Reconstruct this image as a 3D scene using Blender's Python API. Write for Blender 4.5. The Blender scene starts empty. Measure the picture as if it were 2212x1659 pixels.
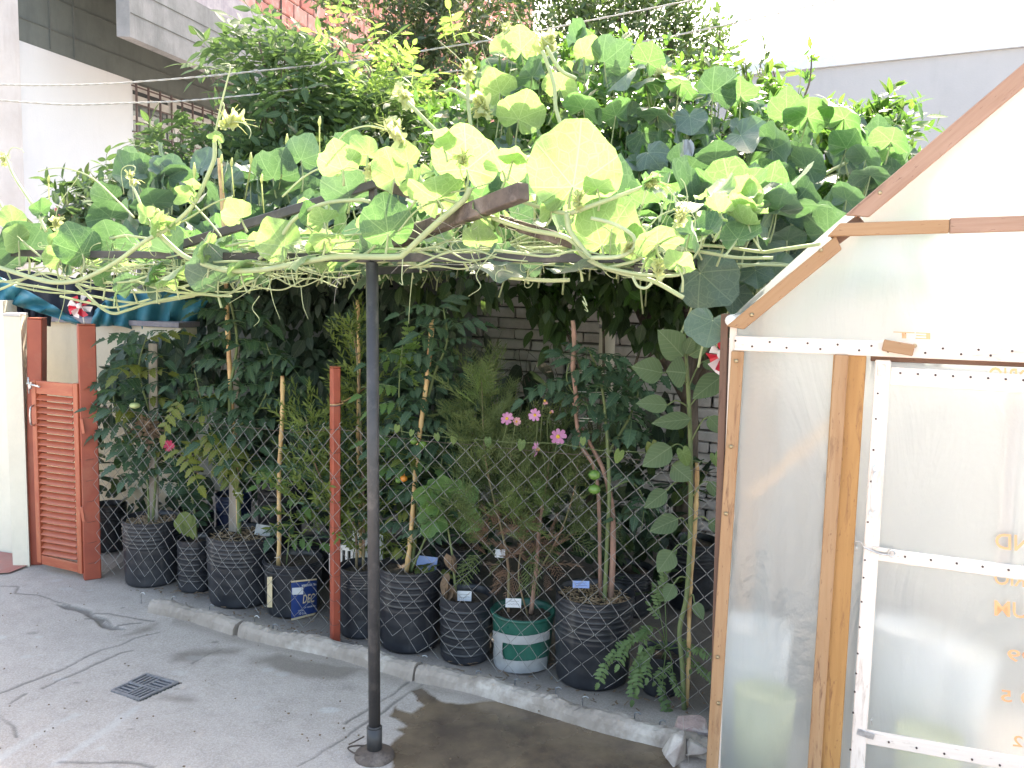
import bpy, bmesh, math, random
import numpy as np
from mathutils import Vector, Matrix, Euler
random.seed(7); np.random.seed(7)
R = math.radians
sc = bpy.context.scene
COL = sc.collection

# ------------------------------------------------------------------ camera
F = 1841.0                      # focal length in units of a 2212 px wide frame
PITCH, ROLL, EYE = R(6.6), 0.03, 1.6
cp, sp = math.cos(PITCH), math.sin(PITCH)
cr, sr = math.cos(ROLL), math.sin(ROLL)
FW = Vector((0, cp, -sp)); R0 = Vector((1, 0, 0)); U0 = Vector((0, sp, cp))
RT = R0*cr + U0*sr; UP = U0*cr - R0*sr
CAM = Vector((0, 0, EYE))
cam_d = bpy.data.cameras.new('camera'); cam = bpy.data.objects.new('camera', cam_d); COL.objects.link(cam)
m = Matrix.Identity(4)
for i in range(3):
    m[i][0] = RT[i]; m[i][1] = UP[i]; m[i][2] = -FW[i]; m[i][3] = CAM[i]
cam.matrix_world = m
cam_d.sensor_width = 36; cam_d.lens = 36*F/2212; cam_d.clip_start = .05; cam_d.clip_end = 500
sc.camera = cam

# ------------------------------------------------------------------ light
SUN_EL, SUN_AZ = R(50), R(14)          # azimuth measured from +Y (away from the camera) towards +X
w = bpy.data.worlds.new('World'); sc.world = w; w.use_nodes = True
nt = w.node_tree; nt.nodes.clear()
sky = nt.nodes.new('ShaderNodeTexSky'); sky.sky_type = 'NISHITA'; sky.sun_disc = False
sky.sun_elevation = SUN_EL; sky.sun_rotation = SUN_AZ; sky.air_density = 1.3; sky.dust_density = 4.0; sky.ozone_density = 1.0
bg = nt.nodes.new('ShaderNodeBackground'); bg.inputs[1].default_value = .15
wo = nt.nodes.new('ShaderNodeOutputWorld')
nt.links.new(sky.outputs[0], bg.inputs[0]); nt.links.new(bg.outputs[0], wo.inputs[0])
sun_d = bpy.data.lights.new('sun', 'SUN'); sun_d.energy = 3.1; sun_d.angle = R(.5); sun_d.color = (1, .96, .88)
sun = bpy.data.objects.new('sun', sun_d); COL.objects.link(sun)
sdir = Vector((math.sin(SUN_AZ)*math.cos(SUN_EL), math.cos(SUN_AZ)*math.cos(SUN_EL), math.sin(SUN_EL)))
sun.rotation_euler = sdir.to_track_quat('Z', 'Y').to_euler(); sun.location = sdir*30
vs = sc.view_settings; vs.view_transform = 'Standard'; vs.look = 'None'; vs.gamma = 1; vs.use_curve_mapping = False
vs.exposure = 2.55
vs.use_white_balance = True; vs.white_balance_temperature = 7500; vs.white_balance_tint = 11
sc.render.film_transparent = False
sc.cycles.max_bounces = 8; sc.cycles.diffuse_bounces = 4; sc.cycles.transmission_bounces = 6; sc.cycles.transparent_max_bounces = 12

# ------------------------------------------------------------------ photograph measurements -> places in the yard
def ray(x, y): return FW + RT*((x-1106)/F) + UP*((829.5-y)/F)
def at(x, y, d):                      # seen point whose distance into the yard is d
    r = ray(x, y); return CAM + r*(d/r.y)
def gp(x, y, z=0.0):                  # seen point lying at height z
    r = ray(x, y); return CAM + r*((z-EYE)/r.z)
def onp(x, y, p, n):                  # seen point on plane (p, n)
    r = ray(x, y); return CAM + r*((p-CAM).dot(n)/r.dot(n))
def proj(P):
    q = P-CAM; z = q.dot(FW)
    return (1106+F*q.dot(RT)/z, 829.5-F*q.dot(UP)/z, z)
def px(n, d): return n*d/F            # n pixels seen at distance d, in metres

# ------------------------------------------------------------------ objects
WM = {}                               # world matrix of every object made
def tag(o, label=None, cat=None, group=None, kind=None):
    if label: o['label'] = label
    if cat: o['category'] = cat
    if group: o['group'] = group
    if kind: o['kind'] = kind
    return o
def thing(name, loc, label, cat, group=None):
    o = bpy.data.objects.new(name, None); COL.objects.link(o); o.location = loc
    o.empty_display_size = .05
    WM[o] = Matrix.Translation(loc)
    return tag(o, label, cat, group)
def link(name, me, M, parent=None, mat=None, label=None, kind=None):
    o = bpy.data.objects.new(name, me); COL.objects.link(o)
    if mat is not None and not me.materials: me.materials.append(mat)
    if parent is not None:
        o.parent = parent; o.matrix_basis = WM[parent].inverted() @ M
    else: o.matrix_basis = M
    WM[o] = M.copy()
    if label: o['label'] = label
    if kind: o['kind'] = kind
    return o

class MB:
    """collects geometry in world space and links it as one mesh object"""
    def __init__(s): s.v = []; s.f = []; s.a = []; s.n = 0; s.mi = []; s.sm = True
    def add(s, v, f, a=None, mi=0):
        v = np.asarray(v, float).reshape(-1, 3)
        s.v.append(v)
        n = s.n
        s.f.extend([tuple(i+n for i in q) for q in f]); s.mi.extend([mi]*len(f))
        s.a.append(np.zeros((len(v), 3)) if a is None else np.asarray(a, float))
        s.n += len(v)
    def tpl(s, t, M, tone=0.0, mi=0):
        A = np.array(M)
        v = t[0] @ A[:3, :3].T + A[:3, 3]
        a = np.column_stack([t[2][:, 0], t[2][:, 1], t[2][:, 2]*0+tone])
        s.add(v, t[1], a, mi)
    def tube(s, pts, rad, n=6, tone=0.0, cap=True, mi=0):
        P = np.array([tuple(p) for p in pts], float); k = len(P)
        rr = np.full(k, rad) if np.isscalar(rad) else np.interp(np.linspace(0, 1, k), np.linspace(0, 1, len(rad)), rad)
        T = np.gradient(P, axis=0); T /= np.linalg.norm(T, axis=1)[:, None]+1e-12
        up = np.array([0, 0, 1.]) if abs(T[0][2]) < .9 else np.array([1., 0, 0])
        N = np.cross(T[0], up); N /= np.linalg.norm(N)
        V = []
        for i in range(k):
            N = N-T[i]*N.dot(T[i]); N /= np.linalg.norm(N)+1e-12; B = np.cross(T[i], N)
            for j in range(n):
                a = 2*math.pi*j/n; V.append(P[i]+rr[i]*(N*math.cos(a)+B*math.sin(a)))
        Fc = [(i*n+j, i*n+(j+1) % n, (i+1)*n+(j+1) % n, (i+1)*n+j) for i in range(k-1) for j in range(n)]
        if cap: Fc += [tuple(range(n-1, -1, -1)), tuple((k-1)*n+j for j in range(n))]
        s.add(V, Fc, np.tile([0, 0, tone], (len(V), 1)), mi)
    def quadbox(s, c, ax, ay, az, tone=0.0, mi=0):     # half axes
        V = [c+ax*i+ay*j+az*k for i in (-1, 1) for j in (-1, 1) for k in (-1, 1)]
        s.add([tuple(v) for v in V], [(0,1,3,2),(4,6,7,5),(0,4,5,1),(2,3,7,6),(0,2,6,4),(1,5,7,3)], np.tile([0, 0, tone], (8, 1)), mi)
    def mesh(s, name, mats, off=(0, 0, 0), smooth=True):
        me = bpy.data.meshes.new(name)
        V = np.concatenate(s.v)-np.array(off)
        me.from_pydata(V.tolist(), [], s.f)
        at_ = me.attributes.new('lp', 'FLOAT_VECTOR', 'POINT'); at_.data.foreach_set('vector', np.concatenate(s.a).ravel())
        for m_ in (mats if isinstance(mats, (list, tuple)) else [mats]): me.materials.append(m_)
        if max(s.mi) > 0: me.polygons.foreach_set('material_index', s.mi)
        me.polygons.foreach_set('use_smooth', [smooth]*len(s.f))
        me.update(); return me
    def build(s, name, mats, parent=None, smooth=True, label=None, kind=None, loc=None):
        if not s.v: return None
        if loc is None: loc = WM[parent].translation if parent is not None else Vector((0, 0, 0))
        me = s.mesh(name, mats, loc, smooth)
        return link(name, me, Matrix.Translation(loc), parent, None, label, kind)

def smooth_path(pts, n=6):
    P = [Vector(p) for p in pts]
    if len(P) < 3: return P
    P = [P[0]*2-P[1]]+P+[P[-1]*2-P[-2]]
    out = []
    for i in range(1, len(P)-2):
        p0, p1, p2, p3 = P[i-1:i+3]
        for k in range(n):
            t = k/n
            out.append(.5*((2*p1)+(p2-p0)*t+(2*p0-5*p1+4*p2-p3)*t*t+(3*p1-p0-3*p2+p3)*t**3))
    out.append(P[-2]); return out
def frame(o, axis, normal, s=1.0):    # local Y along axis, local Z near normal
    y = Vector(axis).normalized(); x = y.cross(Vector(normal))
    if x.length < 1e-4: x = y.cross(Vector((.3, .5, .8)))
    x.normalize(); z = x.cross(y)
    M = Matrix.Identity(4)
    for i in range(3):
        M[i][0] = x[i]*s; M[i][1] = y[i]*s; M[i][2] = z[i]*s; M[i][3] = o[i]
    return M
def rnd(a, b): return random.uniform(a, b)
def rv(s=1.0): return Vector((random.gauss(0, 1), random.gauss(0, 1), random.gauss(0, 1)))*s

def bevel_box(lx, ly, lz, b=.003, warp=0.0):
    bm = bmesh.new(); bmesh.ops.create_cube(bm, size=1)
    bmesh.ops.scale(bm, vec=(lx, ly, lz), verts=bm.verts)
    if b > 0: bmesh.ops.bevel(bm, geom=bm.edges[:], offset=min(b, lx*.3, ly*.3, lz*.3), segments=1, affect='EDGES')
    me = bpy.data.meshes.new('box'); bm.to_mesh(me); bm.free(); return me
def board(name, p0, p1, wid, thick, normal, mat, parent=None, b=.003, label=None, cut=None):
    """plank with its grain along local X; front face towards normal"""
    d = p1-p0; L = d.length; x = d.normalized(); z = (Vector(normal)-x*Vector(normal).dot(x)).normalized(); y = z.cross(x)
    M = Matrix.Identity(4); c = (p0+p1)/2
    for i in range(3): M[i][0] = x[i]; M[i][1] = y[i]; M[i][2] = z[i]; M[i][3] = c[i]
    me = bevel_box(L, wid, thick, b)
    if cut:                              # mitre: shift of the (start, end) ends per unit of local y
        for v in me.vertices:
            v.co.x += v.co.y*(cut[0] if v.co.x < 0 else cut[1])
    return link(name, me, M, parent, mat, label)

# ------------------------------------------------------------------ materials
class NT:
    def __init__(s, name):
        s.m = bpy.data.materials.new(name); s.m.use_nodes = True; s.t = s.m.node_tree; s.t.nodes.clear()
        s.out = s.n('ShaderNodeOutputMaterial')
    def n(s, typ, **k):
        o = s.t.nodes.new(typ)
        for a, v in k.items(): setattr(o, a, v)
        return o
    def l(s, a, b): s.t.links.new(a, b)
    def val(s, node, i, v):
        if hasattr(v, 'is_linked'): s.l(v, node.inputs[i])
        elif v is not None:
            if isinstance(v, (tuple, list)) and len(v) == 3 and node.inputs[i].type == 'RGBA': v = (*v, 1)
            node.inputs[i].default_value = v
    def math(s, op, a, b=0.0, c=None, clamp=False):
        o = s.n('ShaderNodeMath', operation=op, use_clamp=clamp); s.val(o, 0, a); s.val(o, 1, b)
        if c is not None: s.val(o, 2, c)
        return o.outputs[0]
    def mix(s, f, a, b, mode='MIX'):
        o = s.n('ShaderNodeMix', data_type='RGBA', blend_type=mode); s.val(o, 0, f)
        s.val(o, 6, a if hasattr(a, 'is_linked') else (*a, 1)); s.val(o, 7, b if hasattr(b, 'is_linked') else (*b, 1)); return o.outputs[2]
    def coords(s, kind='Object', scale=(1, 1, 1)):
        tc = s.n('ShaderNodeTexCoord'); mp = s.n('ShaderNodeMapping'); mp.inputs['Scale'].default_value = scale
        s.l(tc.outputs[kind], mp.inputs[0]); return mp.outputs[0]
    def wpos(s, scale=(1, 1, 1)):
        g = s.n('ShaderNodeNewGeometry'); mp = s.n('ShaderNodeMapping'); mp.inputs['Scale'].default_value = scale
        s.l(g.outputs['Position'], mp.inputs[0]); return mp.outputs[0]
    def noise(s, v, scale, det=4, rough=.55, dist=0.0):
        o = s.n('ShaderNodeTexNoise'); s.l(v, o.inputs['Vector']); o.inputs['Scale'].default_value = scale
        o.inputs['Detail'].default_value = det; o.inputs['Roughness'].default_value = rough; o.inputs['Distortion'].default_value = dist
        return o.outputs[0]
    def ramp(s, f, a, b, lo=0.0, hi=1.0):
        o = s.n('ShaderNodeMapRange', clamp=True); s.val(o, 0, f); o.inputs[1].default_value = a; o.inputs[2].default_value = b
        o.inputs[3].default_value = lo; o.inputs[4].default_value = hi; return o.outputs[0]
    def attr(s, name='lp'):
        a = s.n('ShaderNodeAttribute', attribute_name=name); sx = s.n('ShaderNodeSeparateXYZ'); s.l(a.outputs['Vector'], sx.inputs[0])
        return sx.outputs
    def bump(s, h, st=.3, dist=.01):
        b = s.n('ShaderNodeBump'); b.inputs['Strength'].default_value = st; b.inputs['Distance'].default_value = dist; s.l(h, b.inputs['Height'])
        return b.outputs[0]
    def bsdf(s, col, rough=.6, metal=0.0, normal=None, spec=.5, **k):
        p = s.n('ShaderNodeBsdfPrincipled'); s.val(p, 'Base Color', col); s.val(p, 'Roughness', rough); s.val(p, 'Metallic', metal)
        s.val(p, 'Specular IOR Level', spec)
        for a, v in k.items(): s.val(p, a, v)
        if normal is not None: s.l(normal, p.inputs['Normal'])
        return p.outputs[0]
    def done(s, sh): s.l(sh, s.out.inputs[0]); return s.m

def simple(name, c1, c2=None, scale=20, rough=.6, bump=.2, metal=0.0, spec=.5, obj=True, dist=.004, stretch=(1, 1, 1), c3=None, sc3=3.0, lo=.35, hi=.65):
    t = NT(name); c2 = c2 or tuple(x*.75 for x in c1)
    v = t.coords('Object', stretch) if obj else t.wpos(stretch)
    n1 = t.noise(v, scale, 6); col = t.mix(t.ramp(n1, lo, hi), c1, c2)
    if c3: col = t.mix(t.ramp(t.noise(v, sc3, 5, .7), .52, .7), col, c3)
    return t.done(t.bsdf(col, t.ramp(n1, 0, 1, rough*.85, min(1, rough*1.15)), metal, t.bump(n1, bump, dist), spec))

def leaf_mat(name, dark, light, trans, tr=.45, rough=.5, veins=None, vcol=(.35, .45, .2), spec=.35, spots=None, vw=1.0, bump=.25):
    t = NT(name); X, Y, Z = t.attr()[:3]
    oi = t.n('ShaderNodeObjectInfo').outputs['Random']
    tone = t.math('FRACT', t.math('ADD', t.math('MULTIPLY', oi, 3.7), Z))
    pos = t.wpos()
    n1 = t.noise(pos, 30, 3)
    col = t.mix(tone, dark, light); col = t.mix(t.ramp(n1, .3, .8, 0, .35), col, tuple(c*.6 for c in dark))
    tcol = t.mix(tone, tuple(c*.8 for c in trans), trans)
    h = n1
    if veins == 'palm':
        ang = t.math('ARCTAN2', X, Y); rad = t.math('SQRT', t.math('ADD', t.math('MULTIPLY', X, X), t.math('MULTIPLY', Y, Y)))
        k = .86
        fr = t.math('ABSOLUTE', t.math('SUBTRACT', t.math('FRACT', t.math('ADD', t.math('DIVIDE', ang, k), .5)), .5))
        dist = t.math('MULTIPLY', t.math('MULTIPLY', fr, k), rad)
        v1 = t.ramp(dist, .004*vw, .012*vw, 1, 0)
        # side veins curving off the main ones
        cxy = t.n('ShaderNodeCombineXYZ'); t.l(X, cxy.inputs[0]); t.l(Y, cxy.inputs[1])
        vo = t.n('ShaderNodeTexVoronoi', feature='DISTANCE_TO_EDGE'); t.l(cxy.outputs[0], vo.inputs['Vector']); vo.inputs['Scale'].default_value = 9
        v2 = t.ramp(vo.outputs['Distance'], .015, .06, .55, 0)
        vo2 = t.n('ShaderNodeTexVoronoi', feature='DISTANCE_TO_EDGE'); t.l(cxy.outputs[0], vo2.inputs['Vector']); vo2.inputs['Scale'].default_value = 26
        v3 = t.ramp(vo2.outputs['Distance'], .02, .1, .25, 0)
        vein = t.math('MAXIMUM', t.math('MAXIMUM', v1, v2), v3); h = t.math('SUBTRACT', t.math('MULTIPLY', n1, .4), vein)
    elif veins == 'mid':
        ax = t.math('ABSOLUTE', X)
        v1 = t.ramp(ax, .006*vw, .02*vw, 1, 0)
        s_ = t.math('ABSOLUTE', t.math('SUBTRACT', t.math('FRACT', t.math('MULTIPLY', t.math('SUBTRACT', Y, t.math('MULTIPLY', ax, .9)), 7)), .5))
        v2 = t.ramp(s_, .0, .1, .6, 0)
        vein = t.math('MAXIMUM', v1, v2); h = t.math('SUBTRACT', t.math('MULTIPLY', n1, .4), vein)
    else: vein = None
    if vein is not None:
        col = t.mix(t.math('MULTIPLY', vein, .55), col, vcol); tcol = t.mix(t.math('MULTIPLY', vein, .5), tcol, tuple(min(1, c*1.25+.1) for c in trans))
    if spots:
        s2 = t.ramp(t.noise(pos, 55, 3), .6, .68); col = t.mix(s2, col, spots)
    nb = t.bump(h, bump, .004)
    a = t.bsdf(col, rough, 0, nb, spec, **({'Sheen Weight': .35, 'Sheen Roughness': .4} if veins == 'palm' else {}))
    b = t.n('ShaderNodeBsdfTranslucent'); t.l(tcol, b.inputs[0]); t.l(nb, b.inputs[1])
    mx = t.n('ShaderNodeMixShader'); mx.inputs[0].default_value = tr; t.l(a, mx.inputs[1]); t.l(b.outputs[0], mx.inputs[2])
    return t.done(mx.outputs[0])

M = {}
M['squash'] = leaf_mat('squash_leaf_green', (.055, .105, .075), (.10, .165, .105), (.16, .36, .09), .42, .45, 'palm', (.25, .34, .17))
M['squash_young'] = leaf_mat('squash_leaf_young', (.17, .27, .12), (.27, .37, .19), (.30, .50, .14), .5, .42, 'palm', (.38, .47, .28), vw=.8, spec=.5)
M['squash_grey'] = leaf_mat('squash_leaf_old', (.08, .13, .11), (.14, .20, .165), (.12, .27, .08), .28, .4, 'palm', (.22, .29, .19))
M['squash_stem'] = leaf_mat('squash_stem_green', (.40, .47, .26), (.52, .58, .36), (.5, .6, .3), .25, .5, None)
M['squash_tip'] = leaf_mat('squash_shoot_pale', (.40, .45, .22), (.55, .6, .33), (.7, .75, .35), .45, .6, None)
M['dry_vine'] = simple('dry_vine_grey', (.32, .28, .22), (.18, .15, .11), 60, .8)
M['tomato'] = leaf_mat('tomato_leaf_green', (.035, .075, .052), (.07, .125, .08), (.10, .22, .06), .3, .5, 'mid', (.16, .22, .11))
M['tomato_pale'] = leaf_mat('tomato_leaf_yellowing', (.10, .13, .035), (.18, .20, .05), (.3, .38, .06), .4, .5, 'mid', (.25, .3, .12), spots=(.22, .17, .07))
M['tomato_stem'] = leaf_mat('tomato_stem', (.12, .17, .07), (.18, .22, .10), (.2, .3, .08), .1, .6, None)
M['elder'] = leaf_mat('elder_leaf', (.06, .11, .06), (.10, .165, .085), (.15, .27, .07), .35, .6, 'mid', (.14, .2, .1), spec=.2)
M['elder_young_and_sunlit'] = leaf_mat('elder_leaf_young_and_sunlit', (.12, .21, .06), (.18, .28, .08), (.32, .50, .10), .48, .55, 'mid', (.3, .42, .14))
M['citrus'] = leaf_mat('citrus_leaf', (.035, .07, .03), (.07, .12, .045), (.15, .27, .05), .32, .4, 'mid', (.12, .2, .07), spec=.6)
M['citrus_bright'] = leaf_mat('citrus_leaf_bright', (.04, .11, .03), (.08, .18, .04), (.17, .38, .05), .42, .35, 'mid', (.15, .3, .08), spec=.6)
M['bay'] = leaf_mat('dark_shrub_leaf', (.03, .055, .03), (.06, .10, .045), (.15, .24, .06), .3, .35, 'mid', (.1, .15, .07), spec=.55)
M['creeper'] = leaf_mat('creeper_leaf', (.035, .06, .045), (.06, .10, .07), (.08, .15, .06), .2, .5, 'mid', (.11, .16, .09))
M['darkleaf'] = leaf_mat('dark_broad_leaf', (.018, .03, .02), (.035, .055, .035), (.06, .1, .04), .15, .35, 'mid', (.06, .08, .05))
M['marigold'] = leaf_mat('narrow_leaf', (.09, .13, .035), (.16, .21, .06), (.26, .36, .07), .4, .5, 'mid', (.2, .25, .1))
M['cosmos'] = leaf_mat('cosmos_leaf', (.11, .15, .06), (.18, .23, .09), (.22, .32, .09), .25, .6, None)
M['cosmos_stem'] = simple('cosmos_stem', (.22, .13, .09), (.16, .17, .08), 12, .6)
M['okra'] = leaf_mat('okra_leaf', (.07, .16, .05), (.11, .22, .07), (.25, .42, .08), .4, .5, 'palm', (.18, .3, .1))
M['sunflower'] = leaf_mat('sunflower_leaf', (.09, .14, .075), (.13, .19, .10), (.22, .34, .1), .35, .55, 'mid', (.26, .32, .19), spots=None)
M['wormwood'] = leaf_mat('lacy_leaf', (.10, .17, .07), (.16, .24, .10), (.25, .38, .12), .35, .6, None)
M['heart'] = leaf_mat('bindweed_leaf', (.09, .16, .06), (.2, .28, .08), (.35, .5, .1), .45, .45, 'palm', (.25, .34, .15))
M['dead'] = simple('dead_leaf_brown', (.20, .13, .08), (.11, .075, .05), 40, .8)
M['bark'] = simple('bark_grey', (.14, .11, .085), (.07, .055, .045), 30, .9, .6, stretch=(1, 1, .3))
M['bark_red'] = simple('woody_stem_pinkish', (.33, .19, .15), (.20, .13, .10), 40, .8, .5, stretch=(1, 1, .3))

def bamboo():
    t = NT('bamboo_cane'); v = t.coords('Object', (1, 1, .15)); n1 = t.noise(v, 60, 5); n2 = t.noise(t.coords('Object'), 9, 3)
    col = t.mix(t.ramp(n1, .35, .65), (.62, .44, .22), (.45, .29, .13)); col = t.mix(t.ramp(n2, .5, .65), col, (.33, .17, .08))
    return t.done(t.bsdf(col, .45, 0, t.bump(n1, .2, .003)))
M['bamboo'] = bamboo()
M['grey_wood'] = simple('weathered_wood', (.34, .31, .27), (.2, .18, .16), 25, .8, .4, stretch=(.08, 1, 1))

def wood(name, a, b, dark, rough=.65, g=(1.2, 22, 22), knots=True):
    t = NT(name); v = t.coords('Object', g); n1 = t.noise(v, 1.6, 8, .65, .8)
    oi = t.n('ShaderNodeObjectInfo').outputs['Random']
    col = t.mix(t.ramp(n1, .32, .68), a, b)
    n2 = t.noise(t.coords('Object', (2, 12, 12)), 3, 5, .7, .6); col = t.mix(t.ramp(n2, .58, .72), col, dark)
    sp = t.noise(t.coords('Object', (14, 40, 40)), 3, 2, .6); col = t.mix(t.ramp(sp, .66, .74, 0, .7), col, dark)
    col = t.mix(t.math('MULTIPLY', oi, .25), col, dark)
    nb = t.bump(n1, .35, .003)
    return t.done(t.bsdf(col, rough, 0, nb, .3))
M['gh_wood'] = wood('greenhouse_batten_wood', (.42, .26, .145), (.33, .18, .09), (.17, .085, .05))
M['gh_wood_pink'] = wood('greenhouse_rafter_wood', (.42, .27, .20), (.30, .17, .115), (.16, .085, .06))
M['gh_wood_orange'] = wood('greenhouse_post_wood', (.50, .27, .10), (.38, .19, .065), (.22, .10, .045), .5)
M['gh_wood_white'] = wood('greenhouse_filmed_wood', (.78, .70, .64), (.70, .60, .54), (.52, .42, .36), .3)
M['gh_wood_dark'] = wood('greenhouse_edge_wood', (.20, .115, .085), (.13, .075, .055), (.06, .04, .03), .8)
M['red_wood'] = simple('red_painted_post', (.34, .072, .04), (.27, .055, .034), 8, .45, .15, c3=(.32, .09, .055), sc3=5)
def gate_paint():
    t = NT('worn_red_paint'); v = t.coords('Object', (2.2, 14, 14)); n = t.noise(v, 2.2, 7, .65, .5)
    col = t.mix(t.ramp(n, .35, .6), (.34, .072, .04), (.40, .115, .058)); n2 = t.noise(t.coords('Object', (5, 30, 30)), 2, 5, .7)
    col = t.mix(t.ramp(n2, .6, .8, 0, .8), col, (.52, .26, .15)); col = t.mix(t.ramp(n2, .2, .36, 1, 0), col, (.24, .055, .04))
    return t.done(t.bsdf(col, .42, 0, t.bump(n2, .3, .003), .5))
M['gate_red'] = gate_paint()
M['black_metal'] = simple('black_painted_pipe', (.03, .03, .032), (.05, .048, .05), 14, .45, .2, .1, c3=(.10, .092, .088), sc3=9)
M['rust_metal'] = simple('old_brown_beam', (.11, .08, .065), (.06, .045, .04), 26, .75, .5, c3=(.2, .16, .14), sc3=9)
M['galv'] = simple('galvanised_wire', (.34, .35, .36), (.22, .22, .225), 40, .45, .1, .7)
M['steel'] = simple('zinc_steel', (.62, .62, .62), (.4, .4, .4), 60, .3, .1, .9)
M['screw'] = simple('brass_screw', (.5, .4, .25), (.25, .2, .13), 200, .4, .1, .8)
M['nail'] = simple('nail_head_dark', (.08, .05, .04), (.05, .03, .03), 200, .7)
M['white_plastic'] = simple('white_plastic', (.75, .75, .74), (.66, .66, .65), 30, .35)
def pot_mat(name, c, rough=.36):
    t = NT(name); v = t.coords('Object'); n = t.noise(v, 6, 6, .65); n2 = t.noise(t.coords('Object', (1, 1, .25)), 14, 4)
    col = t.mix(t.ramp(n, .45, .75, 0, .8), c, tuple(x*1.7+.012 for x in c)); col = t.mix(t.ramp(n2, .6, .75, 0, .4), col, (.14, .13, .12))
    return t.done(t.bsdf(col, t.ramp(n, .3, .7, rough-.1, rough+.2), 0, t.bump(n2, .12, .004), .5))
M['pot_black'] = pot_mat('black_plastic_pot', (.018, .02, .026)); M['pot_green'] = pot_mat('green_plastic_bucket', (.015, .10, .075), .35)
M['pot_blue'] = pot_mat('navy_plastic_pot', (.02, .035, .09))
M['tape'] = simple('grey_tape', (.40, .41, .42), (.30, .31, .32), 14, .35, .4)
M['soil'] = simple('potting_soil', (.055, .04, .03), (.10, .075, .055), 60, .95, .9, dist=.01)
M['mulch'] = simple('straw_mulch', (.42, .30, .19), (.25, .17, .1), 60, .8, .3)
M['label_blue'] = simple('label_navy', (.015, .04, .16), (.02, .05, .19), 20, .3, .05)
M['label_cream'] = simple('label_cream', (.62, .52, .36), (.55, .46, .3), 20, .4, .05)
M['tag_white'] = simple('tag_plastic_white', (.62, .64, .68), (.52, .55, .6), 14, .4, .05)
M['tag_blue'] = simple('tag_plastic_blue', (.22, .32, .62), (.18, .27, .55), 14, .4, .05)
M['ink'] = simple('ink', (.05, .05, .09), (.06, .06, .1), 10, .6, 0)
M['print_orange'] = simple('orange_print', (.80, .42, .20), (.75, .38, .2), 10, .5, 0)
M['petal'] = leaf_mat('cosmos_petal_pink', (.62, .24, .48), (.74, .36, .6), (.85, .45, .7), .4, .6, None)
M['petal_pale'] = leaf_mat('cosmos_petal_wilted', (.62, .30, .36), (.7, .38, .42), (.8, .5, .5), .35, .6, None)
M['petal_red'] = leaf_mat('flower_red', (.55, .04, .12), (.62, .08, .16), (.8, .1, .2), .35, .6, None)
M['pollen'] = simple('flower_centre', (.62, .42, .04), (.45, .24, .03), 300, .8, .5)
M['wheel_red'] = simple('pinwheel_red', (.62, .03, .06), (.55, .02, .05), 5, .35, 0)
M['wheel_white'] = simple('pinwheel_white', (.78, .72, .74), (.7, .62, .66), 5, .35, 0)
M['rope'] = simple('white_cord', (.48, .47, .45), (.34, .33, .31), 300, .8, .4)
M['string'] = simple('white_string', (.7, .7, .64), (.6, .6, .54), 100, .8)
M['tom_green'] = simple('green_tomato', (.12, .22, .04), (.06, .13, .03), 7, .25, .05, stretch=(3, 3, .5))
M['tom_orange'] = simple('orange_tomato', (.6, .17, .03), (.5, .2, .03), 7, .25, .05)
M['tom_pale'] = simple('pale_tomato', (.45, .52, .26), (.38, .45, .2), 7, .3, .05)
M['tarp'] = simple('teal_tarp', (.03, .19, .25), (.025, .15, .21), 5, .55, .3, dist=.02)
M['black_cloth'] = simple('dark_cloth', (.02, .025, .04), (.03, .035, .05), 5, .8)
M['cobweb'] = simple('cobweb_grey', (.5, .48, .45), (.4, .38, .35), 50, .9)
# ------------------------------------------------------------------ more materials for the buildings
def plaster(name, c, stain, sc_=1.6, rough=.85, amount=.7, lines=False, mpos=True):
    t = NT(name); v = t.wpos(); n = t.noise(v, sc_, 8, .7); n2 = t.noise(t.wpos((3, 3, .5)), 1.5, 6, .7); f = t.noise(v, 60, 4)
    col = t.mix(t.ramp(n, .4, .75, 0, amount), c, stain); col = t.mix(t.ramp(n2, .52, .72, 0, amount*.8), col, stain)
    h = t.math('ADD', t.math('MULTIPLY', f, .5), n)
    return t.done(t.bsdf(col, rough, 0, t.bump(h, .35, .01), .3))
M['white_wall'] = plaster('white_house_paint', (.62, .645, .68), (.52, .54, .57), .8, amount=.4)
M['column_wall'] = plaster('dirty_white_column', (.58, .57, .58), (.40, .37, .36), 1.6, amount=.7)
M['dark_concrete'] = plaster('dark_board_concrete', (.13, .15, .145), (.075, .09, .09), 2.0, amount=.8)
M['concrete_beam'] = plaster('weathered_beam_concrete', (.24, .245, .255), (.12, .13, .135), 2.4, amount=.95)
M['joint'] = plaster('formwork_line', (.085, .10, .10), (.15, .16, .155), 3, amount=.8)
M['beam_top'] = plaster('peeled_beam_paint', (.25, .23, .27), (.42, .40, .43), 9, amount=.9)
M['grey_wall'] = plaster('grey_render', (.42, .43, .455), (.34, .35, .37), .8, amount=.5)
M['wall_cap'] = plaster('pale_metal_cap', (.62, .68, .74), (.5, .56, .62), 2, .5, amount=.4)
M['cream'] = plaster('cream_wall_paint', (.70, .66, .56), (.50, .47, .40), 2.2, amount=.55)
M['mortar'] = plaster('white_mortar', (.56, .54, .54), (.40, .36, .36), 6, amount=.7)
M['wall_mortar'] = plaster('white_washed_joint', (.20, .19, .185), (.05, .048, .045), 8, amount=.9)
M['white_brick'] = plaster('whitewashed_brick', (.56, .53, .52), (.36, .34, .33), 9, amount=.9)
def clay():
    t = NT('hollow_clay_brick'); v = t.wpos(); oi = t.n('ShaderNodeObjectInfo').outputs['Random']; n = t.noise(v, 4, 6, .7)
    col = t.mix(oi, (.38, .15, .13), (.46, .24, .21)); col = t.mix(t.ramp(n, .5, .72), col, (.50, .38, .35))
    return t.done(t.bsdf(col, .9, 0, t.bump(n, .4, .01), .2))
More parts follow.
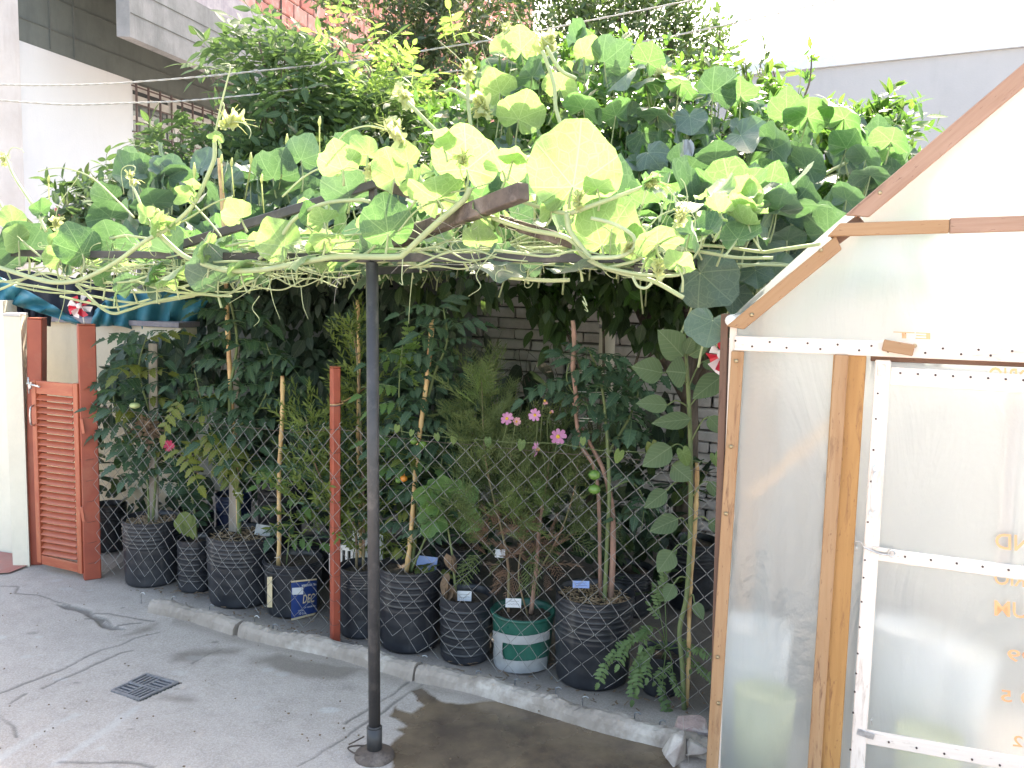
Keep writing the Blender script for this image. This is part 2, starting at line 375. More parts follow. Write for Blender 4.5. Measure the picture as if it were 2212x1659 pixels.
M['clay'] = clay()
M['red_tile'] = plaster('red_floor_paint', (.36, .14, .12), (.30, .22, .20), 4, .6)
M['bar_metal'] = simple('rusty_window_bar', (.13, .10, .10), (.09, .06, .06), 40, .7)
M['window_glass'] = simple('dark_window_glass', (.10, .115, .12), (.07, .08, .09), 4, .12, 0, spec=.6)
M['blind'] = simple('white_slats', (.6, .6, .6), (.5, .5, .5), 10, .6, .1)
M['stone'] = simple('broken_concrete_lump', (.52, .48, .45), (.36, .30, .28), 14, .9, .8, dist=.02)
M['stone_pink'] = simple('pink_rubble', (.46, .33, .31), (.34, .25, .24), 16, .9, .8, dist=.02, c3=(.6, .56, .54), sc3=10)
def ground_mat():
    t = NT('yard_concrete'); X, Y, Z = t.attr()[:3]            # crack, wet, pale wear
    a2 = t.attr('gp2')
    v = t.wpos(); n = t.noise(v, 1.7, 9, .72); n2 = t.noise(v, 9, 6, .7); n3 = t.noise(v, 120, 4, .6); n4 = t.noise(v, 420, 2, .5)
    col = t.mix(t.ramp(n, .35, .68), (.40, .352, .325), (.30, .26, .238)); col = t.mix(t.ramp(n2, .46, .70, 0, .7), col, (.26, .225, .20))
    col = t.mix(t.ramp(n3, .4, .65, 0, .55), col, (.50, .45, .42)); col = t.mix(t.ramp(n4, .56, .68, 0, .6), col, (.16, .14, .125))
    col = t.mix(t.math('MULTIPLY', a2[0], .75), col, (.13, .108, .09))      # brown stains, plus a darker band along the kerb foot
    col = t.mix(t.math('MULTIPLY', Z, .55), col, (.46, .46, .465))         # pale worn lines
    col = t.mix(t.math('MULTIPLY', X, .85), col, (.075, .068, .06))
    wetc = t.mix(t.ramp(t.noise(v, 4, 6, .7), .38, .62), (.085, .062, .048), (.17, .125, .085)); wetc = t.mix(t.ramp(n3, .6, .72, 0, .5), wetc, (.16, .14, .12))
    col = t.mix(Y, col, wetc)
    col = t.mix(t.math('MULTIPLY', a2[1], .8), col, (.08, .072, .064))     # bed floor: mixed towards a dark brown-grey
    r = t.math('SUBTRACT', t.ramp(n2, .3, .7, .72, .92), t.math('MULTIPLY', Y, t.ramp(t.noise(v, 3, 4), .4, .6, .45, .74)), clamp=True)
    h = t.math('ADD', t.math('MULTIPLY', n3, .35), t.math('ADD', t.math('MULTIPLY', n2, .8), t.math('MULTIPLY', n4, .12)))
    b = t.n('ShaderNodeBump'); t.l(t.ramp(Y, 0, 1, .6, .16), b.inputs['Strength']); b.inputs['Distance'].default_value = .008; t.l(h, b.inputs['Height'])
    return t.done(t.bsdf(col, r, 0, b.outputs[0], .45))
M['ground'] = ground_mat()
def film(name, trans=.27, refr=.42, clear=.06, gloss=.09, col=(.60, .655, .67)):
    t = NT(name); v = t.coords('Object'); n = t.noise(t.coords('Object', (1, 1, .35)), 5, 5, .6, 1.2); n2 = t.noise(v, 40, 3)
    nb = t.bump(t.math('ADD', n, t.math('MULTIPLY', n2, .08)), .55, .03)
    d = t.n('ShaderNodeBsdfDiffuse'); d.inputs[0].default_value = (*col, 1); t.l(nb, d.inputs[2])
    tr = t.n('ShaderNodeBsdfTranslucent'); tr.inputs[0].default_value = (*col, 1); t.l(nb, tr.inputs[1])
    rf = t.n('ShaderNodeBsdfRefraction'); rf.inputs['Color'].default_value = (.95, .96, .97, 1); rf.inputs['Roughness'].default_value = .42; rf.inputs['IOR'].default_value = 1.15
    tp = t.n('ShaderNodeBsdfTransparent'); gl = t.n('ShaderNodeBsdfGlossy'); gl.inputs['Roughness'].default_value = .18; t.l(nb, gl.inputs['Normal'])
    def mx(f, a, b):
        o = t.n('ShaderNodeMixShader'); o.inputs[0].default_value = f; t.l(a, o.inputs[1]); t.l(b, o.inputs[2]); return o.outputs[0]
    s = mx(trans/(1-gloss-clear-refr), d.outputs[0], tr.outputs[0]); s = mx(refr/(1-gloss-clear), s, rf.outputs[0]); s = mx(clear/(1-gloss), s, tp.outputs[0])
    return t.done(mx(gloss, s, gl.outputs[0]))
M['film'] = film('greenhouse_film')

# ------------------------------------------------------------------ leaf templates: (verts, faces, leaf coordinates)
def tmpl(v, f, xy=None):
    v = np.array(v, float); a = np.zeros((len(v), 3)); xy = v if xy is None else np.array(xy, float)
    a[:, 0] = xy[:, 0]; a[:, 1] = xy[:, 1]; return (v, f, a)
def join(*ts):
    V = []; Fs = []; A = []; n = 0
    for t in ts:
        V.append(t[0]); A.append(t[2]); Fs += [tuple(i+n for i in q) for q in t[1]]; n += len(t[0])
    return (np.concatenate(V), Fs, np.concatenate(A))
def xf(t, Mx):
    A = np.array(Mx); return (t[0] @ A[:3, :3].T + A[:3, 3], t[1], t[2])
def squash(seed, cup=.25, wav=.05, lobes=.045, crumple=0.0, seg=40):
    rg = random.Random(seed); rings = [.12, .3, .5, .7, .86, 1.0]; V = [(0, 0, 0)]; XY = [(0, 0)]; fs = []
    p1, p2, p3 = [rg.uniform(0, 6.28) for _ in range(3)]; fold = rg.uniform(-.12, .25)
    for r in rings:
        for j in range(seg):
            th = -math.pi+2*math.pi*(j+.5)/seg
            base = .54*(.70+.27*math.cos(th)+.04*abs(math.cos(th/.86*math.pi/1.0))**2)
            base *= 1+lobes*math.cos(5*th)+.018*math.sin(13*th+p1)+.012*math.sin(22*th+p2)
            notch = 1-.8*math.exp(-((math.pi-abs(th))/.36)**2)
            rr = base*notch*r
            x = rr*math.sin(th); y = rr*math.cos(th)
            vein = abs(((th/.86+.5) % 1)-.5)*2
            z = cup*rr*rr*1.9+1.5*wav*(r**2)*math.sin(2*th+p1)+.8*wav*(r**2.6)*math.sin(5*th+p3)+.35*wav*(r**3)*math.sin(11*th+p2)+.016*r*vein-fold*abs(x)*.7
            if crumple: z += crumple*math.sin(9*x*4+p3)*math.sin(7*y*4+p1)*r
            V.append((x, y, z)); XY.append((x, y))
    for j in range(seg):
        k = (j+1) % seg
        if j != seg-1: fs.append((0, 1+k, 1+j))
        for i in range(len(rings)-1):
            if j == seg-1: continue                # the leaf is open at its basal notch
            a = 1+i*seg
            fs.append((a+j, a+k, a+seg+k, a+seg+j))
    # droop of the rim
    return tmpl(V, fs, XY)
SQ = [squash(i, cup=c, wav=w_, crumple=cr_) for i, (c, w_, cr_) in enumerate([(.35, .05, 0), (.1, .07, 0), (-.25, .06, 0), (.5, .06, .01), (-.1, .09, .012), (.2, .04, 0), (-.4, .05, .01), (.7, .08, .015)])]
SQL = [squash(40+i, cup=c, wav=w_, lobes=.16, crumple=cr_, seg=34) for i, (c, w_, cr_) in enumerate([(.6, .09, .02), (-.4, .1, .02), (.9, .1, .03)])]
def ovate(n=5, wd=.42, fold=.12, droop=.15, tip=.9, xyscale=1.0):
    V = []; XY = []; fs = []
    for i in range(n+1):
        t = i/n; wv = wd*.5*(math.sin(math.pi*min(1, t**.85))**.8)*(1-.25*t) if 0 < t < 1 else 0
        y = t; z = -droop*t*t
        V += [(-wv, y, z+fold*wv), (0, y, z-fold*wv*.3), (wv, y, z+fold*wv)]; XY += [(-wv, y), (0, y), (wv, y)]
        if i: b = 3*(i-1); fs += [(b, b+1, b+4, b+3), (b+1, b+2, b+5, b+4)]
    return tmpl(V, fs, XY)
OV = ovate(); OVN = ovate(4, .3, .1, .1); OVW = ovate(6, .62, .1, .2); OVL = ovate(3, .4, .1, .1)
def lobed_leaflet():
    ys = [0, .08, .2, .28, .4, .48, .6, .68, .8, .88, 1]; ws = [.01, .15, .29, .2, .31, .2, .27, .14, .17, .07, 0]
    V = []; XY = []; fs = []
    for i, (y, w_) in enumerate(zip(ys, ws)):
        z = -.28*y*y; V += [(-w_, y-w_*.15, z+.25*w_), (0, y, z), (w_, y-w_*.15, z+.25*w_)]; XY += [(-w_, y), (0, y), (w_, y)]
        if i: b = 3*(i-1); fs += [(b, b+1, b+4, b+3), (b+1, b+2, b+5, b+4)]
    return tmpl(V, fs, XY)
LL = lobed_leaflet()
def strip(p0, p1, w_=.01, up=(0, 0, 1)):
    p0, p1 = Vector(p0), Vector(p1); s = (p1-p0).cross(Vector(up)).normalized()*w_
    s2 = Vector(up).normalized()*w_
    return tmpl([p0-s, p0+s, p1+s*.5, p1-s*.5, p0-s2, p0+s2, p1+s2*.5, p1-s2*.5], [(0, 1, 2, 3), (4, 5, 6, 7)])
def compound(seed, leaflet, pairs=3, size=.34, droop=.45, step=.24, start=.2, wst=.012, curl=0.0):
    """pinnate leaf of unit length along Y"""
    rg = random.Random(seed); ts = []
    def path(t): return Vector((0, t*(1-.12*t), -droop*t*t*.6+.06*math.sin(t*3)))
    prev = path(0)
    for k in range(1, 7): q = path(k/6); ts.append(strip(prev, q, wst)); prev = q
    pos = [start+step*i for i in range(pairs)]
    for i, t in enumerate(pos):
        for s_ in (-1, 1):
            sz = size*(.7+.3*math.sin(math.pi*(i+1)/(pairs+1)))*rg.uniform(.85, 1.15)
            d = Vector((s_*1.0, rg.uniform(.25, .55), rg.uniform(-.5, .1)-curl)); ts.append(xf(leaflet, frame(path(t), d, (0, 0, 1), sz)))
    t = 1.0; ts.append(xf(leaflet, frame(path(.93), Vector((rg.uniform(-.2, .2), 1, -.6)), (0, 0, 1), size*1.15)))
    return join(*ts)
TOM = [compound(i, LL, 3, .36, .5) for i in range(3)]+[compound(9, LL, 4, .3, .8, .19, .16)]
ELD = [compound(20+i, OV, 2, .42, .35, .3, .3) for i in range(3)]
LACE = [compound(30+i, LL, 4, .30, .3, .19, .16, .008) for i in range(2)]
def feather(seed):
    rg = random.Random(seed); ts = []
    for k in range(5): ts.append(strip((0, k*.2, -.02*k*k*.3), (0, k*.2+.2, -.02*(k+1)**2*.3), .006))
    for i in range(8):
        y = .15+.1*i
        for s_ in (-1, 1):
            a = Vector((0, y, -.02*(y*5)**2*.3)); L = .34*(1-.55*abs(y-.35)); d = Vector((s_*.8, .7, rg.uniform(-.3, .4))).normalized()
            b = a+d*L; ts.append(strip(a, b, .008)); 
            for q in (.35, .65):
                c = a+d*L*q
                for s2 in (-1, 1): ts.append(strip(c, c+Vector((s2*.5+s_*.3, .9, rg.uniform(-.4, .4))).normalized()*L*.42, .007))
    return join(*ts)
FEA = [feather(i) for i in range(3)]
def sprig(seed, leaf, n=9, ls=.38, spread=.9, up=.6, stem=.008):
    rg = random.Random(seed); ts = [strip((0, 0, 0), (0, .5, 0), stem), strip((0, .5, 0), (.03, 1, .02), stem)]
    for i in range(n):
        y = .12+.88*i/(n-1); a = i*2.4+rg.uniform(-.3, .3)
        d = Vector((math.cos(a)*spread, up+.5*rg.random(), math.sin(a)*spread))
        ts.append(xf(leaf, frame((0, y, 0), d, (0, 1, .2), ls*rg.uniform(.75, 1.15))))
    return join(*ts)
CIT = [sprig(i, OVL, 10, .34) for i in range(4)]
CITN = [sprig(10+i, OV, 8, .5, .9, .5) for i in range(3)]
MAR = [sprig(20+i, OVN, 14, .26, .8, .9) for i in range(3)]
def okra():
    V = [(0, 0, 0)]; XY = [(0, 0)]; fs = []; seg = 40
    for r in (.4, .75, 1):
        for j in range(seg):
            th = -2.75+5.5*j/(seg-1); lob = .62+.38*abs(math.cos(th*5/2/1.1))**.7
            rr = .52*r*(1+(lob-1)*r)*(.8+.2*math.cos(th))
            V.append((rr*math.sin(th), rr*math.cos(th), .06*math.sin(5*th)*r-.25*rr*rr)); XY.append((rr*math.sin(th), rr*math.cos(th)))
    for j in range(seg-1):
        fs.append((0, 2+j, 1+j))
        for i in range(2): a = 1+i*seg; fs.append((a+j, a+j+1, a+seg+j+1, a+seg+j))
    return tmpl(V, fs, XY)
OKR = okra()
def heart():
    V = [(0, 0, 0)]; XY = [(0, 0)]; fs = []; seg = 26
    for r in (.5, 1):
        for j in range(seg):
            th = -math.pi+2*math.pi*j/(seg-1); rr = r*(.32+.2*math.cos(th)**2*(1 if math.cos(th) > 0 else .25)+(.18*math.exp(-(th/.3)**2)))*(1-.75*math.exp(-((math.pi-abs(th))/.35)**2))
            V.append((rr*math.sin(th), rr*math.cos(th), .15*abs(rr*math.sin(th))-.2*rr*rr)); XY.append((rr*math.sin(th)*.8, rr*math.cos(th)*.8))
    for j in range(seg-1): fs += [(0, 2+j, 1+j), (1+j, 2+j, 1+seg+j+1, 1+seg+j)]
    return tmpl(V, fs, XY)
HEA = heart()
def me_of(t, name, mat, tone=0.0):
    me = bpy.data.meshes.new(name); me.from_pydata(t[0].tolist(), [], t[1])
    a = t[2].copy(); a[:, 2] = tone; q = me.attributes.new('lp', 'FLOAT_VECTOR', 'POINT'); q.data.foreach_set('vector', a.ravel())
    me.materials.append(mat); me.polygons.foreach_set('use_smooth', [True]*len(t[1])); me.update(); return me
_mc = {}
def lmesh(t, name, mat):
    k = (id(t), mat.name)
    if k not in _mc: _mc[k] = me_of(t, name, mat)
    return _mc[k]

# ------------------------------------------------------------------ yard frame
HV = Vector((.247, 1, 0)).normalized()
def H(L, d, z): return Vector((-L+.247*d, d, z))            # L: sideways from the camera, along the house direction
def vec_box(mb, p, ex, ey, ez, tone=0):                     # box from corner p with edge vectors
    V = [p+ex*i+ey*j+ez*k for i in (0, 1) for j in (0, 1) for k in (0, 1)]
    mb.add([tuple(v) for v in V], [(0,1,3,2),(4,6,7,5),(0,4,5,1),(2,3,7,6),(0,2,6,4),(1,5,7,3)], np.tile([0, 0, tone], (8, 1)))
def hbox(name, L0, L1, d0, d1, z0, z1, mat, parent, label=None, kind=None):
    mb = MB(); p = H(L1, d0, z0); vec_box(mb, p, Vector((L1-L0, 0, 0)), H(L1, d1, z0)-p, Vector((0, 0, z1-z0)))
    return mb.build(name, mat, parent, False, label, kind)

# ---- sky comes from the world; ground sheet
def vnoise(x, y, s, seed=0):
    rg = np.random.RandomState(seed); G = rg.rand(256, 256)
    x = x*s+100; y = y*s+100; xi = np.floor(x).astype(int); yi = np.floor(y).astype(int); fx = x-xi; fy = y-yi
    fx = fx*fx*(3-2*fx); fy = fy*fy*(3-2*fy)
    g = lambda a, b: G[a % 256, b % 256]
    return (g(xi, yi)*(1-fx)+g(xi+1, yi)*fx)*(1-fy)+(g(xi, yi+1)*(1-fx)+g(xi+1, yi+1)*fx)*fy
def fbm(x, y, s, o=4, seed=0): return sum(vnoise(x, y, s*2**i, seed+i)*.5**i for i in range(o))/sum(.5**i for i in range(o))-.5
def seg_dist(X, Y, pl):
    D = np.full(X.shape, 1e9)
    for a, b in zip(pl[:-1], pl[1:]):
        d = b-a; L = d.dot(d)+1e-12; t = np.clip(((X-a[0])*d[0]+(Y-a[1])*d[1])/L, 0, 1)
        D = np.minimum(D, np.hypot(X-a[0]-t*d[0], Y-a[1]-t*d[1]))
    return D
def inpoly(X, Y, P):
    ins = np.zeros(X.shape, bool)
    for a, b in zip(P, P[1:]+P[:1]):
        c = ((a[1] > Y) != (b[1] > Y)) & (X < (b[0]-a[0])*(Y-a[1])/(b[1]-a[1]+1e-12)+a[0]); ins ^= c
    return ins
def z6(x, y): p = gp((x/2.554)*.6777, (y/2.554+1800)*.6777); return np.array([p.x, p.y])
def z7(x, y): p = gp((x/2.552+900)*.6777, (y/2.552+1798)*.6777); return np.array([p.x, p.y])
def sdf(X, Y, P):
    d = seg_dist(X, Y, P+P[:1]); return np.where(inpoly(X, Y, [tuple(p) for p in P]), d, -d)
sst = lambda x, a, b: (lambda t: t*t*(3-2*t))(np.clip((x-a)/(b-a), 0, 1))

kerb_top_px = [(330, 1303), (420, 1322), (515, 1352), (600, 1372), (720, 1396), (800, 1418), (900, 1448), (1000, 1468), (1100, 1495), (1200, 1525), (1300, 1555), (1430, 1588), (1560, 1625)]
kerb_g = [gp(x, y+16) for x, y in kerb_top_px]
fence_px = [(212, 1250), (460, 1310), (725, 1390), (1000, 1447), (1250, 1500), (1530, 1558)]
fence_g = [gp(*p) for p in fence_px]

def build_ground():
    x0, x1, y0, y1, st = -3.4, 1.5, 2.35, 5.3, .008
    nx = int((x1-x0)/st)+1; ny = int((y1-y0)/st)+1
    xs = np.linspace(x0, x1, nx); ys = np.linspace(y0, y1, ny); X, Y = np.meshgrid(xs, ys)
    wx = X+.02*fbm(X, Y, 12, 3, 5); wy = Y+.02*fbm(X, Y, 12, 3, 11)
    cr_ = [[(0, 170), (150, 175), (130, 225), (300, 245), (400, 270), (480, 305), (600, 330), (740, 370), (760, 395), (900, 400), (1100, 440), (1250, 455)],
           [(1290, 545), (1100, 590), (950, 660), (800, 700), (640, 780), (400, 890), (150, 985), (0, 1045)],
           [(1100, 690), (980, 715), (870, 760), (670, 855), (480, 935), (350, 1000)], [(210, 1045), (90, 1120)], [(0, 1230), (110, 1310), (130, 1400)],
           [(860, 440), (930, 500), (1050, 480), (1150, 470)], [(500, 1590), (800, 1600), (1150, 1610), (1250, 1640)], [(1560, 800), (1700, 720), (1800, 690)]]
    cr7 = [[(1020, 955), (900, 1060), (790, 1120), (690, 1180), (520, 1290)], [(1150, 965), (1000, 1060), (800, 1210), (600, 1340), (480, 1420), (300, 1550), (130, 1650)]]
    crack = np.zeros(X.shape); dep = np.zeros(X.shape)
    for i, c in enumerate(cr_+cr7):
        f = z6 if i < len(cr_) else z7
        d = seg_dist(wx, wy, [f(*p) for p in c]); wd = .0035+.004*np.clip(fbm(X, Y, 6, 3, 40+i)*2+.5, 0, 1); a = (1-sst(d, wd*.4, wd*1.7))*np.clip(1.1+2.2*fbm(X, Y, 4, 3, 80+i), .1, 1)
        crack = np.maximum(crack, a*(.75+.3*fbm(X, Y, 7, 2, 60+i))); dep = np.maximum(dep, a*.003)
    hole = [z6(*p) for p in [(480, 320), (600, 325), (740, 370), (770, 405), (880, 425), (840, 460), (960, 500), (1050, 522), (900, 530), (850, 505), (780, 450), (700, 400), (520, 350)]]
    s_ = sdf(wx, wy, hole)+.012*fbm(X, Y, 20, 3, 3); a = sst(s_, -.006, .006); crack = np.maximum(crack, a*.8); dep = np.maximum(dep, a*.012)
    pale = np.zeros(X.shape)
    for c in [[(620, 1215), (450, 1290), (200, 1440), (0, 1570)], [(1100, 1160), (950, 1280), (700, 1440), (480, 1600)]]:
        d = seg_dist(wx, wy, [z6(*p) for p in c]); pale = np.maximum(pale, (1-sst(d, .004, .03))*(.6+fbm(X, Y, 8, 3, 9)))
    rg = random.Random(3)
    for i in range(60):
        c = (rg.uniform(-3, 1.0), rg.uniform(2.4, 4.6)); r = rg.uniform(.008, .03)
        pale = np.maximum(pale, (1-sst(np.hypot((wx-c[0])*rg.uniform(.5, 1), wy-c[1]), r*.6, r))*rg.uniform(.3, .8))
    for i in range(26):
        c = (rg.uniform(-3, .6), rg.uniform(2.4, 4.4)); r = rg.uniform(.006, .022)
        crack = np.maximum(crack, (1-sst(np.hypot((wx-c[0])*.6, wy-c[1]), r*.5, r))*rg.uniform(.3, .7))
    wetp = [z7(*p) for p in [(1060, 1020), (1150, 1008), (1230, 1060), (1290, 1100), (1500, 1125), (1800, 1100), (1900, 1150), (2300, 1235), (2700, 1330), (3100, 1430), (3500, 2000), (870, 2000), (880, 1640), (865, 1500), (905, 1440), (990, 1385), (920, 1345), (990, 1320), (925, 1255), (860, 1230), (880, 1165), (960, 1120), (930, 1160), (1040, 1205), (1140, 1145), (1100, 1090)]]
    s_ = sdf(X+.03*fbm(X, Y, 9, 4, 21), Y+.03*fbm(X, Y, 9, 4, 22), wetp)+.03*fbm(X, Y, 14, 4, 23); wet = sst(s_, -.004, .008)
    st_ = np.zeros(X.shape)
    for P, f in [([(0, 700), (380, 770), (700, 870), (560, 960), (300, 930), (120, 900), (-300, 830), (-250, 760)], z7), ([(1480, 690), (1700, 670), (2040, 680), (1960, 740), (1700, 760), (1600, 800), (1420, 790), (1400, 720)], z6),
                 ([(1320, 1050), (1560, 1060), (1600, 1100), (1500, 1110), (1350, 1080)], z6), ([(500, 960), (700, 1000), (640, 1060), (520, 1040)], z7), ([(950, 590), (1290, 545), (1250, 500), (1000, 560)], z6)]:
        s_ = sdf(X+.1*fbm(X, Y, 5, 4, 31), Y+.1*fbm(X, Y, 5, 4, 32), [f(*p) for p in P])+.07*fbm(X, Y, 9, 4, 33); st_ = np.maximum(st_, sst(s_, -.02, .05)*.9)
    # band along the kerb foot, and darker bed floor behind the kerb line
    kp = [np.array([p.x, p.y]) for p in kerb_g]; kd = seg_dist(X, Y, kp)
    st_ = np.maximum(st_, (1-sst(kd, .05, .13+.1*fbm(X, Y, 3, 3, 8)))*.55*(X > -1.55))
    fl = np.array([p.x for p in fence_g]), np.array([p.y for p in fence_g])
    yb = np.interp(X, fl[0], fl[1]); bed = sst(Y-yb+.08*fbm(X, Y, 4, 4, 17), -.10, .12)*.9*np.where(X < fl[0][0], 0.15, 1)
    Zh = .010*fbm(X, Y, 1.2, 3, 70)+.004*fbm(X, Y, 9, 3, 71)-dep-.003*wet
    V = np.column_stack([X.ravel(), Y.ravel(), Zh.ravel()])
    i = np.arange((ny-1)*nx).reshape(ny-1, nx)[:, :-1].ravel(); Fq = np.column_stack([i, i+1, i+nx+1, i+nx])
    # cut the drain opening
    def quads(me, V, Fq):
        me.vertices.add(len(V)); me.vertices.foreach_set('co', V.ravel()); me.loops.add(Fq.size); me.loops.foreach_set('vertex_index', Fq.ravel().astype(np.int32))
        me.polygons.add(len(Fq)); me.polygons.foreach_set('loop_start', np.arange(0, Fq.size, 4, dtype=np.int32)); me.polygons.foreach_set('loop_total', np.full(len(Fq), 4, dtype=np.int32))
        me.polygons.foreach_set('use_smooth', np.ones(len(Fq), bool)); me.update(); me.validate()
    cx = V[Fq[:, 0]]; dr = [np.array([p.x, p.y]) for p in DRAIN]; q = sdf(cx[:, 0], cx[:, 1], dr); keep = q < -.004
    Fq = Fq[keep]
    me = bpy.data.meshes.new('ground'); quads(me, V, Fq)
    a = me.attributes.new('lp', 'FLOAT_VECTOR', 'POINT'); a.data.foreach_set('vector', np.column_stack([np.clip(crack, 0, 1).ravel(), wet.ravel(), np.clip(pale, 0, 1).ravel()]).ravel())
    a = me.attributes.new('gp2', 'FLOAT_VECTOR', 'POINT'); a.data.foreach_set('vector', np.column_stack([np.clip(st_, 0, 1).ravel(), bed.ravel(), 0*bed.ravel()]).ravel())
    me.materials.append(M['ground']); o = link('ground', me, Matrix.Identity(4)); tag(o, kind='structure')
    # the far sheet, with a hole where the detailed yard lies
    mb = MB(); B = 150; z = -.012
    for (a0, a1, b0, b1) in ((-B, x0+.01, -B, B), (x1-.01, B, -B, B), (x0+.01, x1-.01, -B, y0+.01), (x0+.01, x1-.01, y1-.01, B)):
        mb.add([(a0, b0, z), (a1, b0, z), (a1, b1, z), (a0, b1, z)], [(0, 1, 2, 3)])
    o = mb.build('surrounding_ground', M['ground'], None, False); tag(o, kind='structure')
DRAIN = [gp(*p) for p in [(239, 1493), (316, 1456), (386, 1475), (300, 1514)]]
build_ground()
# pit under the grate
mb = MB(); c = sum(DRAIN, Vector())/4; V = [tuple(p) for p in DRAIN]+[tuple(Vector(p)+Vector((0, 0, -.12))) for p in DRAIN]
mb.add(V, [(0, 1, 5, 4), (1, 2, 6, 5), (2, 3, 7, 6), (3, 0, 4, 7), (4, 5, 6, 7)]); tag(mb.build('drain_pit', M['dark_concrete'], None, False), kind='structure')
g = thing('drain_grate', c, 'small square metal drain grate with slots in four directions, set in the grey yard concrete', 'drain grate')
def bil(u, v, z=.006): return (DRAIN[0]*(1-u)*(1-v)+DRAIN[1]*(1-u)*v+DRAIN[2]*u*v+DRAIN[3]*u*(1-v))*1.0+Vector((0, 0, z))
def patch(mb, u0, u1, v0, v1, z0=-.004, z1=.006):
    P = [bil(u, v, z) for z in (z0, z1) for u, v in ((u0, v0), (u1, v0), (u1, v1), (u0, v1))]
    mb.add([tuple(p) for p in P], [(0, 3, 2, 1), (4, 5, 6, 7), (0, 1, 5, 4), (1, 2, 6, 5), (2, 3, 7, 6), (3, 0, 4, 7)])
fm = MB()
for a in ((0, 1, 0, .06), (0, 1, .94, 1), (0, .06, .06, .94), (.94, 1, .06, .94)): patch(fm, *a)
patch(fm, .06, .94, .475, .525); patch(fm, .475, .525, .06, .475); patch(fm, .475, .525, .525, .94)
M['grate'] = simple('grate_metal', (.33, .33, .36), (.24, .24, .26), 40, .5, .2, .6)
fm.build('frame', M['grate'], g, False)
for qx in (0, 1):
    for qy in (0, 1):
        for k in range(4):
            b_ = MB(); a0 = .06+.115*k+.04+.465*(qx if (qx+qy) % 2 else qy); a1 = a0+.05
            o0 = .06+.465*(qy if (qx+qy) % 2 else qx); o1 = o0+.415
            if (qx+qy) % 2: patch(b_, a0, a1, o0, o1, -.004, .004)
            else: patch(b_, o0, o1, a0, a1, -.004, .004)
            b_.build('bar', M['grate'], g, False)

# ---- kerb: four cast lengths with a rough top
def kerb_piece(i0, i1, name):
    pts = kerb_g[i0:i1+1]; path = smooth_path(pts, 14); mb = MB(); V = []; n = len(path)
    prof = [(-.036, 0), (-.030, .030), (-.020, .050), (.0, .058), (.024, .054), (.038, .042), (.046, 0)]
    for k, p in enumerate(path):
        t = (path[min(k+1, n-1)]-path[max(k-1, 0)]).normalized(); s = Vector((-t.y, t.x, 0))
        if s.y < 0: s = -s
        for a, h in prof:
            j = 0 if h == 0 else 1
            V.append(tuple(p+s*(a*(1+j*rnd(-.12, .12)))+Vector((0, 0, h*(1+j*(.10*math.sin(k*.35)+rnd(-.10, .06)))-.012*(h == 0)))))
    q = len(prof); fs = [(k*q+j, (k+1)*q+j, (k+1)*q+j+1, k*q+j+1) for k in range(n-1) for j in range(q-1)]+[tuple(range(q)), tuple((n-1)*q+j for j in range(q-1, -1, -1))]
    mb.add(V, fs); return mb.build(name, M['kerb'], kerb, False)
M['kerb'] = simple('kerb_concrete', (.35, .305, .275), (.24, .205, .18), 9, .95, .9, obj=False, dist=.012, c3=(.46, .42, .39), sc3=5)
kerb = bpy.data.objects.new('kerb', None); COL.objects.link(kerb); kerb.location = kerb_g[4]; WM[kerb] = Matrix.Translation(kerb_g[4]); tag(kerb, kind='structure')
def shift(i, f):
    kerb_g[i] = kerb_g[i].lerp(kerb_g[i+1], f)
kerb_piece(0, 2, 'kerb_length'); kerb_g[2] = kerb_g[2].lerp(kerb_g[3], .1)
kerb_piece(2, 6, 'kerb_length'); kerb_g[6] = kerb_g[6].lerp(kerb_g[7], .035); kerb_piece(6, 12, 'kerb_length')

# red painted floor at the far left
mb = MB(); V = [gp(-60, 1185), gp(60, 1203), gp(66, 1222), gp(20, 1240), gp(-60, 1245)]
mb.add([(p.x, p.y, .008) for p in V], [(0, 1, 2, 3, 4)]); tag(mb.build('red_pavement', M['red_tile'], None, False), kind='structure')
# ================================================================== HOUSE on the left, receding away
house = thing('house', H(6.5, 8, 0), 'white painted house wall with a dark concrete storey and barred window, at the upper left', 'house')
hbox('wall', 6.5, 6.7, 7.9, 9.44, 0, 3.66, M['white_wall'], house, 'smooth white painted lower wall')
hbox('upper_wall', 6.503, 6.7, 7.9, 16, 3.662, 7.2, M['dark_concrete'], house, 'dark board-marked concrete wall')
for k in range(9): hbox('formwork_joint', 6.494, 6.502, 7.92, 15.9, 3.86+.30*k, 3.866+.30*k, M['joint'], house)
for dd in (8.32, 8.62): hbox('formwork_joint', 6.492, 6.502, dd, dd+.01, 3.68, 7.1, M['joint'], house)
hbox('column', 6.44, 7.6, 7.6, 7.895, 0, 8, M['column_wall'], house, 'dirty white corner column')
hbox('wall', 6.5, 6.7, 11.9, 16, 0, 3.66, M['white_wall'], house); hbox('wall', 6.5, 6.7, 9.443, 11.897, 0, 2.1, M['white_wall'], house)
win = hbox('window', 6.62, 6.7, 9.45, 11.89, 2.105, 3.655, M['window_glass'], house)
for d0, d1 in ((9.45, 9.5), (10.2, 10.32), (11.0, 11.06), (11.84, 11.89)): hbox('window_frame', 6.59, 6.618, d0, d1, 2.11, 3.65, M['blind'], win)
for z in (2.11, 2.7, 3.0, 3.28, 3.46, 3.6): hbox('window_slat', 6.60, 6.616, 9.505, 11.835, z, z+(.09 if z > 3.4 else .045), M['blind'], win)
for k in range(13): hbox('window_bar', 6.47, 6.486, 9.46+.195*k, 9.476+.195*k, 2.0, 3.64, M['bar_metal'], win)
for z in (2.12, 2.6, 2.72, 3.12, 3.42, 3.6): hbox('window_bar', 6.487, 6.5, 9.3 if z == 2.72 else 9.42, 11.9, z, z+.014, M['bar_metal'], win)
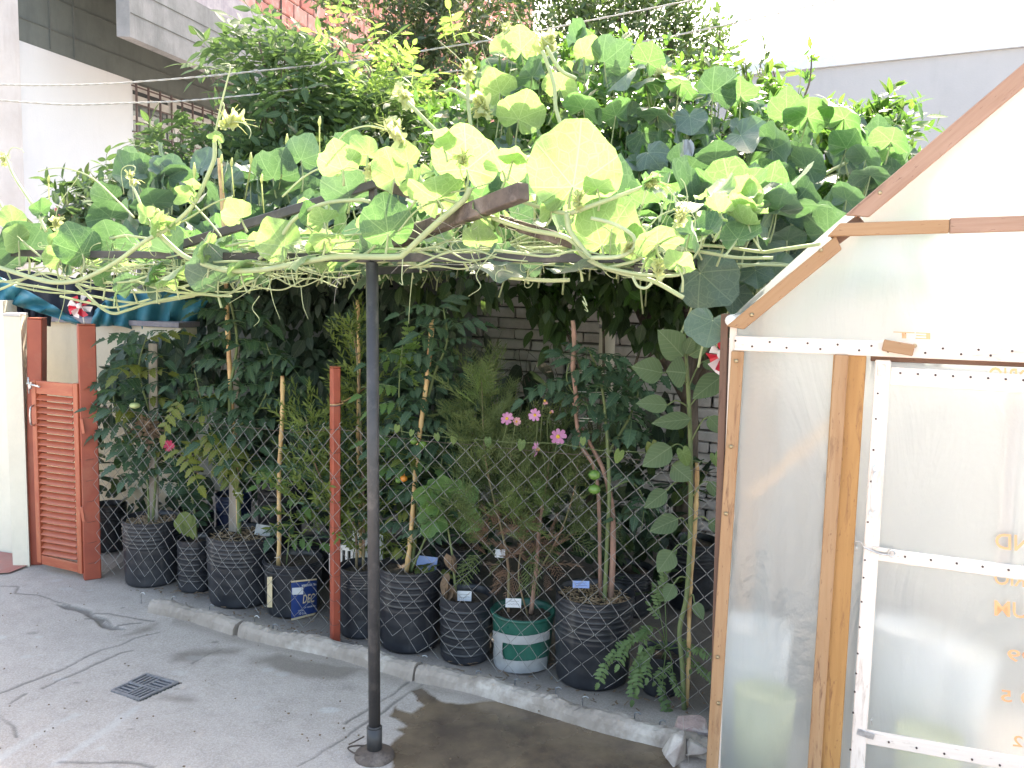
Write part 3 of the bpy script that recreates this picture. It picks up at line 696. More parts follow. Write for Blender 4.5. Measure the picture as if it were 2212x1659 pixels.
hbox('soffit', 5.55, 6.5, 7.97, 16, 4.46, 4.56, M['dark_concrete'], house)
hbox('fascia_beam', 5.5, 5.62, 7.97, 16, 3.72, 4.34, M['concrete_beam'], house, 'weathered grey concrete edge beam')
hbox('fascia_top', 5.5, 5.62, 7.972, 16, 4.342, 4.60, M['beam_top'], house, 'darker peeled upper strip of the edge beam')
for z in (3.93, 4.14): hbox('formwork_joint', 5.492, 5.499, 7.98, 15.9, z, z+.005, M['joint'], house)
hbox('vent', 6.485, 6.499, 8.92, 9.12, 2.36, 2.45, M['beam_top'], house)
# brick storey above the beam: every hollow brick near enough to be told apart
bw = thing('brick_wall', H(5.6, 9, 4.6), 'unplastered red hollow brick wall with smeared white mortar, behind the trees above the concrete beam', 'brick wall')
hbox('mortar_bed', 5.645, 5.95, 8.2, 24, 4.602, 12, M['mortar'], bw); hbox('mortar_bed', 5.645, 5.95, 16.003, 24, 0, 4.6, M['mortar'], bw)
bl = []
for r in range(36):
    z = 4.62+.205*r
    for c_ in range(46):
        d = 8.2+.345*c_+(.17 if r % 2 else 0)
        if d > 23.6: continue
        x_, y_, _ = proj(H(5.64, d+.15, z+.09))
        if -30 < y_ and x_ > 420: bl.append((d, z))
for r in range(22):
    z = .1+.205*r
    for c_ in range(20):
        d = 16.1+.345*c_+(.17 if r % 2 else 0)
        if z > 1.9 and d < 23.6: bl.append((d, z))
bl.sort()
bv = [bevel_box(.05, .325, .185, .012) for _ in range(3)]
for me in bv: me.materials.append(M['clay'])
hx = Vector((1, 0, 0)); 
ang = math.atan2(HV.y, HV.x)-math.pi/2
rest = MB()
for i, (d, z) in enumerate(bl):
    p = H(5.64+rnd(-.008, .008), d+.165, z+.092)
    Mx = Matrix.Translation(p) @ Euler((rnd(-.01, .01), rnd(-.02, .02), ang+rnd(-.01, .01))).to_matrix().to_4x4()
    if i < 290: link('brick', random.choice(bv), Mx, bw)
    else: rest.quadbox(p, Vector((.025, 0, 0)), HV*.162, Vector((0, 0, .092)))
rest.build('far_bricks', M['clay'], bw, False, kind='stuff')
# red ribbed brick parapet under the white wall
pp = thing('brick_parapet', at(170, 470, 7.6), 'low strip of red ribbed hollow bricks below the white house wall', 'brick wall')
for k in range(5):
    a, b_ = at(118+62*k, 446+2*k, 7.5+.28*k), at(118+62*(k+1)-3, 446+2*(k+1), 7.5+.28*(k+1))
    for rw in range(2):
        mb = MB(); z0 = a.z-.25-.26*rw
        for q in range(6): vec_box(mb, Vector((a.x, a.y, z0+.04*q)), Vector((b_.x-a.x, b_.y-a.y, 0)), Vector((-.02, .12, 0)), Vector((0, 0, .028)))
        vec_box(mb, Vector((a.x-.01, a.y+.015, z0)), Vector((b_.x-a.x, b_.y-a.y, 0)), Vector((-.02, .1, 0)), Vector((0, 0, .24)))
        mb.build('brick', M['clay'], pp, False)
# ---- grey rendered building on the right
gw0, gw1 = at(1480, 170, 10.2), at(2500, 60, 7.9)
gb = thing('grey_building', (gw0+gw1)/2-Vector((0, 0, gw0.z)), 'plain grey rendered building with a pale metal coping, behind the greenhouse on the right', 'building')
mb = MB(); e = gw1-gw0
vec_box(mb, Vector((gw0.x, gw0.y, 0)), Vector((e.x, e.y, 0)), Vector((1.2, 3, 0)), Vector((0, 0, gw0.z-.04))); mb.build('wall', M['grey_wall'], gb, False)
mb = MB(); vec_box(mb, Vector((gw0.x, gw0.y-.05, gw0.z-.037)), Vector((e.x, e.y, 0)), Vector((1.2, 3, 0)), Vector((0, 0, .11))); mb.build('coping', M['wall_cap'], gb, False)

# ================================================================== yard walls
WP = Vector((1.0, 5.4, 0)); WU = Vector((-.92, .39, 0)).normalized(); WN = Vector((-WU.y, WU.x, 0)); WN = WN if WN.y < 0 else -WN
bwall = thing('white_brick_wall', WP, 'old whitewashed brick wall with dark open joints, shaded, behind the pots on the right', 'brick wall')
mb = MB(); vec_box(mb, WP-WU*3.2-WN*.02, WU*5.6, -WN*.15, Vector((0, 0, 2.25))); mb.build('wall_core', M['wall_mortar'], bwall, False)
bs = []
for r in range(31):
    for c_ in range(23):
        u = -3.1+.245*c_+(.12 if r % 2 else 0); z = .02+.072*r; p = WP+WU*u+Vector((0, 0, z+.03)); x_, y_, _ = proj(p)
        vis = 930 < x_ < 1600 and 590 < y_ < 1300
        bs.append((0 if vis else 1, abs(x_-1300)+abs(y_-850), u, z))
bs.sort(); rest = MB()
def rough_brick(lx, ly, lz, s):
    bm = bmesh.new(); bmesh.ops.create_cube(bm, size=1); bmesh.ops.scale(bm, vec=(lx, ly, lz), verts=bm.verts)
    bmesh.ops.bevel(bm, geom=bm.edges[:], offset=.007, segments=1, affect='EDGES'); rg = random.Random(s)
    for v in bm.verts: v.co += Vector((rg.uniform(-.005, .005), rg.uniform(-.004, .004), rg.uniform(-.004, .004)))
    me = bpy.data.meshes.new('brick'); bm.to_mesh(me); bm.free(); me.materials.append(M['white_brick']); return me
rb = [rough_brick(.234, .05, .063, i) for i in range(8)]
wa = math.atan2(WU.y, WU.x)
for i, (_, _, u, z) in enumerate(bs):
    p = WP+WU*u+WN*(.012+rnd(-.006, .006))+Vector((0, 0, z+.03))
    if i < 295: link('brick', random.choice(rb), Matrix.Translation(p) @ Euler((0, rnd(-.012, .012), wa+rnd(-.015, .015))).to_matrix().to_4x4(), bwall)
    else: rest.quadbox(p, WU*.112, WN*.022, Vector((0, 0, .027)))
rest.build('outer_bricks', M['white_brick'], bwall, False, kind='stuff')
# PVC pipe on it
pc = onp(1311, 750, WP+WN*.10, WN); pipe = thing('drain_pipe', Vector((pc.x, pc.y, 1.0)), 'short pale plastic pipe fixed upright on the whitewashed brick wall', 'pipe')
mb = MB(); zt = onp(1311, 655, WP+WN*.1, WN).z; zb = onp(1311, 850, WP+WN*.1, WN).z
mb.tube([(pc.x, pc.y, zt), (pc.x, pc.y, zb)], .052, 16); mb.tube([(pc.x, pc.y, zb), (pc.x, pc.y, zb-.03)], [.052, .03], 16); mb.build('pipe_body', M['cream'], pipe)
mb = MB()
for zz in (zt-.16, zb+.12): mb.tube([(pc.x, pc.y, zz), (pc.x, pc.y, zz+.025)], .056, 16)
mb.build('clamp', M['galv'], pipe)
def wall_px(name, xa, da, xb, db, ztop, mat, label, thick=.15, z0=0.0, cat='wall'):
    a, b_ = at(xa, 800, da), at(xb, 800, db); a.z = b_.z = 0
    e = b_-a; n = Vector((-e.y, e.x, 0)).normalized(); n = n if n.y > 0 else -n
    t = thing(name, (a+b_)/2, label, cat); mb = MB(); vec_box(mb, a+Vector((0, 0, z0)), e, n*thick, Vector((0, 0, ztop-z0))); mb.build('wall_body', mat, t, False); return t, a, b_, n
dw, a, b_, n = wall_px('dark_rendered_wall', 300, 6.5, 1000, 5.65, 2.2, M['dark_concrete'], 'dark grey rendered wall almost hidden by creeper behind the tomato plants')
cw, a, b_, n = wall_px('cream_garden_wall', 60, 5.3, 392, 5.0, at(200, 699, 5.2).z, M['cream'], 'cream garden wall seen above and behind the louvred gate')
cap = MB(); vec_box(cap, a-n*.02+Vector((0, 0, at(200, 699, 5.2).z+.003)), b_-a, n*.2, Vector((0, 0, .03))); cap.build('coping', M['beam_top'], cw, False)
pil_g = gp(28, 1224), gp(64, 1224)
zt = at(46, 684, pil_g[0].y).z
t = thing('cream_pillar', pil_g[0], 'cream rendered pillar beside the gate latch, darker at its foot', 'pillar'); mb = MB()
vec_box(mb, pil_g[0], pil_g[1]-pil_g[0], Vector((-.05, .16, 0)), Vector((0, 0, zt))); mb.build('pillar_body', M['cream'], t, False)
mb = MB(); vec_box(mb, pil_g[0]+Vector((-.004, -.004, zt+.002)), (pil_g[1]-pil_g[0])*1.03, Vector((-.05, .165, 0)), Vector((0, 0, .012))); mb.build('pillar_cap', M['column_wall'], t, False)
lw_g = gp(-260, 1150), gp(27, 1196)
t = thing('left_boundary_wall', lw_g[1], 'pale cream wall at the left edge above the red floor', 'wall'); mb = MB()
vec_box(mb, lw_g[0], lw_g[1]-lw_g[0], Vector((-.04, .2, 0)), Vector((0, 0, at(14, 650, lw_g[1].y).z))); mb.build('wall_body', M['cream'], t, False)
# tarps
def sheet(name, up, lo, d0, d1, mat, parent, rip=.02, n=40, mrows=8, kind=None):
    U = smooth_path([Vector((x, y, 0)) for x, y in up], 12); L_ = smooth_path([Vector((x, y, 0)) for x, y in lo], 12)
    U = [U[int(i*(len(U)-1)/n)] for i in range(n+1)]; L_ = [L_[int(i*(len(L_)-1)/n)] for i in range(n+1)]; mb = MB(); V = []
    for j in range(mrows+1):
        for i in range(n+1):
            p = U[i].lerp(L_[i], j/mrows); d = d0+(d1-d0)*i/n+rip*math.sin(i*.9+j*.5)+rip*.6*math.sin(i*.37-j*.8)-.02*j/mrows
            V.append(tuple(at(p.x, p.y, d)))
    mb.add(V, [(j*(n+1)+i, j*(n+1)+i+1, (j+1)*(n+1)+i+1, (j+1)*(n+1)+i) for j in range(mrows) for i in range(n)])
    o = mb.build(name, mat, parent); sm = o.modifiers.new('thickness', 'SOLIDIFY'); sm.thickness = .004; return o
tp = thing('teal_tarp', at(330, 690, 5.1), 'teal tarpaulin sagging over the top of the cream garden wall', 'tarpaulin')
sheet('tarp_sheet', [(-60, 570), (0, 598), (92, 646), (175, 699)], [(-60, 640), (0, 650), (61, 668), (172, 703)], 4.75, 4.95, M['tarp'], tp)
sheet('tarp_sheet', [(205, 672), (245, 640), (340, 628), (450, 650)], [(196, 706), (260, 705), (346, 726), (425, 690)], 5.0, 5.2, M['tarp'], tp, .03)
sheet('lining', [(-60, 560), (60, 585), (160, 600), (260, 620)], [(0, 655), (100, 690), (190, 704), (250, 704)], 5.35, 5.45, M['black_cloth'], tp)
mesh_ = thing('dark_shade_cloth', at(55, 665, 5.0), 'dark crumpled cloth behind the tarpaulin next to the pillar', 'cloth')
sheet('cloth', [(22, 650), (60, 652), (110, 660)], [(28, 700), (66, 700), (110, 705)], 4.95, 5.1, M['black_cloth'], mesh_, .02)

# ================================================================== GATE with louvres, posts
gl, gr = gp(76, 1226), gp(192, 1250)
GN = Vector(((gr-gl).y, -(gr-gl).x, 0)).normalized(); GN = GN if GN.y < 0 else -GN
def GPt(x, y, off=0.0): return onp(x, y, gl+GN*(.02+off), GN)
gate = thing('louvred_gate', GPt(130, 1230), 'small worn red wooden gate made from a louvred shutter, hung between red posts', 'gate')
def gboard(name, a, b_, wpx, mat=M['gate_red'], th=.022, off=0.0, parent=None, nrm=None, cut=None):
    p, q = GPt(*a, off), GPt(*b_, off); return board(name, p, q, px(wpx, 4.55), th, nrm or GN, mat, parent or gate, .002, cut=cut)
gboard('stile', (75, 822), (88, 1214), 13); gboard('stile', (165, 828), (176, 1238), 13)
gboard('rail', (81, 836), (160, 843), 27, th=.02); gboard('rail', (93, 1208), (171, 1226), 20, th=.02)
for k in range(25):
    t = (k+.5)/25; y0 = 851+(1198-851)*t; y1 = 859+(1211-859)*t; xl, xr = 81.5+12*t, 158+11*t
    nn = (GN+Vector((0, 0, 1.0))).normalized()
    gboard('slat', (xl, y0), (xr, y1), 13.5, th=.006, off=-.004, nrm=nn)
for y in (905, 1095):
    o = gboard('hinge', (176, y), (181, y+32), 8, M['gate_red'], .006, .012)
mb = MB(); pth = smooth_path([GPt(71, 876, .014), GPt(66, 882, .05), GPt(65, 900, .055), GPt(67, 915, .05), GPt(72, 919, .014)], 6); mb.tube(pth, .005, 8); mb.build('handle', M['steel'], gate)
mb = MB(); mb.tube([GPt(58, 828, .03), GPt(86, 836, .03)], .005, 8); mb.tube([GPt(61, 815, .03), GPt(63, 850, .03)], .004, 8); mb.tube([GPt(66, 826, .02), GPt(66, 840, .03)], .007, 8); mb.build('latch', M['steel'], gate)
def post(name, base, top_y, side, rot, mat, label, topx=None):
    """square post seen on two faces"""
    zt = at(topx or base[0], top_y, gp(*base).y).z; b0 = gp(*base)
    tx = at(topx or base[0], top_y, b0.y)
    t = thing(name, b0, label, 'post', 'red painted wooden posts'); me = bevel_box(side, side, zt, .004)
    for v in me.vertices:
        if v.co.z > 0: v.co.x += 0
    L = Vector((tx.x-b0.x, 0, zt)); Mx = Matrix.Translation(b0+Vector((L.x/2, 0, zt/2))) @ L.to_track_quat('Z', 'Y').to_matrix().to_4x4() @ Matrix.Rotation(rot, 4, 'Z')
    link('post_body', me, Mx, t, mat)
    cp_ = bevel_box(side*1.0, side*1.0, .004, .001); link('post_top', cp_, Matrix.Translation(b0+Vector((L.x, 0, zt+.003))) @ Matrix.Rotation(rot, 4, 'Z'), t, M['gate_red'])
    return t, b0, zt
pgL = post('fence_post', (80, 1216), 688, .075, .15, M['red_wood'], 'dark red post behind the latch side of the gate, next to the cream pillar', 80)
pgR = post('fence_post', (199, 1247), 702, .082, .55, M['red_wood'], 'thick red post the louvred gate hangs on, with the pinwheel on its top', 186)
pM = post('fence_post', (724, 1388), 794, .037, .6, M['red_wood'], 'slim red post halfway along the chain link fence, left of the black pole', 724)

# ================================================================== CHAIN LINK FENCE
top_px = [(212, 868), (320, 885), (429, 902), (640, 924), (730, 916), (911, 941), (1001, 948), (1185, 965), (1368, 979), (1535, 1008)]
fence = thing('chain_link_fence', fence_g[2], 'galvanised chain link fence stretched in front of the row of black pots', 'fence')
cum = [0]
for a, b_ in zip(fence_g[:-1], fence_g[1:]): cum.append(cum[-1]+(b_-a).length)
def fpos(s):
    s = max(0, min(cum[-1]*1.0001, s))
    for i in range(len(cum)-1):
        if s <= cum[i+1] or i == len(cum)-2: return fence_g[i].lerp(fence_g[i+1], (s-cum[i])/(cum[i+1]-cum[i]))
def ztop(s):
    p = fpos(s); x_ = proj(Vector((p.x, p.y, 1)))[0]; y_ = np.interp(x_, [q[0] for q in top_px], [q[1] for q in top_px]); return at(x_, y_, p.y).z
hw = .0445; NW = int(cum[-1]/hw)
zref = .99
def fnode(i, r):
    """crossing point of the net: column i, row r counted down from the top"""
    s = i*hw; p = fpos(s); zt = ztop(s); hgt = zt-.045; z = zt-r*.0450*(hgt/.94)
    sx = .006*math.sin(s*3+r*.5)+.003*math.sin(s*17+r*1.3); low = max(0, r-16)/5
    return Vector((p.x+sx+low*.012*math.sin(s*9), p.y+.008*math.sin(s*2.3+r*.21)-.02+low*.015*math.sin(s*5), z+low*.012*math.sin(s*7+1)))
NR = 21
for i in range(NW):
    mb = MB(); pts = []; nr = NR-(1 if random.random() < .4 else 0)
    for r in range(nr+1):
        col = i+(r+i) % 2; pts.append(fnode(col, r))
    q = [pts[0]+Vector((.006, 0, .014)), pts[0]+Vector((-.004, -.003, .007))] if (i % 2) == 1 else []
    if i % 2 == 0: q = []
    path = []
    for k, p in enumerate(q+pts): path.append(p+Vector((0, .0016*(1 if k % 2 else -1), 0)))
    # slightly rounded knuckles
    out = [path[0]]
    for a, b_ in zip(path[:-1], path[1:]): out += [a.lerp(b_, .06), a.lerp(b_, .94)]
    out.append(path[-1])
    mb.tube(out, .00112, 4, cap=False); mb.build('wire', M['galv'], fence)
mb = MB(); mb.tube([fpos(s)+Vector((0, -.021, ztop(s)-.018)) for s in np.linspace(.02, cum[-1], 60)], .0012, 4); mb.build('top_wire', M['rust_metal'], fence)
for b0, zt in ((pgR[1], pgR[2]), (pM[1], pM[2])):
    for k in range(8):
        z = .1+.11*k; sd = .045 if b0 is pgR[1] else .025
        mb = MB(); mb.tube([b0+Vector((sd*math.cos(a)*1.05, sd*math.sin(a)*1.05, z+.01*math.sin(a))) for a in np.linspace(-3.3, .2, 10)], .0009, 4); mb.build('tie_wire', M['rust_metal'], fence)
# hooks in the floor in front of the fence
hooks = [(305, 1298, 24), (372, 1312, 30), (453, 1326, 26), (550, 1352, 28), (590, 1362, 20), (635, 1385, 30), (912, 1428, 18), (1028, 1459, 16), (1112, 1477, 16), (1258, 1520, 22), (1370, 1558, 26), (1200, 1500, 22), (845, 1402, 22), (1424, 1575, 26)]
for i, (x, y, h) in enumerate(hooks):
    p = gp(x, y+6); hh = px(h, p.y+.15); t = thing('floor_hook', p, ['thin bent steel hook standing in the floor nearest the gate post', 'bent steel hook left of the kerb end', 'bent steel hook just behind the kerb end', 'bent steel hook in front of the large ribbed pot', 'half-buried steel hook beside the kerb crack', 'steel hook in front of the labelled bucket', 'white-tipped hook below the fence right of the black pole', 'short hook below the second ribbed pot', 'short hook in front of the slim pot', 'rusty hook in front of the taped green bucket', 'hook in front of the biggest ribbed pot on the right', 'hook beside the taped green bucket', 'hook close to the right side of the black pole', 'last hook near the rubble lumps'][i], 'hook', 'steel hooks in the floor along the fence')
    mb = MB(); mb.tube(smooth_path([p-Vector((0, 0, .01)), p+Vector((0, 0, hh*.8)), p+Vector((.004, 0, hh)), p+Vector((.014, 0, hh*1.03)), p+Vector((.022, -.004, hh*.9))], 5), .0028, 6); mb.build('rod', M['galv'] if i % 3 else M['steel'], t)

# ================================================================== POTS
def lathe(mb, c, prof, n=40, wob=.012, sq=1.0, mi=0):
    V = []
    ph = rnd(0, 6)
    for r, z in prof:
        for j in range(n):
            a = 2*math.pi*j/n; rr = r*(1+wob*math.sin(2*a+ph)+wob*.6*math.sin(3*a+z*20+ph)); V.append((c.x+rr*math.cos(a), c.y+rr*math.sin(a), c.z+z))
    k = len(prof); mb.add(V, [(i*n+j, i*n+(j+1) % n, (i+1)*n+(j+1) % n, (i+1)*n+j) for i in range(k-1) for j in range(n)], mi=mi)
POT = {}
def pot(key, xl, xr, yr, yb, label, mat='pot_black', ribs=(0.0, .45), nr=7, taper=.93, cat='plant pot', soilmat='soil', group='black plastic plant pots behind the fence', wob=.015, name='plant_pot', d=None):
    xc = (xl+xr)/2; f = gp(xc, yb) if d is None else Vector((at(xc, yb, d).x, d, 0)); r = px((xr-xl)/2, f.y*math.cos(PITCH)+1.0*math.sin(PITCH))*1.09
    vdir = Vector((f.x, f.y, 0)).normalized(); c = f+vdir*r*taper; hgt = at(xc, yr, (f+vdir*r*(taper-1)).y).z-max(0, 0)
    t = thing(name, c, label, cat, group); mb = MB(); prof = [(0.001, .004), (r*taper*.97, .004), (r*taper, .012)]
    nz = 90
    for i in range(nz+1):
        q = i/nz; z = .015+(hgt-.015)*q; rr = r*(taper+(1-taper)*q**.7); dpt = 1-q
        if ribs[0] < dpt < ribs[1]: rr *= 1+.035*max(0, math.sin(dpt/(ribs[1]/nr)*2*math.pi))**5-.006
        elif nr and dpt >= ribs[1]: rr *= 1+.004*math.sin(dpt*40)
        prof.append((rr, z))
    prof += [(r*1.02, hgt+.002), (r*.97, hgt), (r*.955, hgt-.03), (r*.95, hgt-.09)]
    lathe(mb, c, prof, 44, wob); mb.build('pot_body', M[mat], t)
    mb = MB(); V = []; n = 30; zc = hgt-.035
    for k in range(6):
        for j in range(n):
            a = 2*math.pi*j/n; V.append((c.x+r*.955*k/5*math.cos(a), c.y+r*.955*k/5*math.sin(a), zc+rnd(-.006, .008)))
    mb.add(V, [(k*n+j, k*n+(j+1) % n, (k+1)*n+(j+1) % n, (k+1)*n+j) for k in range(5) for j in range(n)]); mb.build('soil', M['soil'], t)
    if soilmat == 'mulch':
        mb = MB()
        for _ in range(260):
            a, q = rnd(0, 6.28), math.sqrt(random.random())*r*.9; p = c+Vector((q*math.cos(a), q*math.sin(a), zc+.008+rnd(0, .016))); dr = rv().normalized(); dr.z *= .35
            mb.quadbox(p, dr*rnd(.008, .024), dr.cross(Vector((0, 0, 1))).normalized()*rnd(.001, .004), Vector((0, 0, .0006)))
        tag(mb.build('straw', M['mulch'], t), kind='stuff')
    POT[key] = (c, r, hgt, t); return t
pot('p1', 275, 386, 1133, 1271, 'black ribbed pot nearest the gate, holding the tomato tied to a grey stake', soilmat='mulch')
pot('p2', 388, 457, 1172, 1283, 'slim black pot squeezed between the first two large ribbed pots', ribs=(.1, .9), nr=8)
pot('p3', 455, 592, 1170, 1317, 'large ribbed black pot third from the gate, with straw and a grey card on top', soilmat='mulch')
pot('p5', 734, 824, 1236, 1383, 'ribbed black pot directly left of the black pole', ribs=(0, .3))
pot('p6', 819, 950, 1242, 1415, 'large black pot with wide ribs directly right of the black pole', ribs=(0, .5), nr=6)
pot('p7', 949, 1060, 1303, 1440, 'smooth black pot with faint rings holding a lobed-leaf seedling', ribs=(.1, 1), nr=7)
pot('p9', 1196, 1356, 1308, 1496, 'biggest ribbed black pot on the right, with straw and a pale blue tag', ribs=(0, .48), nr=7, soilmat='mulch', wob=.02)
pot('p10', 1378, 1470, 1425, 1510, 'low black pot with a lacy-leaved plant spilling over its side', ribs=(0, 0), nr=0, taper=.82)
pot('p4', 575, 692, 1224, 1338, 'black paint bucket with a navy printed label, reused as a planter', taper=.88, ribs=(0, 0), nr=0, name='labelled_bucket', cat='bucket', group=None)
pot('p8', 1062, 1190, 1342, 1456, 'green bucket patched with grey tape, holding the pink cosmos', 'pot_green', taper=.86, ribs=(0, 0), nr=0, name='taped_bucket', cat='bucket', group=None)
for k, (xl, xr, yr, yb, d, mt, lb) in enumerate([
    (205, 272, 1098, 1250, 4.75, 'pot_black', 'big dark pot in deep shade just behind the red gate post'),
    (560, 650, 1045, 1200, 4.6, 'pot_black', 'dark pot in the back row above the labelled bucket'),
    (470, 540, 1075, 1180, 4.9, 'pot_blue', 'navy pot in the back row behind the third pot'),
    (640, 720, 1180, 1250, 4.35, 'pot_black', 'low dark pot in the back row left of the slim red post'),
    (940, 1035, 1190, 1330, 3.95, 'pot_black', 'dark pot in the back row between the smooth pot and the wide ribbed pot'),
    (1300, 1400, 1240, 1400, 4.0, 'pot_black', 'dark pot in the back row behind the biggest ribbed pot'),
    (1440, 1540, 1180, 1340, 4.1, 'pot_black', 'dark pot in the back row behind the sunflower stem'),
    (380, 460, 1110, 1200, 4.8, 'pot_black', 'dark pot in the back row behind the slim pot')]):
    pot('b%d' % k, xl, xr, yr, yb, lb, mt, d=d, ribs=(0, .4), nr=6)
# bucket band, handle and label
def on_pot(key, ang, z, off=.002, taper=.93):
    c, r, h, _ = POT[key]; q = z/h; rr = r*(taper+(1-taper)*q**.7)+off; return c+Vector((rr*math.cos(ang), rr*math.sin(ang), z))
def pot_patch(key, xa, xb, ya, yb, mat, name, off, taper, n=14, jag=0.0, m_=5):
    """curved patch on the pot wall between seen columns xa..xb and rows ya..yb"""
    c, r, h, t = POT[key]
    def hit(x, y):
        rr_ = ray(x, y); o = CAM; best = None
        dx, dy = rr_.x, rr_.y; ox, oy = o.x-c.x, o.y-c.y; R_ = r*((1+taper)/2)+off
        for _ in range(4):
            A, B, C = dx*dx+dy*dy, 2*(ox*dx+oy*dy), ox*ox+oy*oy-R_*R_; D = B*B-4*A*C
            tt = (-B-math.sqrt(max(D, 0)))/(2*A); P = o+rr_*tt; q = max(0, min(1, P.z/h)); R_ = r*(taper+(1-taper)*q**.7)*1.02+off
        return P
    mb = MB(); V = []
    for j in range(m_+1):
        for i in range(n+1):
            x = xa+(xb-xa)*i/n+(rnd(-jag, jag)*8 if i in (0, n) else 0); y = ya(x) if callable(ya) else ya; y2 = yb(x) if callable(yb) else yb
            V.append(tuple(hit(x, y+(y2-y)*j/m_+(rnd(-jag, jag)*4 if j in (0, m_) else 0))))
    mb.add(V, [(j*(n+1)+i, j*(n+1)+i+1, (j+1)*(n+1)+i+1, (j+1)*(n+1)+i) for j in range(m_) for i in range(n)])
    return mb.build(name, M[mat], t), hit
_, hit4 = pot_patch('p4', 629, 684, lambda x: 1259-.10*(x-629), lambda x: 1336-.25*(x-629), 'label_blue', 'printed_label', .003, .88)
pot_patch('p4', 629, 684, lambda x: 1255-.10*(x-629), lambda x: 1258.5-.10*(x-629), 'label_cream', 'label_band', .0035, .88, m_=1)
pot_patch('p4', 629, 682, lambda x: 1336.5-.25*(x-629), lambda x: 1341-.25*(x-629), 'label_cream', 'label_band', .0035, .88, m_=1)
pot_patch('p4', 631, 655, lambda x: 1270-.05*(x-631), lambda x: 1285-.05*(x-631), 'tag_white', 'sticker', .0055, .88, 4, m_=2)
pot_patch('p4', 577, 588, 1246, 1312, 'label_cream', 'label_edge', .003, .88, 3)
def font_mesh(txt, shear=0.0):
    cu = bpy.data.curves.new('lettering', 'FONT'); cu.body = txt; cu.size = 1; cu.shear = shear; cu.resolution_u = 3; cu.offset = .012
    o = bpy.data.objects.new('tmp', cu); COL.objects.link(o); bpy.context.view_layer.update()
    me = bpy.data.meshes.new_from_object(o); bpy.data.objects.remove(o); bpy.data.curves.remove(cu); return me
def letter(txt, x, y, wpx, hpx, skew, fn, mat, name, parent, shear=0.0, mirror=False):
    me = font_mesh(txt, shear); xs = [v.co.x for v in me.vertices]; ys = [v.co.y for v in me.vertices]; w_, h_ = max(xs)-min(xs), max(ys)-min(ys)
    x0, y0 = min(xs), min(ys); base = WM[parent].translation
    for v in me.vertices:
        u = (v.co.x-x0)/w_; q = (v.co.y-y0)/h_
        if mirror: u = 1-u
        v.co = fn(x+u*wpx, y-q*hpx+skew*u*wpx)-base
    me.materials.clear(); me.materials.append(M[mat]); o = link(name, me, Matrix.Translation(base), parent); return o
f4 = lambda x, y: hit4(x, y)+(CAM-hit4(x, y)).normalized()*.003
P4 = POT['p4'][3]
letter('MEMBRANA TRA', 652, 1268, 32, 5, -.11, f4, 'tag_white', 'lettering', P4)
letter('DEC', 654, 1304, 26, 19, -.14, f4, 'label_cream', 'lettering', P4, .2)
letter('y nada lo', 657, 1315, 25, 5, -.16, f4, 'tag_white', 'lettering', P4, .3)
letter('10 Lts.', 646, 1328, 15, 5, -.1, f4, 'tag_white', 'lettering', P4)
letter('COLOR', 644, 1321, 11, 3, -.1, f4, 'tag_white', 'lettering', P4)
c, r, h, t = POT['p4']; mb = MB()
for z in (h-.012, h-.04): mb.tube([c+Vector((r*1.03*math.cos(a), r*1.03*math.sin(a), z)) for a in np.linspace(0, 6.2832, 40)], .004, 6, cap=False)
mb.build('rim_ring', M['pot_black'], t)
c, r, h, t = POT['p8']; mb = MB(); mb.tube([c+Vector((r*1.03*math.cos(a), r*1.03*math.sin(a), h-.004)) for a in np.linspace(0, 6.2832, 40)], .006, 6, cap=False); mb.build('rim_ring', M['pot_green'], t)
sag = lambda x, y0: y0+14*(1-((x-1126)/64)**2)
pot_patch('p8', 1064.5, 1187.5, lambda x: sag(x, 1360), lambda x: sag(x, 1379), 'tape', 'tape_strip', .004, .86, 24, .08)
pot_patch('p8', 1066, 1086, 1378, 1452, 'tape', 'tape_strip', .003, .86, 8, .12); pot_patch('p8', 1070, 1182, lambda x: sag(x, 1414), lambda x: sag(x, 1441), 'tape', 'tape_strip', .005, .86, 24, .1)
# tags on sticks
for i, (key, x, y, wp, hp, mt, lb) in enumerate([
    ('p3', 568, 1143, 33, 24, 'tape', 'tilted grey card stuck in the straw of the third pot'), ('p6', 922, 1214, 44, 30, 'tag_blue', 'blue card standing in the wide ribbed pot right of the pole'),
    ('p7', 1003, 1287, 31, 22, 'tag_white', 'pale handwritten tag in the smooth black pot'), ('p8', 1109, 1302, 34, 20, 'tag_white', 'white handwritten tag in the taped green bucket'),
    ('p9', 1255, 1262, 36, 16, 'tag_blue', 'pale blue handwritten tag in the biggest ribbed pot'), ('p8', 1080, 1195, 22, 18, 'tag_white', 'small white tag hanging low in the cosmos plant')]):
    c, r, h, _ = POT[key]; d = c.y-.02+(.05 if i in (0, 1) else 0); a, b_ = at(x-wp/2, y, d), at(x+wp/2, y+(5 if i in (0, 1) else 1), d)
    t = thing('plant_tag', (a+b_)/2, lb, 'plant tag', 'plant tags in the pots')
    nn = Vector((rnd(-.2, .2), -1, .35)); o = board('card', a, b_, px(hp, d), .002, nn, M[mt], t, .0009)
    if i in (2, 3, 4):
        mb = MB(); x0 = (a+b_)/2
        for row in range(2):
            pts = [at(x-wp*.35+wp*.7*k/12, y-hp*.15+row*hp*.3+rnd(-1, 1), d)+nn.normalized()*.004 for k in range(13)]; mb.tube(pts, .0006, 3)
        mb.build('handwriting', M['ink'], t)

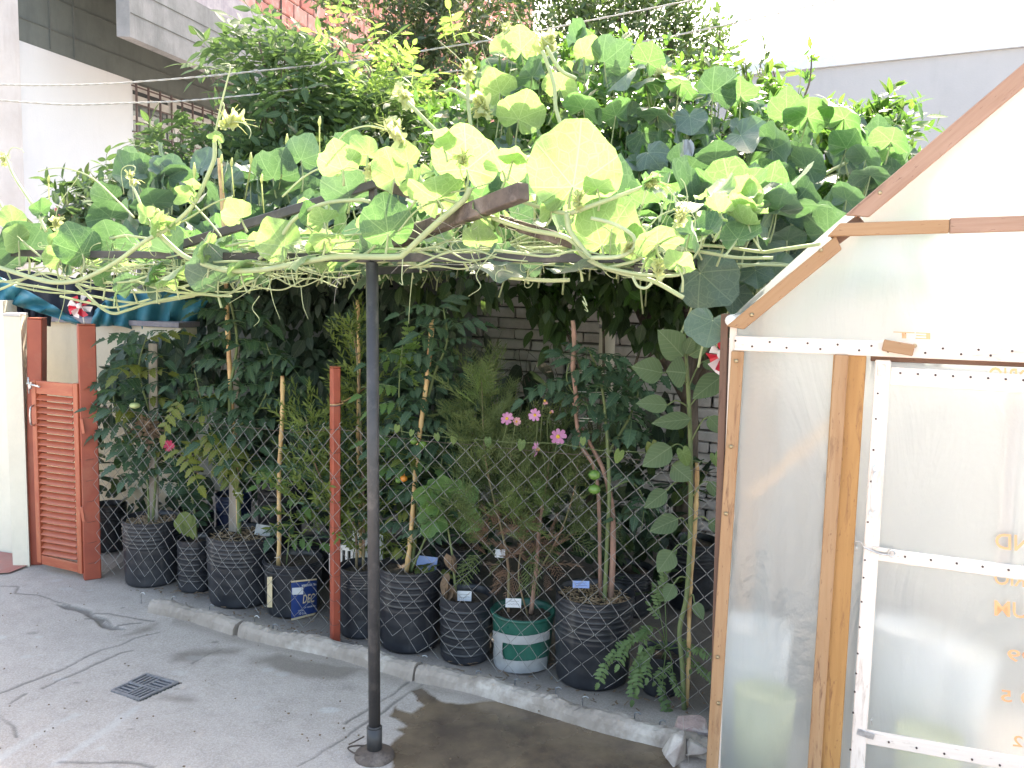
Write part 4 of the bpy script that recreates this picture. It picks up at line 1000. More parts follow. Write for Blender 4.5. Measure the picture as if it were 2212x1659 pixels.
# ---- white crate behind the pole, rubble, frayed rope
cc = at(772, 1192, 4.1); t = thing('white_crate', Vector((cc.x, cc.y, 0)), 'white plastic crate with open slots standing behind the pot left of the pole', 'crate')
zt, zb = at(772, 1165, 4.1).z, at(772, 1228, 4.1).z
mb = MB(); hwid = px(38, 4.2); ex = Vector((.95, -.25, 0))*hwid; ey = Vector((.25, .95, 0))*.12
for s_ in (-1, 1): mb.quadbox(Vector((cc.x, cc.y, (zt+zb)/2))+ey*s_, ex, ey*.03, Vector((0, 0, (zt-zb)/2))) if s_ > 0 else None
mb.quadbox(Vector((cc.x, cc.y, zb))+ey*0, ex, ey, Vector((0, 0, .004))); mb.build('crate_base', M['white_plastic'], t, False)
mb = MB(); mb.quadbox(Vector((cc.x, cc.y, zt-.008))-ey, ex*1.05, ey*.05, Vector((0, 0, .012))); mb.quadbox(Vector((cc.x, cc.y, zb+.01))-ey, ex, ey*.05, Vector((0, 0, .01)))
for k in range(7): mb.quadbox(Vector((cc.x, cc.y, (zt+zb)/2))-ey+ex*(-1+k/3), ex*.07, ey*.05, Vector((0, 0, (zt-zb)/2-.004)))
mb.build('crate_front', M['white_plastic'], t, False)
def rock(name, V0, r, mat, label, s, sq=(1, 1, 1)):
    t = thing(name, V0, label, 'stone'); bm = bmesh.new(); bmesh.ops.create_icosphere(bm, subdivisions=3, radius=1); rg = random.Random(s)
    pl = [(Vector((rg.gauss(0, 1), rg.gauss(0, 1), rg.gauss(0, 1))).normalized(), rg.uniform(.55, .85)) for _ in range(9)]
    bm.clear()
    for _ in range(16): q_ = Vector((rg.uniform(-1, 1), rg.uniform(-1, 1), rg.uniform(-1, 1))); q_ /= max(abs(q_.x), abs(q_.y), abs(q_.z)); bm.verts.new(q_*.85)
    bmesh.ops.convex_hull(bm, input=bm.verts[:]); bmesh.ops.bevel(bm, geom=bm.edges[:], offset=.05, segments=1, affect='EDGES'); bmesh.ops.triangulate(bm, faces=bm.faces[:]); bmesh.ops.subdivide_edges(bm, edges=bm.edges[:], cuts=2, use_grid_fill=True)
    for v in bm.verts:
        v.co += Vector((rg.uniform(-.02, .02),)*3); v.co = Vector((v.co.x*sq[0], v.co.y*sq[1], v.co.z*sq[2]))*r
    me = bpy.data.meshes.new('rock'); bm.to_mesh(me); bm.free(); link('lump', me, Matrix.Translation(V0+Vector((0, 0, r*.45*sq[2]))), t, mat); return t
rock('rubble_lump', gp(1452, 1640), .062, M['stone'], 'pale broken lump of concrete at the end of the kerb by the greenhouse', 2, (1, .9, 1.15))
rock('rubble_lump', gp(1490, 1596), .062, M['stone_pink'], 'pinkish lump of rubble behind the pale one by the greenhouse', 5, (1.1, .9, .9))
rock('rubble_lump', gp(1505, 1632), .045, M['stone'], 'small grey chip of rubble squeezed against the greenhouse corner', 9)

# ================================================================== ARBOUR FRAME
PB = gp(809, 1634); PT = at(804, 566, PB.y)
arb = thing('arbour_frame', PB, 'black steel arbour, one pole carrying a low gable of flat bars under the vines', 'arbour')
mb = MB(); mb.tube([PB+Vector((0, 0, .03)), PB.lerp(PT, .5), PT], px(13.4, 2.75), 20); mb.build('pole', M['black_metal'], arb)
mb = MB(); zs = at(808, 1570, PB.y).z; q = PB.lerp(PT, zs/PT.z); mb.tube([PB+Vector((0, 0, .01)), q], .0262, 20); mb.tube([q, q+Vector((0, 0, .006))], [.0262, .021], 20); mb.build('sleeve', M['black_metal'], arb)
mb = MB(); V = []
for k, (rr, z) in enumerate([(0.068, .0), (.066, .012), (.058, .017), (.027, .03), (.02, .03)]):
    for j in range(28): a = j*2*math.pi/28; V.append((PB.x+rr*math.cos(a), PB.y+rr*math.sin(a), z))
mb.add(V, [(k*28+j, k*28+(j+1) % 28, (k+1)*28+(j+1) % 28, (k+1)*28+j) for k in range(4) for j in range(28)]); mb.build('base_plate', M['rust_metal'], arb)
mb = MB(); c = PB+Vector((-.062, .01, .018))
mb.tube(smooth_path([c+Vector((.06, .02, 0)), c+Vector((0, .02, .002)), c+Vector((-.03, 0, .004)), c+Vector((0, -.03, .002)), c+Vector((.06, -.045, 0))], 6), .003, 6); mb.tube([c+Vector((-.03, .01, .01)), c+Vector((.02, .03, .03))], .0025, 6); mb.build('tie_wire', M['rust_metal'], arb)
FD = Vector((.913, -.407, 0)).normalized(); FN = Vector((-.407, -.913, 0)).normalized()      # along the front bar / towards the camera
def bp(x, y, off=0.0): return onp(x, y, PT+FN*off, FN)
board('front_bar', bp(-80, 545), bp(804, 558), .026, .026, FN, M['black_metal'], arb, .002); board('front_bar', bp(806, 556), bp(1385, 558), .026, .026, FN, M['black_metal'], arb, .002)
board('gable_bar', bp(330, 548, -.03), bp(722, 426, -.03), .030, .02, FN, M['black_metal'], arb, .002); board('gable_bar', bp(722, 426, -.03), bp(815, 396, -.03), .026, .02, FN, M['black_metal'], arb, .002)
board('gable_bar', bp(818, 396, -.03), bp(1372, 566, -.03), .034, .02, FN, M['rust_metal'], arb, .002)
board('king_post', bp(803, 560, -.055), bp(806, 404, -.055), .022, .02, FN, M['black_metal'], arb, .002)
board('loose_beam', at(838, 527, 2.9), at(1132, 413, 2.35), .048, .04, Vector((-.3, -.9, .1)), M['rust_metal'], arb, .003)
# rafters and rear bar of the frame, running back over the bed
PR = [bp(-60, 548), PT, bp(1380, 558)]
BACK = Vector((.407, .913, 0))*2.5+Vector((0, 0, .12))
for p in PR: board('rafter', p-Vector((0, 0, .028)), p+BACK, .026, .026, Vector((0, 0, 1)), M['black_metal'], arb, .002)
board('rear_bar', PR[0]+BACK, PR[2]+BACK, .026, .026, FN, M['black_metal'], arb, .002)
for k in range(1, 7): 
    mb = MB(); a, b_ = PR[0]+BACK*(k/7), PR[2]+BACK*(k/7); mb.tube([a.lerp(b_, t/20)-Vector((0, 0, .03*math.sin(math.pi*((t/20*2) % 1)))) for t in range(21)], .0018, 5); mb.build('support_wire', M['galv'], arb)
for x_ in (1010, 1340):   # rear legs of the frame at the wall
    pass
# ================================================================== GREENHOUSE
gang = R(20); GU = Vector((math.cos(gang), -math.sin(gang), 0)); GG = Vector((-math.sin(gang), -math.cos(gang), 0))
G0 = at(1590, 740, 2.6); G0.z = 0
gh = thing('greenhouse', G0, 'greenhouse of wooden battens covered with milky plastic film, at the right', 'greenhouse')
def Q(x, y, off=0.0): return onp(x, y, G0+GG*off, GG)
def U(u, z, off=0.0, dep=0.0): return G0+GU*u+Vector((0, 0, z))+GG*(off-dep)
def uz(x, y): p = Q(x, y)-G0; return p.dot(GU), p.z
ue, ze = uz(1588, 712); ur, zr = uz(2212, 165); slope = (zr-ze)/(ur-ue)
GW = 1.7; ridge = ue+.85*GW; DEP = 1.75
def zroof(u): return ze+slope*(min(u, 2*ridge-u)-ue)
def gb_(name, a, b_, wpx, mat, off=.016, th=.018, parent=None, cut=None, wm=None, nrm=GG):
    p, q = Q(*a, off), Q(*b_, off); return board(name, p, q, wm or px(wpx, 2.62), th, nrm, M[mat], parent or gh, .0025, cut=cut)
board('corner_batten', Q(1552, 1760, -.02)+GU*-.022, Q(1573, 678, -.02)+GU*-.008, .022, .05, GG, M['gh_wood_dark'], gh, .002)
board('corner_post', Q(1545, 1760, .0), Q(1585, 700, .0), .02, .022, GG, M['gh_wood_white'], gh, .002)
gb_('batten', (1532, 1760), (1594, 758), 26, 'gh_wood')
gb_('eave_rail', (1587, 741), (2300, 769), 31, 'gh_wood_white', .012, .02)
gb_('rafter', (1588, 708), (1812, 524), 29, 'gh_wood', .02, .02, cut=(-.8, .3))
gb_('rafter', (1851, 467), (2300, 88), 34, 'gh_wood_pink', .022, .02, cut=(-.9, 0)); gb_('rafter_backing', (1800, 520), (1862, 474), 26, 'gh_wood_dark', .004, .01)
gb_('collar_tie', (1800, 497), (2050, 489), 26, 'gh_wood', .03, .02, cut=(.9, 0)); gb_('collar_tie', (2051, 488), (2300, 480), 29, 'gh_wood_pink', .031, .02)
gb_('door_post', (1836, 766), (1774, 1760), 1, 'gh_wood_orange', .004, .02, wm=px(66, 2.5)); gb_('batten', (1818, 766), (1752, 1760), 27, 'gh_wood', .026, .018)
gb_('turn_button', (1907, 745), (1974, 757), 23, 'gh_wood', .04, .012)
gb_('lintel', (1880, 772), (2300, 788), 15, 'gh_wood_dark', -.02, .02)
# door
door = link('door', bevel_box(.001, .001, .001, 0), Matrix.Translation(Q(1900, 1650, .0)), gh, M['gh_wood_white'])
gb_('stile', (1908, 778), (1845, 1760), 29, 'gh_wood_white', .012, .02, door)
gb_('top_rail', (1922, 812), (2300, 834), 36, 'gh_wood_white', .010, .018, door); gb_('mid_rail', (1891, 1196), (2300, 1250), 26, 'gh_wood_white', .010, .018, door)
gb_('bottom_rail', (1861, 1589), (2300, 1668), 28, 'gh_wood_white', .010, .018, door)
gb_('inner_batten', (2193, 848), (2163, 1226), 24, 'gh_wood_white', -.02, .012, door)
gb_('bracket', (1905, 787), (1903, 812), 14, 'steel', .024, .002, door); gb_('bracket', (1852, 1580), (1888, 1592), 14, 'steel', .024, .002, door); gb_('latch_plate', (1884, 1186), (1925, 1192), 12, 'steel', .024, .002, door)
mb = MB(); mb.tube(smooth_path([Q(1893, 1022, .026), Q(1889, 1030, .05), Q(1886, 1062, .056), Q(1885, 1095, .05), Q(1885, 1104, .026)], 6), .006, 8)
for x_, y_ in ((1893, 1012), (1885, 1109)): mb.tube([Q(x_, y_, .022), Q(x_, y_, .030)], .0115, 14)
mb.build('handle', M['white_plastic'], door)
mb = MB(); mb.tube(smooth_path([Q(1846, 1173, .035), Q(1852, 1169, .04), Q(1860, 1172, .04), Q(1866, 1182, .036), Q(1900, 1196, .034), Q(1924, 1199, .034)], 5), .0022, 6)
mb.tube([Q(1850, 1170, .02), Q(1850, 1186, .04)], .002, 6); mb.tube([Q(1926+7*math.cos(a), 1196+7*math.sin(a), .034) for a in np.linspace(0, 6.28, 14)], .002, 6); mb.build('hook', M['steel'], door)
mb = MB(); mb.tube(smooth_path([Q(1886, 1590-40, .02), Q(1882, 1556, .035), Q(1884, 1566, .02)], 5), .002, 6); mb.build('eye_hook', M['steel'], door)
# screws and nails
def studs(lst, mat, name, parent, r, off):
    for x_, y_ in lst:
        mb = MB(); p = Q(x_, y_, off); mb.tube([p-GG*.004, p], r, 10); mb.tube([p, p+GG*.0012], [r, r*.6], 10); o = mb.build(name, M[mat], parent)
studs([(1901, 416), (1857, 497), (2034, 489), (2101, 485), (1773, 540), (1624, 680), (1590, 780), (1579, 965), (1568, 1110), (1552, 1520), (1976, 747), (1550, 1420)], 'screw', 'screw', gh, .0062, .0325)
studs([(1591+37*k+rnd(-6, 6), 741+1.4*k+(6 if k % 2 else -5)) for k in range(17)]+[(1812, 790), (1802, 948), (1788, 1080), (1781, 1182)], 'nail', 'nail', gh, .0032, .0235)
studs([(1900-(y-800)*.077, y) for y in (850, 905, 972, 1040, 1128, 1210, 1248, 1300, 1355, 1412, 1455, 1495, 1540, 1620)]+[(1945+38*k, 806+2.2*k) for k in range(8)]+[(1955+56*k, 1203+7.2*k) for k in range(5)]+[(1920+60*k, 1604+12.5*k) for k in range(5)], 'nail', 'nail', door, .0030, .0225)
# film sheets
def filmgrid(name, pf, nu, nv, parent=gh, label=None, rip=.004, fx=(9, 14)):
    mb = MB(); V = []; a, b_ = rnd(0, 6), rnd(0, 6)
    for j in range(nv+1):
        for i in range(nu+1):
            u, v = i/nu, j/nv; e = math.sin(math.pi*u)*math.sin(math.pi*v)
            V.append(tuple(pf(u, v, rip*e*(math.sin(fx[0]*u+5*v+a)+.7*math.sin(fx[1]*u-7*v+b_)+.5*math.sin(23*(u+.3*v))))))
    mb.add(V, [(j*(nu+1)+i, j*(nu+1)+i+1, (j+1)*(nu+1)+i+1, (j+1)*(nu+1)+i) for j in range(nv) for i in range(nu)]); return mb.build(name, M['film'], parent, True, label)
zs_ = uz(1700, 745)[1]; up_ = uz(1815, 800)[0]; ud = uz(1905, 800)[0]
filmgrid('side_panel_film', lambda u, v, r: U(.0+u*up_, v*zs_, -.002+r), 30, 40)
filmgrid('gable_film', lambda u, v, r: U(ue+u*GW, zs_+v*(zroof(ue+u*GW)-zs_), -.002+r), 60, 30)
filmgrid('door_film', lambda u, v, r: U(ud-.01+u*.80, .05+v*(zs_-.09), .001+r), 40, 50, door, rip=.006)
filmgrid('door_gap_film', lambda u, v, r: U(up_+.02+u*(ud-up_), v*(zs_-.02), -.012+r), 4, 20)
filmgrid('front_panel_film', lambda u, v, r: U(ud+.83+u*(GW-ud-.83+ue), v*zs_, -.002+r), 10, 20)
filmgrid('left_wall_film', lambda u, v, r: U(-.004+r, v*(ze+.01), 0, .0+u*DEP), 30, 30); filmgrid('right_wall_film', lambda u, v, r: U(GW+r, v*ze, 0, u*DEP), 20, 20)
filmgrid('rear_film', lambda u, v, r: U(ue+u*GW, v*zroof(ue+u*GW), r, DEP), 30, 30)
filmgrid('roof_film', lambda u, v, r: U(ue-.025+u*(ridge-ue+.025), zroof(ue+u*(ridge-ue))+.022+r+.012*math.sin(u*9)*(v < .1), .03, v*(DEP+.05)), 40, 30)
filmgrid('roof_film', lambda u, v, r: U(2*ridge-ue+.025-u*(ridge-ue+.025), zroof(ue+u*(ridge-ue))+.022+r, .03, v*(DEP+.05)), 20, 20)
mb = MB(); mb.tube([U(ue-.012, ze+.028, .028), U(ue-.012, ze+.028, 0, DEP)], .017, 14); o = mb.build('rolled_film_edge', M['white_plastic'], gh)
# inner timber, seen blurred through the film
for dep in (.6, 1.2, 1.72):
    board('inner_rafter', U(ue, ze, 0, dep), U(ridge, zroof(ridge)-.01, 0, dep), .035, .03, GG, M['gh_wood'], gh); board('inner_rafter', U(2*ridge-ue, ze, 0, dep), U(ridge, zroof(ridge)-.01, 0, dep), .035, .03, GG, M['gh_wood'], gh)
    board('inner_post', U(.02, 0, 0, dep), U(.02, ze, 0, dep), .035, .03, GG, M['gh_wood'], gh); board('inner_post', U(GW-.03, 0, 0, dep), U(GW-.03, ze, 0, dep), .035, .03, GG, M['gh_wood'], gh)
board('brace', U(.04, .9, 0, .35), U(.34, 1.12, 0, 1.1), .04, .03, GG, M['gh_wood_orange'], gh); board('ridge_beam', U(ridge, zroof(ridge)-.03, 0, .03), U(ridge, zroof(ridge)-.03, 0, DEP), .04, .03, GU, M['gh_wood'], gh)
# mirrored orange print on the film
fq = lambda x, y: Q(x, y, .016)
for txt, x_, y_, w_, h_, sk in [('ANDRIO', 2136, 828, 150, 36, .06), ('BRIND', 2150, 1185, 150, 34, .1), ('AMERIO', 2148, 1262, 150, 30, .1), ('MUOU', 2148, 1330, 150, 34, .1), ('e99', 2176, 1428, 90, 26, .1), ('0 5', 2162, 1515, 70, 26, .12), ('O2', 2188, 1612, 60, 24, .12), ('MANDRIO', 2136, 1654, 150, 22, .14), ('ET', 1930, 730, 80, 14, .04)]:
    letter(txt, x_, y_, w_, h_, sk, fq, 'print_orange', 'film_print', door if x_ > 2000 else gh, mirror=txt not in ('MUOU',))
# things kept inside
def tub(x, y, dep, r, h, mat, label, nm, cat):
    p = U(*(lambda a: (a[0], 0))(uz(x, y)), 0, dep); p.z = 0; t = thing(nm, p, label, cat); mb = MB()
    lathe(mb, p, [(.001, .005), (r*.85, .005), (r, h), (r*.96, h), (r*.93, h-.03), (.001, h-.035)], 30, .01); mb.build('tub_body', mat, t); return t, p
M['pale_yellow'] = simple('yellow_plastic', (.66, .66, .36), (.6, .6, .3), 5, .4, 0)
tub(1600, 1600, .45, .13, .42, M['white_plastic'], 'white tub blurred behind the left greenhouse panel', 'white_tub', 'tub')
tub(1640, 1600, .22, .10, .27, M['pale_yellow'], 'yellow-topped tub low behind the left greenhouse panel', 'yellow_tub', 'tub')
tub(1985, 1600, .5, .13, .48, M['white_plastic'], 'tall white tub behind the greenhouse door film', 'white_tub', 'tub')
tub(2085, 1600, .6, .16, .40, M['white_plastic'], 'wide white tub behind the middle of the greenhouse door', 'white_tub', 'tub')
tub(2030, 1600, .25, .10, .22, M['pale_yellow'], 'yellow-topped tub low behind the greenhouse door', 'yellow_tub', 'tub')
# ================================================================== VEGETATION
def imgdir(ang, fs=1.0, fwd=0.0):
    """direction seen at angle ang in the picture; fs = how little it is foreshortened, fwd>0 leans away"""
    a = R(ang); v = (RT*math.cos(a)+UP*math.sin(a))*fs; return v+Vector((0, 1, 0))*fwd
def leaf_M(P, spx, d, ang, fs, tw, lean=-1):
    ax = imgdir(ang, fs, lean*math.sqrt(max(0, 1-fs*fs))).normalized(); n = -(P-CAM).normalized()
    n = (n-ax*n.dot(ax)).normalized(); n = Matrix.Rotation(R(tw), 3, ax) @ n
    return frame(P, ax, n, px(spx, d)/.76)
def petiole(mb, P, Q_, r=.0035, sag_=.03, n=6, tone=0.0):
    m_ = P.lerp(Q_, .5)+Vector((rnd(-.01, .01), rnd(-.01, .01), -sag_)); mb.tube(smooth_path([P, m_, Q_], n), [r*.8, r, r*1.3], 6, tone=tone)
def tendril(p, d, L, curl=2.0, r=.0012, spiral=0.0):
    d = Vector(d).normalized(); s = d.cross(Vector((0, 0, 1))).normalized(); out = []; q = Vector(p); a = rnd(0, 6)
    N = 34
    for i in range(N):
        t = i/N; out.append(q.copy()); th = curl*t*t*3; dd = d*math.cos(th)+Vector((0, 0, 1))*math.sin(th)
        if spiral and t > .35: dd = d*.35+(s*math.cos(i*1.3)+Vector((0, 0, 1))*math.sin(i*1.3))*.8*spiral
        q += dd*L/N
    mb = MB(); mb.tube(out, [r*1.4, r, r*.6], 5, tone=rnd(0, 1)); return mb
def shoot(parent, P, ax, s=.07, tipmat='squash_tip'):
    """crumpled pale growing tip with a few unopened leaves and a curl"""
    mb = MB(); ax = Vector(ax).normalized()
    for k in range(9):
        d = (ax+rv(.55)).normalized(); q = P+ax*rnd(-.25, .5)*s; mb.tpl(random.choice(SQL), frame(q, d, rv(), s*rnd(.35, .75)), rnd(0, 1))
    for k in range(7):
        d = (ax+rv(.45)).normalized(); mb.tube(smooth_path([P, P+d*s*.5, P+d*s*rnd(.8, 1.2)+Vector((0, 0, -s*.25))], 5), [.0022, .0015, .001], 5, tone=rnd(0, 1))
    mb.build('shoot_tip', M[tipmat], parent)
def vine(name, loc, label, group='squash vines over the arbour'): return thing(name, loc, label, 'squash vine', group)
SM = {'y': 'squash_young', 's': 'squash', 'g': 'squash_grey'}
def put_leaf(parent, stems, P, spx, ang, fs, tw, mk, lean=-1, stem_to=None, lob=False):
    d = (P-CAM).dot(FW); T = random.choice(SQL if lob else SQ)
    link('leaf', lmesh(T, 'squash_leaf', M[SM[mk]]), leaf_M(P, spx, d, ang, fs, tw, lean), parent)
    if stem_to is None: stem_to = P+Vector((rnd(-.04, .04), rnd(.0, .06), -rnd(.06, .16)))
    pm_ = MB(); petiole(pm_, P, stem_to, .0026+px(spx, d)*.006, .0); pm_.build('leaf_stalk', M['squash_stem'], parent)
# ---- front vines on the arbour bar
V1 = vine('squash_vine', bp(120, 600), 'squash vine sprawling over the left part of the arbour with a shoot rising straight up')
V2 = vine('squash_vine', bp(800, 560), 'squash vine with big glowing leaves over the black pole and the arbour gable')
V3 = vine('squash_vine', bp(1300, 560), 'squash vine hanging in loops off the right end of the arbour bar')
S = {V1: MB(), V2: MB(), V3: MB()}
def stem(vn, pts, r0, r1, off=.05, n=8, wig=.0):
    path = smooth_path([bp(x, y, off+wig*math.sin(i*1.7)) for i, (x, y) in enumerate(pts)], n); q_ = MB(); q_.tube(path, [r0, (r0+r1)/2, r1], 8, tone=rnd(0, 1)); q_.build('stem', M['squash_stem'], vn); return path
stem(V1, [(-60, 560), (0, 578), (46, 593), (107, 609), (163, 607), (214, 587), (260, 560), (306, 526), (343, 504), (361, 495), (407, 455), (429, 422), (453, 369), (463, 339), (463, 300)], .009, .0065, .08)
stem(V1, [(463, 300), (475, 239), (488, 185), (497, 150), (494, 138), (477, 138)], .004, .0015, .08)
stem(V1, [(343, 504), (362, 523), (398, 553), (444, 572), (490, 584), (551, 584), (597, 578), (689, 560), (735, 554), (811, 555), (861, 554), (873, 548), (909, 514), (949, 477), (1002, 431), (1016, 405)], .0085, .010, .06)
stem(V1, [(165, 615), (214, 661), (245, 677), (276, 670), (337, 651), (429, 636), (484, 638), (536, 611), (576, 590)], .006, .005, -.05)
stem(V1, [(-40, 600), (60, 616), (160, 632), (300, 655), (420, 640)], .006, .004, -.12)
stem(V1, [(240, 578), (290, 605), (360, 628), (440, 636), (500, 640)], .005, .004, 0)
stem(V1, [(0, 625), (100, 590), (200, 622), (330, 630), (480, 600), (610, 578)], .006, .004, -.2)
stem(V1, [(343, 504), (318, 472), (295, 420), (285, 400)], .006, .004, .07); stem(V1, [(361, 495), (410, 470), (460, 440), (502, 424)], .004, .0025, .05)
stem(V1, [(407, 430), (440, 465), (470, 500), (478, 512)], .0038, .003, .05); stem(V1, [(100, 500), (75, 450), (30, 380), (10, 330)], .006, .004, .08); stem(V1, [(-10, 420), (40, 510), (95, 560)], .005, .004, .02)
stem(V1, [(130, 640), (200, 656), (250, 664), (330, 645)], .005, .004, -.25)
stem(V2, [(560, 560), (600, 520), (640, 470), (700, 440), (770, 432), (800, 436)], .007, .006, .03); stem(V2, [(740, 575), (800, 540), (870, 470), (900, 430)], .005, .004, .02)
stem(V2, [(500, 520), (640, 515), (780, 505), (905, 480)], .003, .003, -.1); stem(V2, [(430, 545), (560, 530), (700, 545), (800, 560), (900, 572)], .005, .004, -.1)
stem(V2, [(930, 420), (1010, 442), (1100, 430), (1190, 455), (1240, 462)], .005, .006, .04); stem(V2, [(1234, 460), (1310, 433), (1390, 404)], .0075, .005, .06)
stem(V2, [(860, 500), (900, 455), (960, 420), (1010, 410), (1060, 395)], .003, .002, .05)
stem(V3, [(1047, 465), (1139, 495), (1225, 514), (1262, 554), (1307, 578), (1369, 597), (1415, 609), (1476, 643)], .007, .006, .04)
stem(V3, [(1277, 557), (1338, 554), (1369, 535), (1366, 508), (1323, 483), (1277, 471)], .006, .005, .07); stem(V3, [(1224, 462), (1232, 500), (1262, 540), (1277, 557)], .008, .006, .06)
stem(V3, [(1307, 578), (1380, 592), (1440, 596), (1478, 588), (1462, 560)], .005, .004, .06); stem(V3, [(880, 548), (1000, 560), (1150, 570), (1290, 582)], .002, .002, .0)
stem(V3, [(930, 556), (1060, 540), (1160, 552), (1250, 575)], .0035, .003, -.05); stem(V3, [(1100, 600), (1180, 606), (1230, 605)], .006, .006, -.12)
stem(V3, [(1366, 597), (1378, 618), (1395, 622), (1408, 612)], .004, .004, .06); stem(V3, [(1315, 578), (1380, 560), (1430, 520), (1470, 470)], .005, .003, .05)
for k in range(62):        # thin dense shoots tangled along the bar
    x0 = rnd(-40, 1250); y0 = rnd(530, 620) if x0 < 600 else rnd(520, 575); pts = [(x0+60*i, y0+rnd(-18, 18)) for i in range(5)]
    stem(V1 if x0 < 450 else V2 if x0 < 900 else V3, pts, rnd(.003, .0048), .002, rnd(-.35, .07))
FRONT = [  # x, y of the leaf base, width, direction, foreshortening, twist, kind, vine
 (1237, 404, 186, 80, .9, 16, 'y', V2), (1008, 366, 138, 90, .85, -18, 'y', V2), (1085, 368, 92, 40, .7, 30, 'y', V2), (945, 430, 112, 92, .6, 0, 'y', V2), (838, 505, 106, 92, .85, 0, 's', V2),
 (612, 532, 92, 122, .98, 10, 'y', V2), (755, 425, 104, 96, .72, 0, 'g', V2), (852, 385, 88, 96, .85, 30, 'y', V2), (795, 335, 62, 120, .8, 20, 'y', V2), (740, 366, 86, 90, .4, 0, 'y', V2),
 (812, 548, 86, 40, .6, 10, 'g', V2), (700, 520, 70, 60, .8, 30, 'y', V2), (668, 470, 52, 100, .9, 35, 's', V2), (700, 480, 62, 80, .4, 10, 'y', V2), (1085, 545, 64, -85, .95, 0, 'g', V3), (1075, 572, 112, -90, .6, 0, 'g', V3),
 (1250, 572, 128, -86, .6, 0, 'g', V3), (1300, 530, 152, 62, .85, -10, 'y', V2), (1420, 525, 94, 105, .65, 10, 'y', V3), (1368, 512, 42, 98, .95, 20, 'y', V3), (1462, 572, 66, 50, .7, 20, 'y', V3), (1160, 420, 100, 10, .5, 10, 'g', V2),
 (1290, 408, 70, 40, .6, 40, 'y', V2), (1490, 505, 78, 18, .5, 0, 'g', V3), (1400, 556, 60, -40, .5, 20, 'y', V3), (1395, 400, 42, 75, .95, 45, 's', V2), (1030, 470, 80, 30, .35, 0, 'y', V2),
 (178, 548, 88, 98, .85, 10, 's', V1), (242, 526, 90, 90, .8, -5, 'g', V1), (60, 545, 116, 92, .7, 0, 'g', V1), (28, 482, 50, 80, .9, 20, 'y', V1), (88, 458, 44, 78, .95, 40, 's', V1), (472, 606, 106, 92, .6, 0, 'g', V1),
 (377, 595, 82, 90, .45, 0, 'y', V1), (440, 548, 62, 104, .9, 45, 'y', V1), (130, 560, 62, 60, .5, 20, 'y', V1), (330, 590, 58, 120, .5, 0, 's', V1), (285, 622, 66, 60, .5, 10, 'g', V1), (250, 638, 48, 10, .3, 0, 'y', V1),
 (222, 600, 52, 100, .8, 30, 's', V1), (340, 615, 44, -70, .7, 20, 'y', V1), (520, 575, 60, 80, .4, 0, 'y', V1), (560, 545, 66, 60, .4, 0, 'g', V1), (115, 515, 40, 60, .8, 40, 'y', V1), (40, 520, 60, 120, .5, 10, 'y', V1),
 (650, 560, 60, 90, .45, 0, 'y', V2), (900, 400, 60, 130, .7, 20, 'y', V2), (880, 350, 56, 80, .6, 20, 'y', V2), (1110, 340, 60, 70, .5, 10, 'y', V2), (960, 300, 50, 70, .6, 0, 'y', V2), (1190, 455, 60, 150, .6, 0, 'y', V2), (520, 470, 62, 100, .4, 0, 'y', V1)]
for x, y, s_, a, fs, tw, k, vn in FRONT:
    P = bp(x, y, rnd(.02, .08) if k != 'g' else rnd(-.12, .0)); d = (P-CAM).dot(FW)
    put_leaf(vn, S[vn], P, s_, a, fs, tw, k, stem_to=P+imgdir(-90)*px(rnd(30, 60), d)+Vector((rnd(-.02, .02), .02, 0)))
for x, y, s_, a, k in [(340, 492, 56, 92, 'y'), (415, 422, 44, 125, 'y'), (318, 470, 40, 130, 'y'), (415, 400, 30, 60, 'y'), (360, 480, 34, 50, 'y'), (470, 300, 30, 70, 'y')]:
    P = bp(x, y, .09); put_leaf(V1, S[V1], P, s_, a, .9, rnd(-30, 30), k, lob=True, stem_to=P+Vector((.01, 0, -.03)))
for vn, x, y, ax in [(V1, 490, 268, (1, 0, .35)), (V1, 285, 392, (-.3, 0, 1)), (V1, 8, 350, (-.2, 0, 1)), (V1, 120, 490, (0, 0, 1)), (V1, 345, 480, (0, 0, 1)), (V2, 800, 375, (.2, 0, 1)), (V2, 1000, 350, (0, 0, 1)), (V2, 1400, 395, (1, 0, .3)), (V3, 1470, 480, (.1, 0, 1)), (V3, 1420, 590, (0, 0, 1)), (V2, 1250, 440, (0, 0, 1)), (V3, 1350, 545, (.5, 0, .5)), (V2, 860, 300, (-.6, 0, .5))]:
    shoot(vn, bp(x, y, .07), ax, .055 if y > 300 else .085)
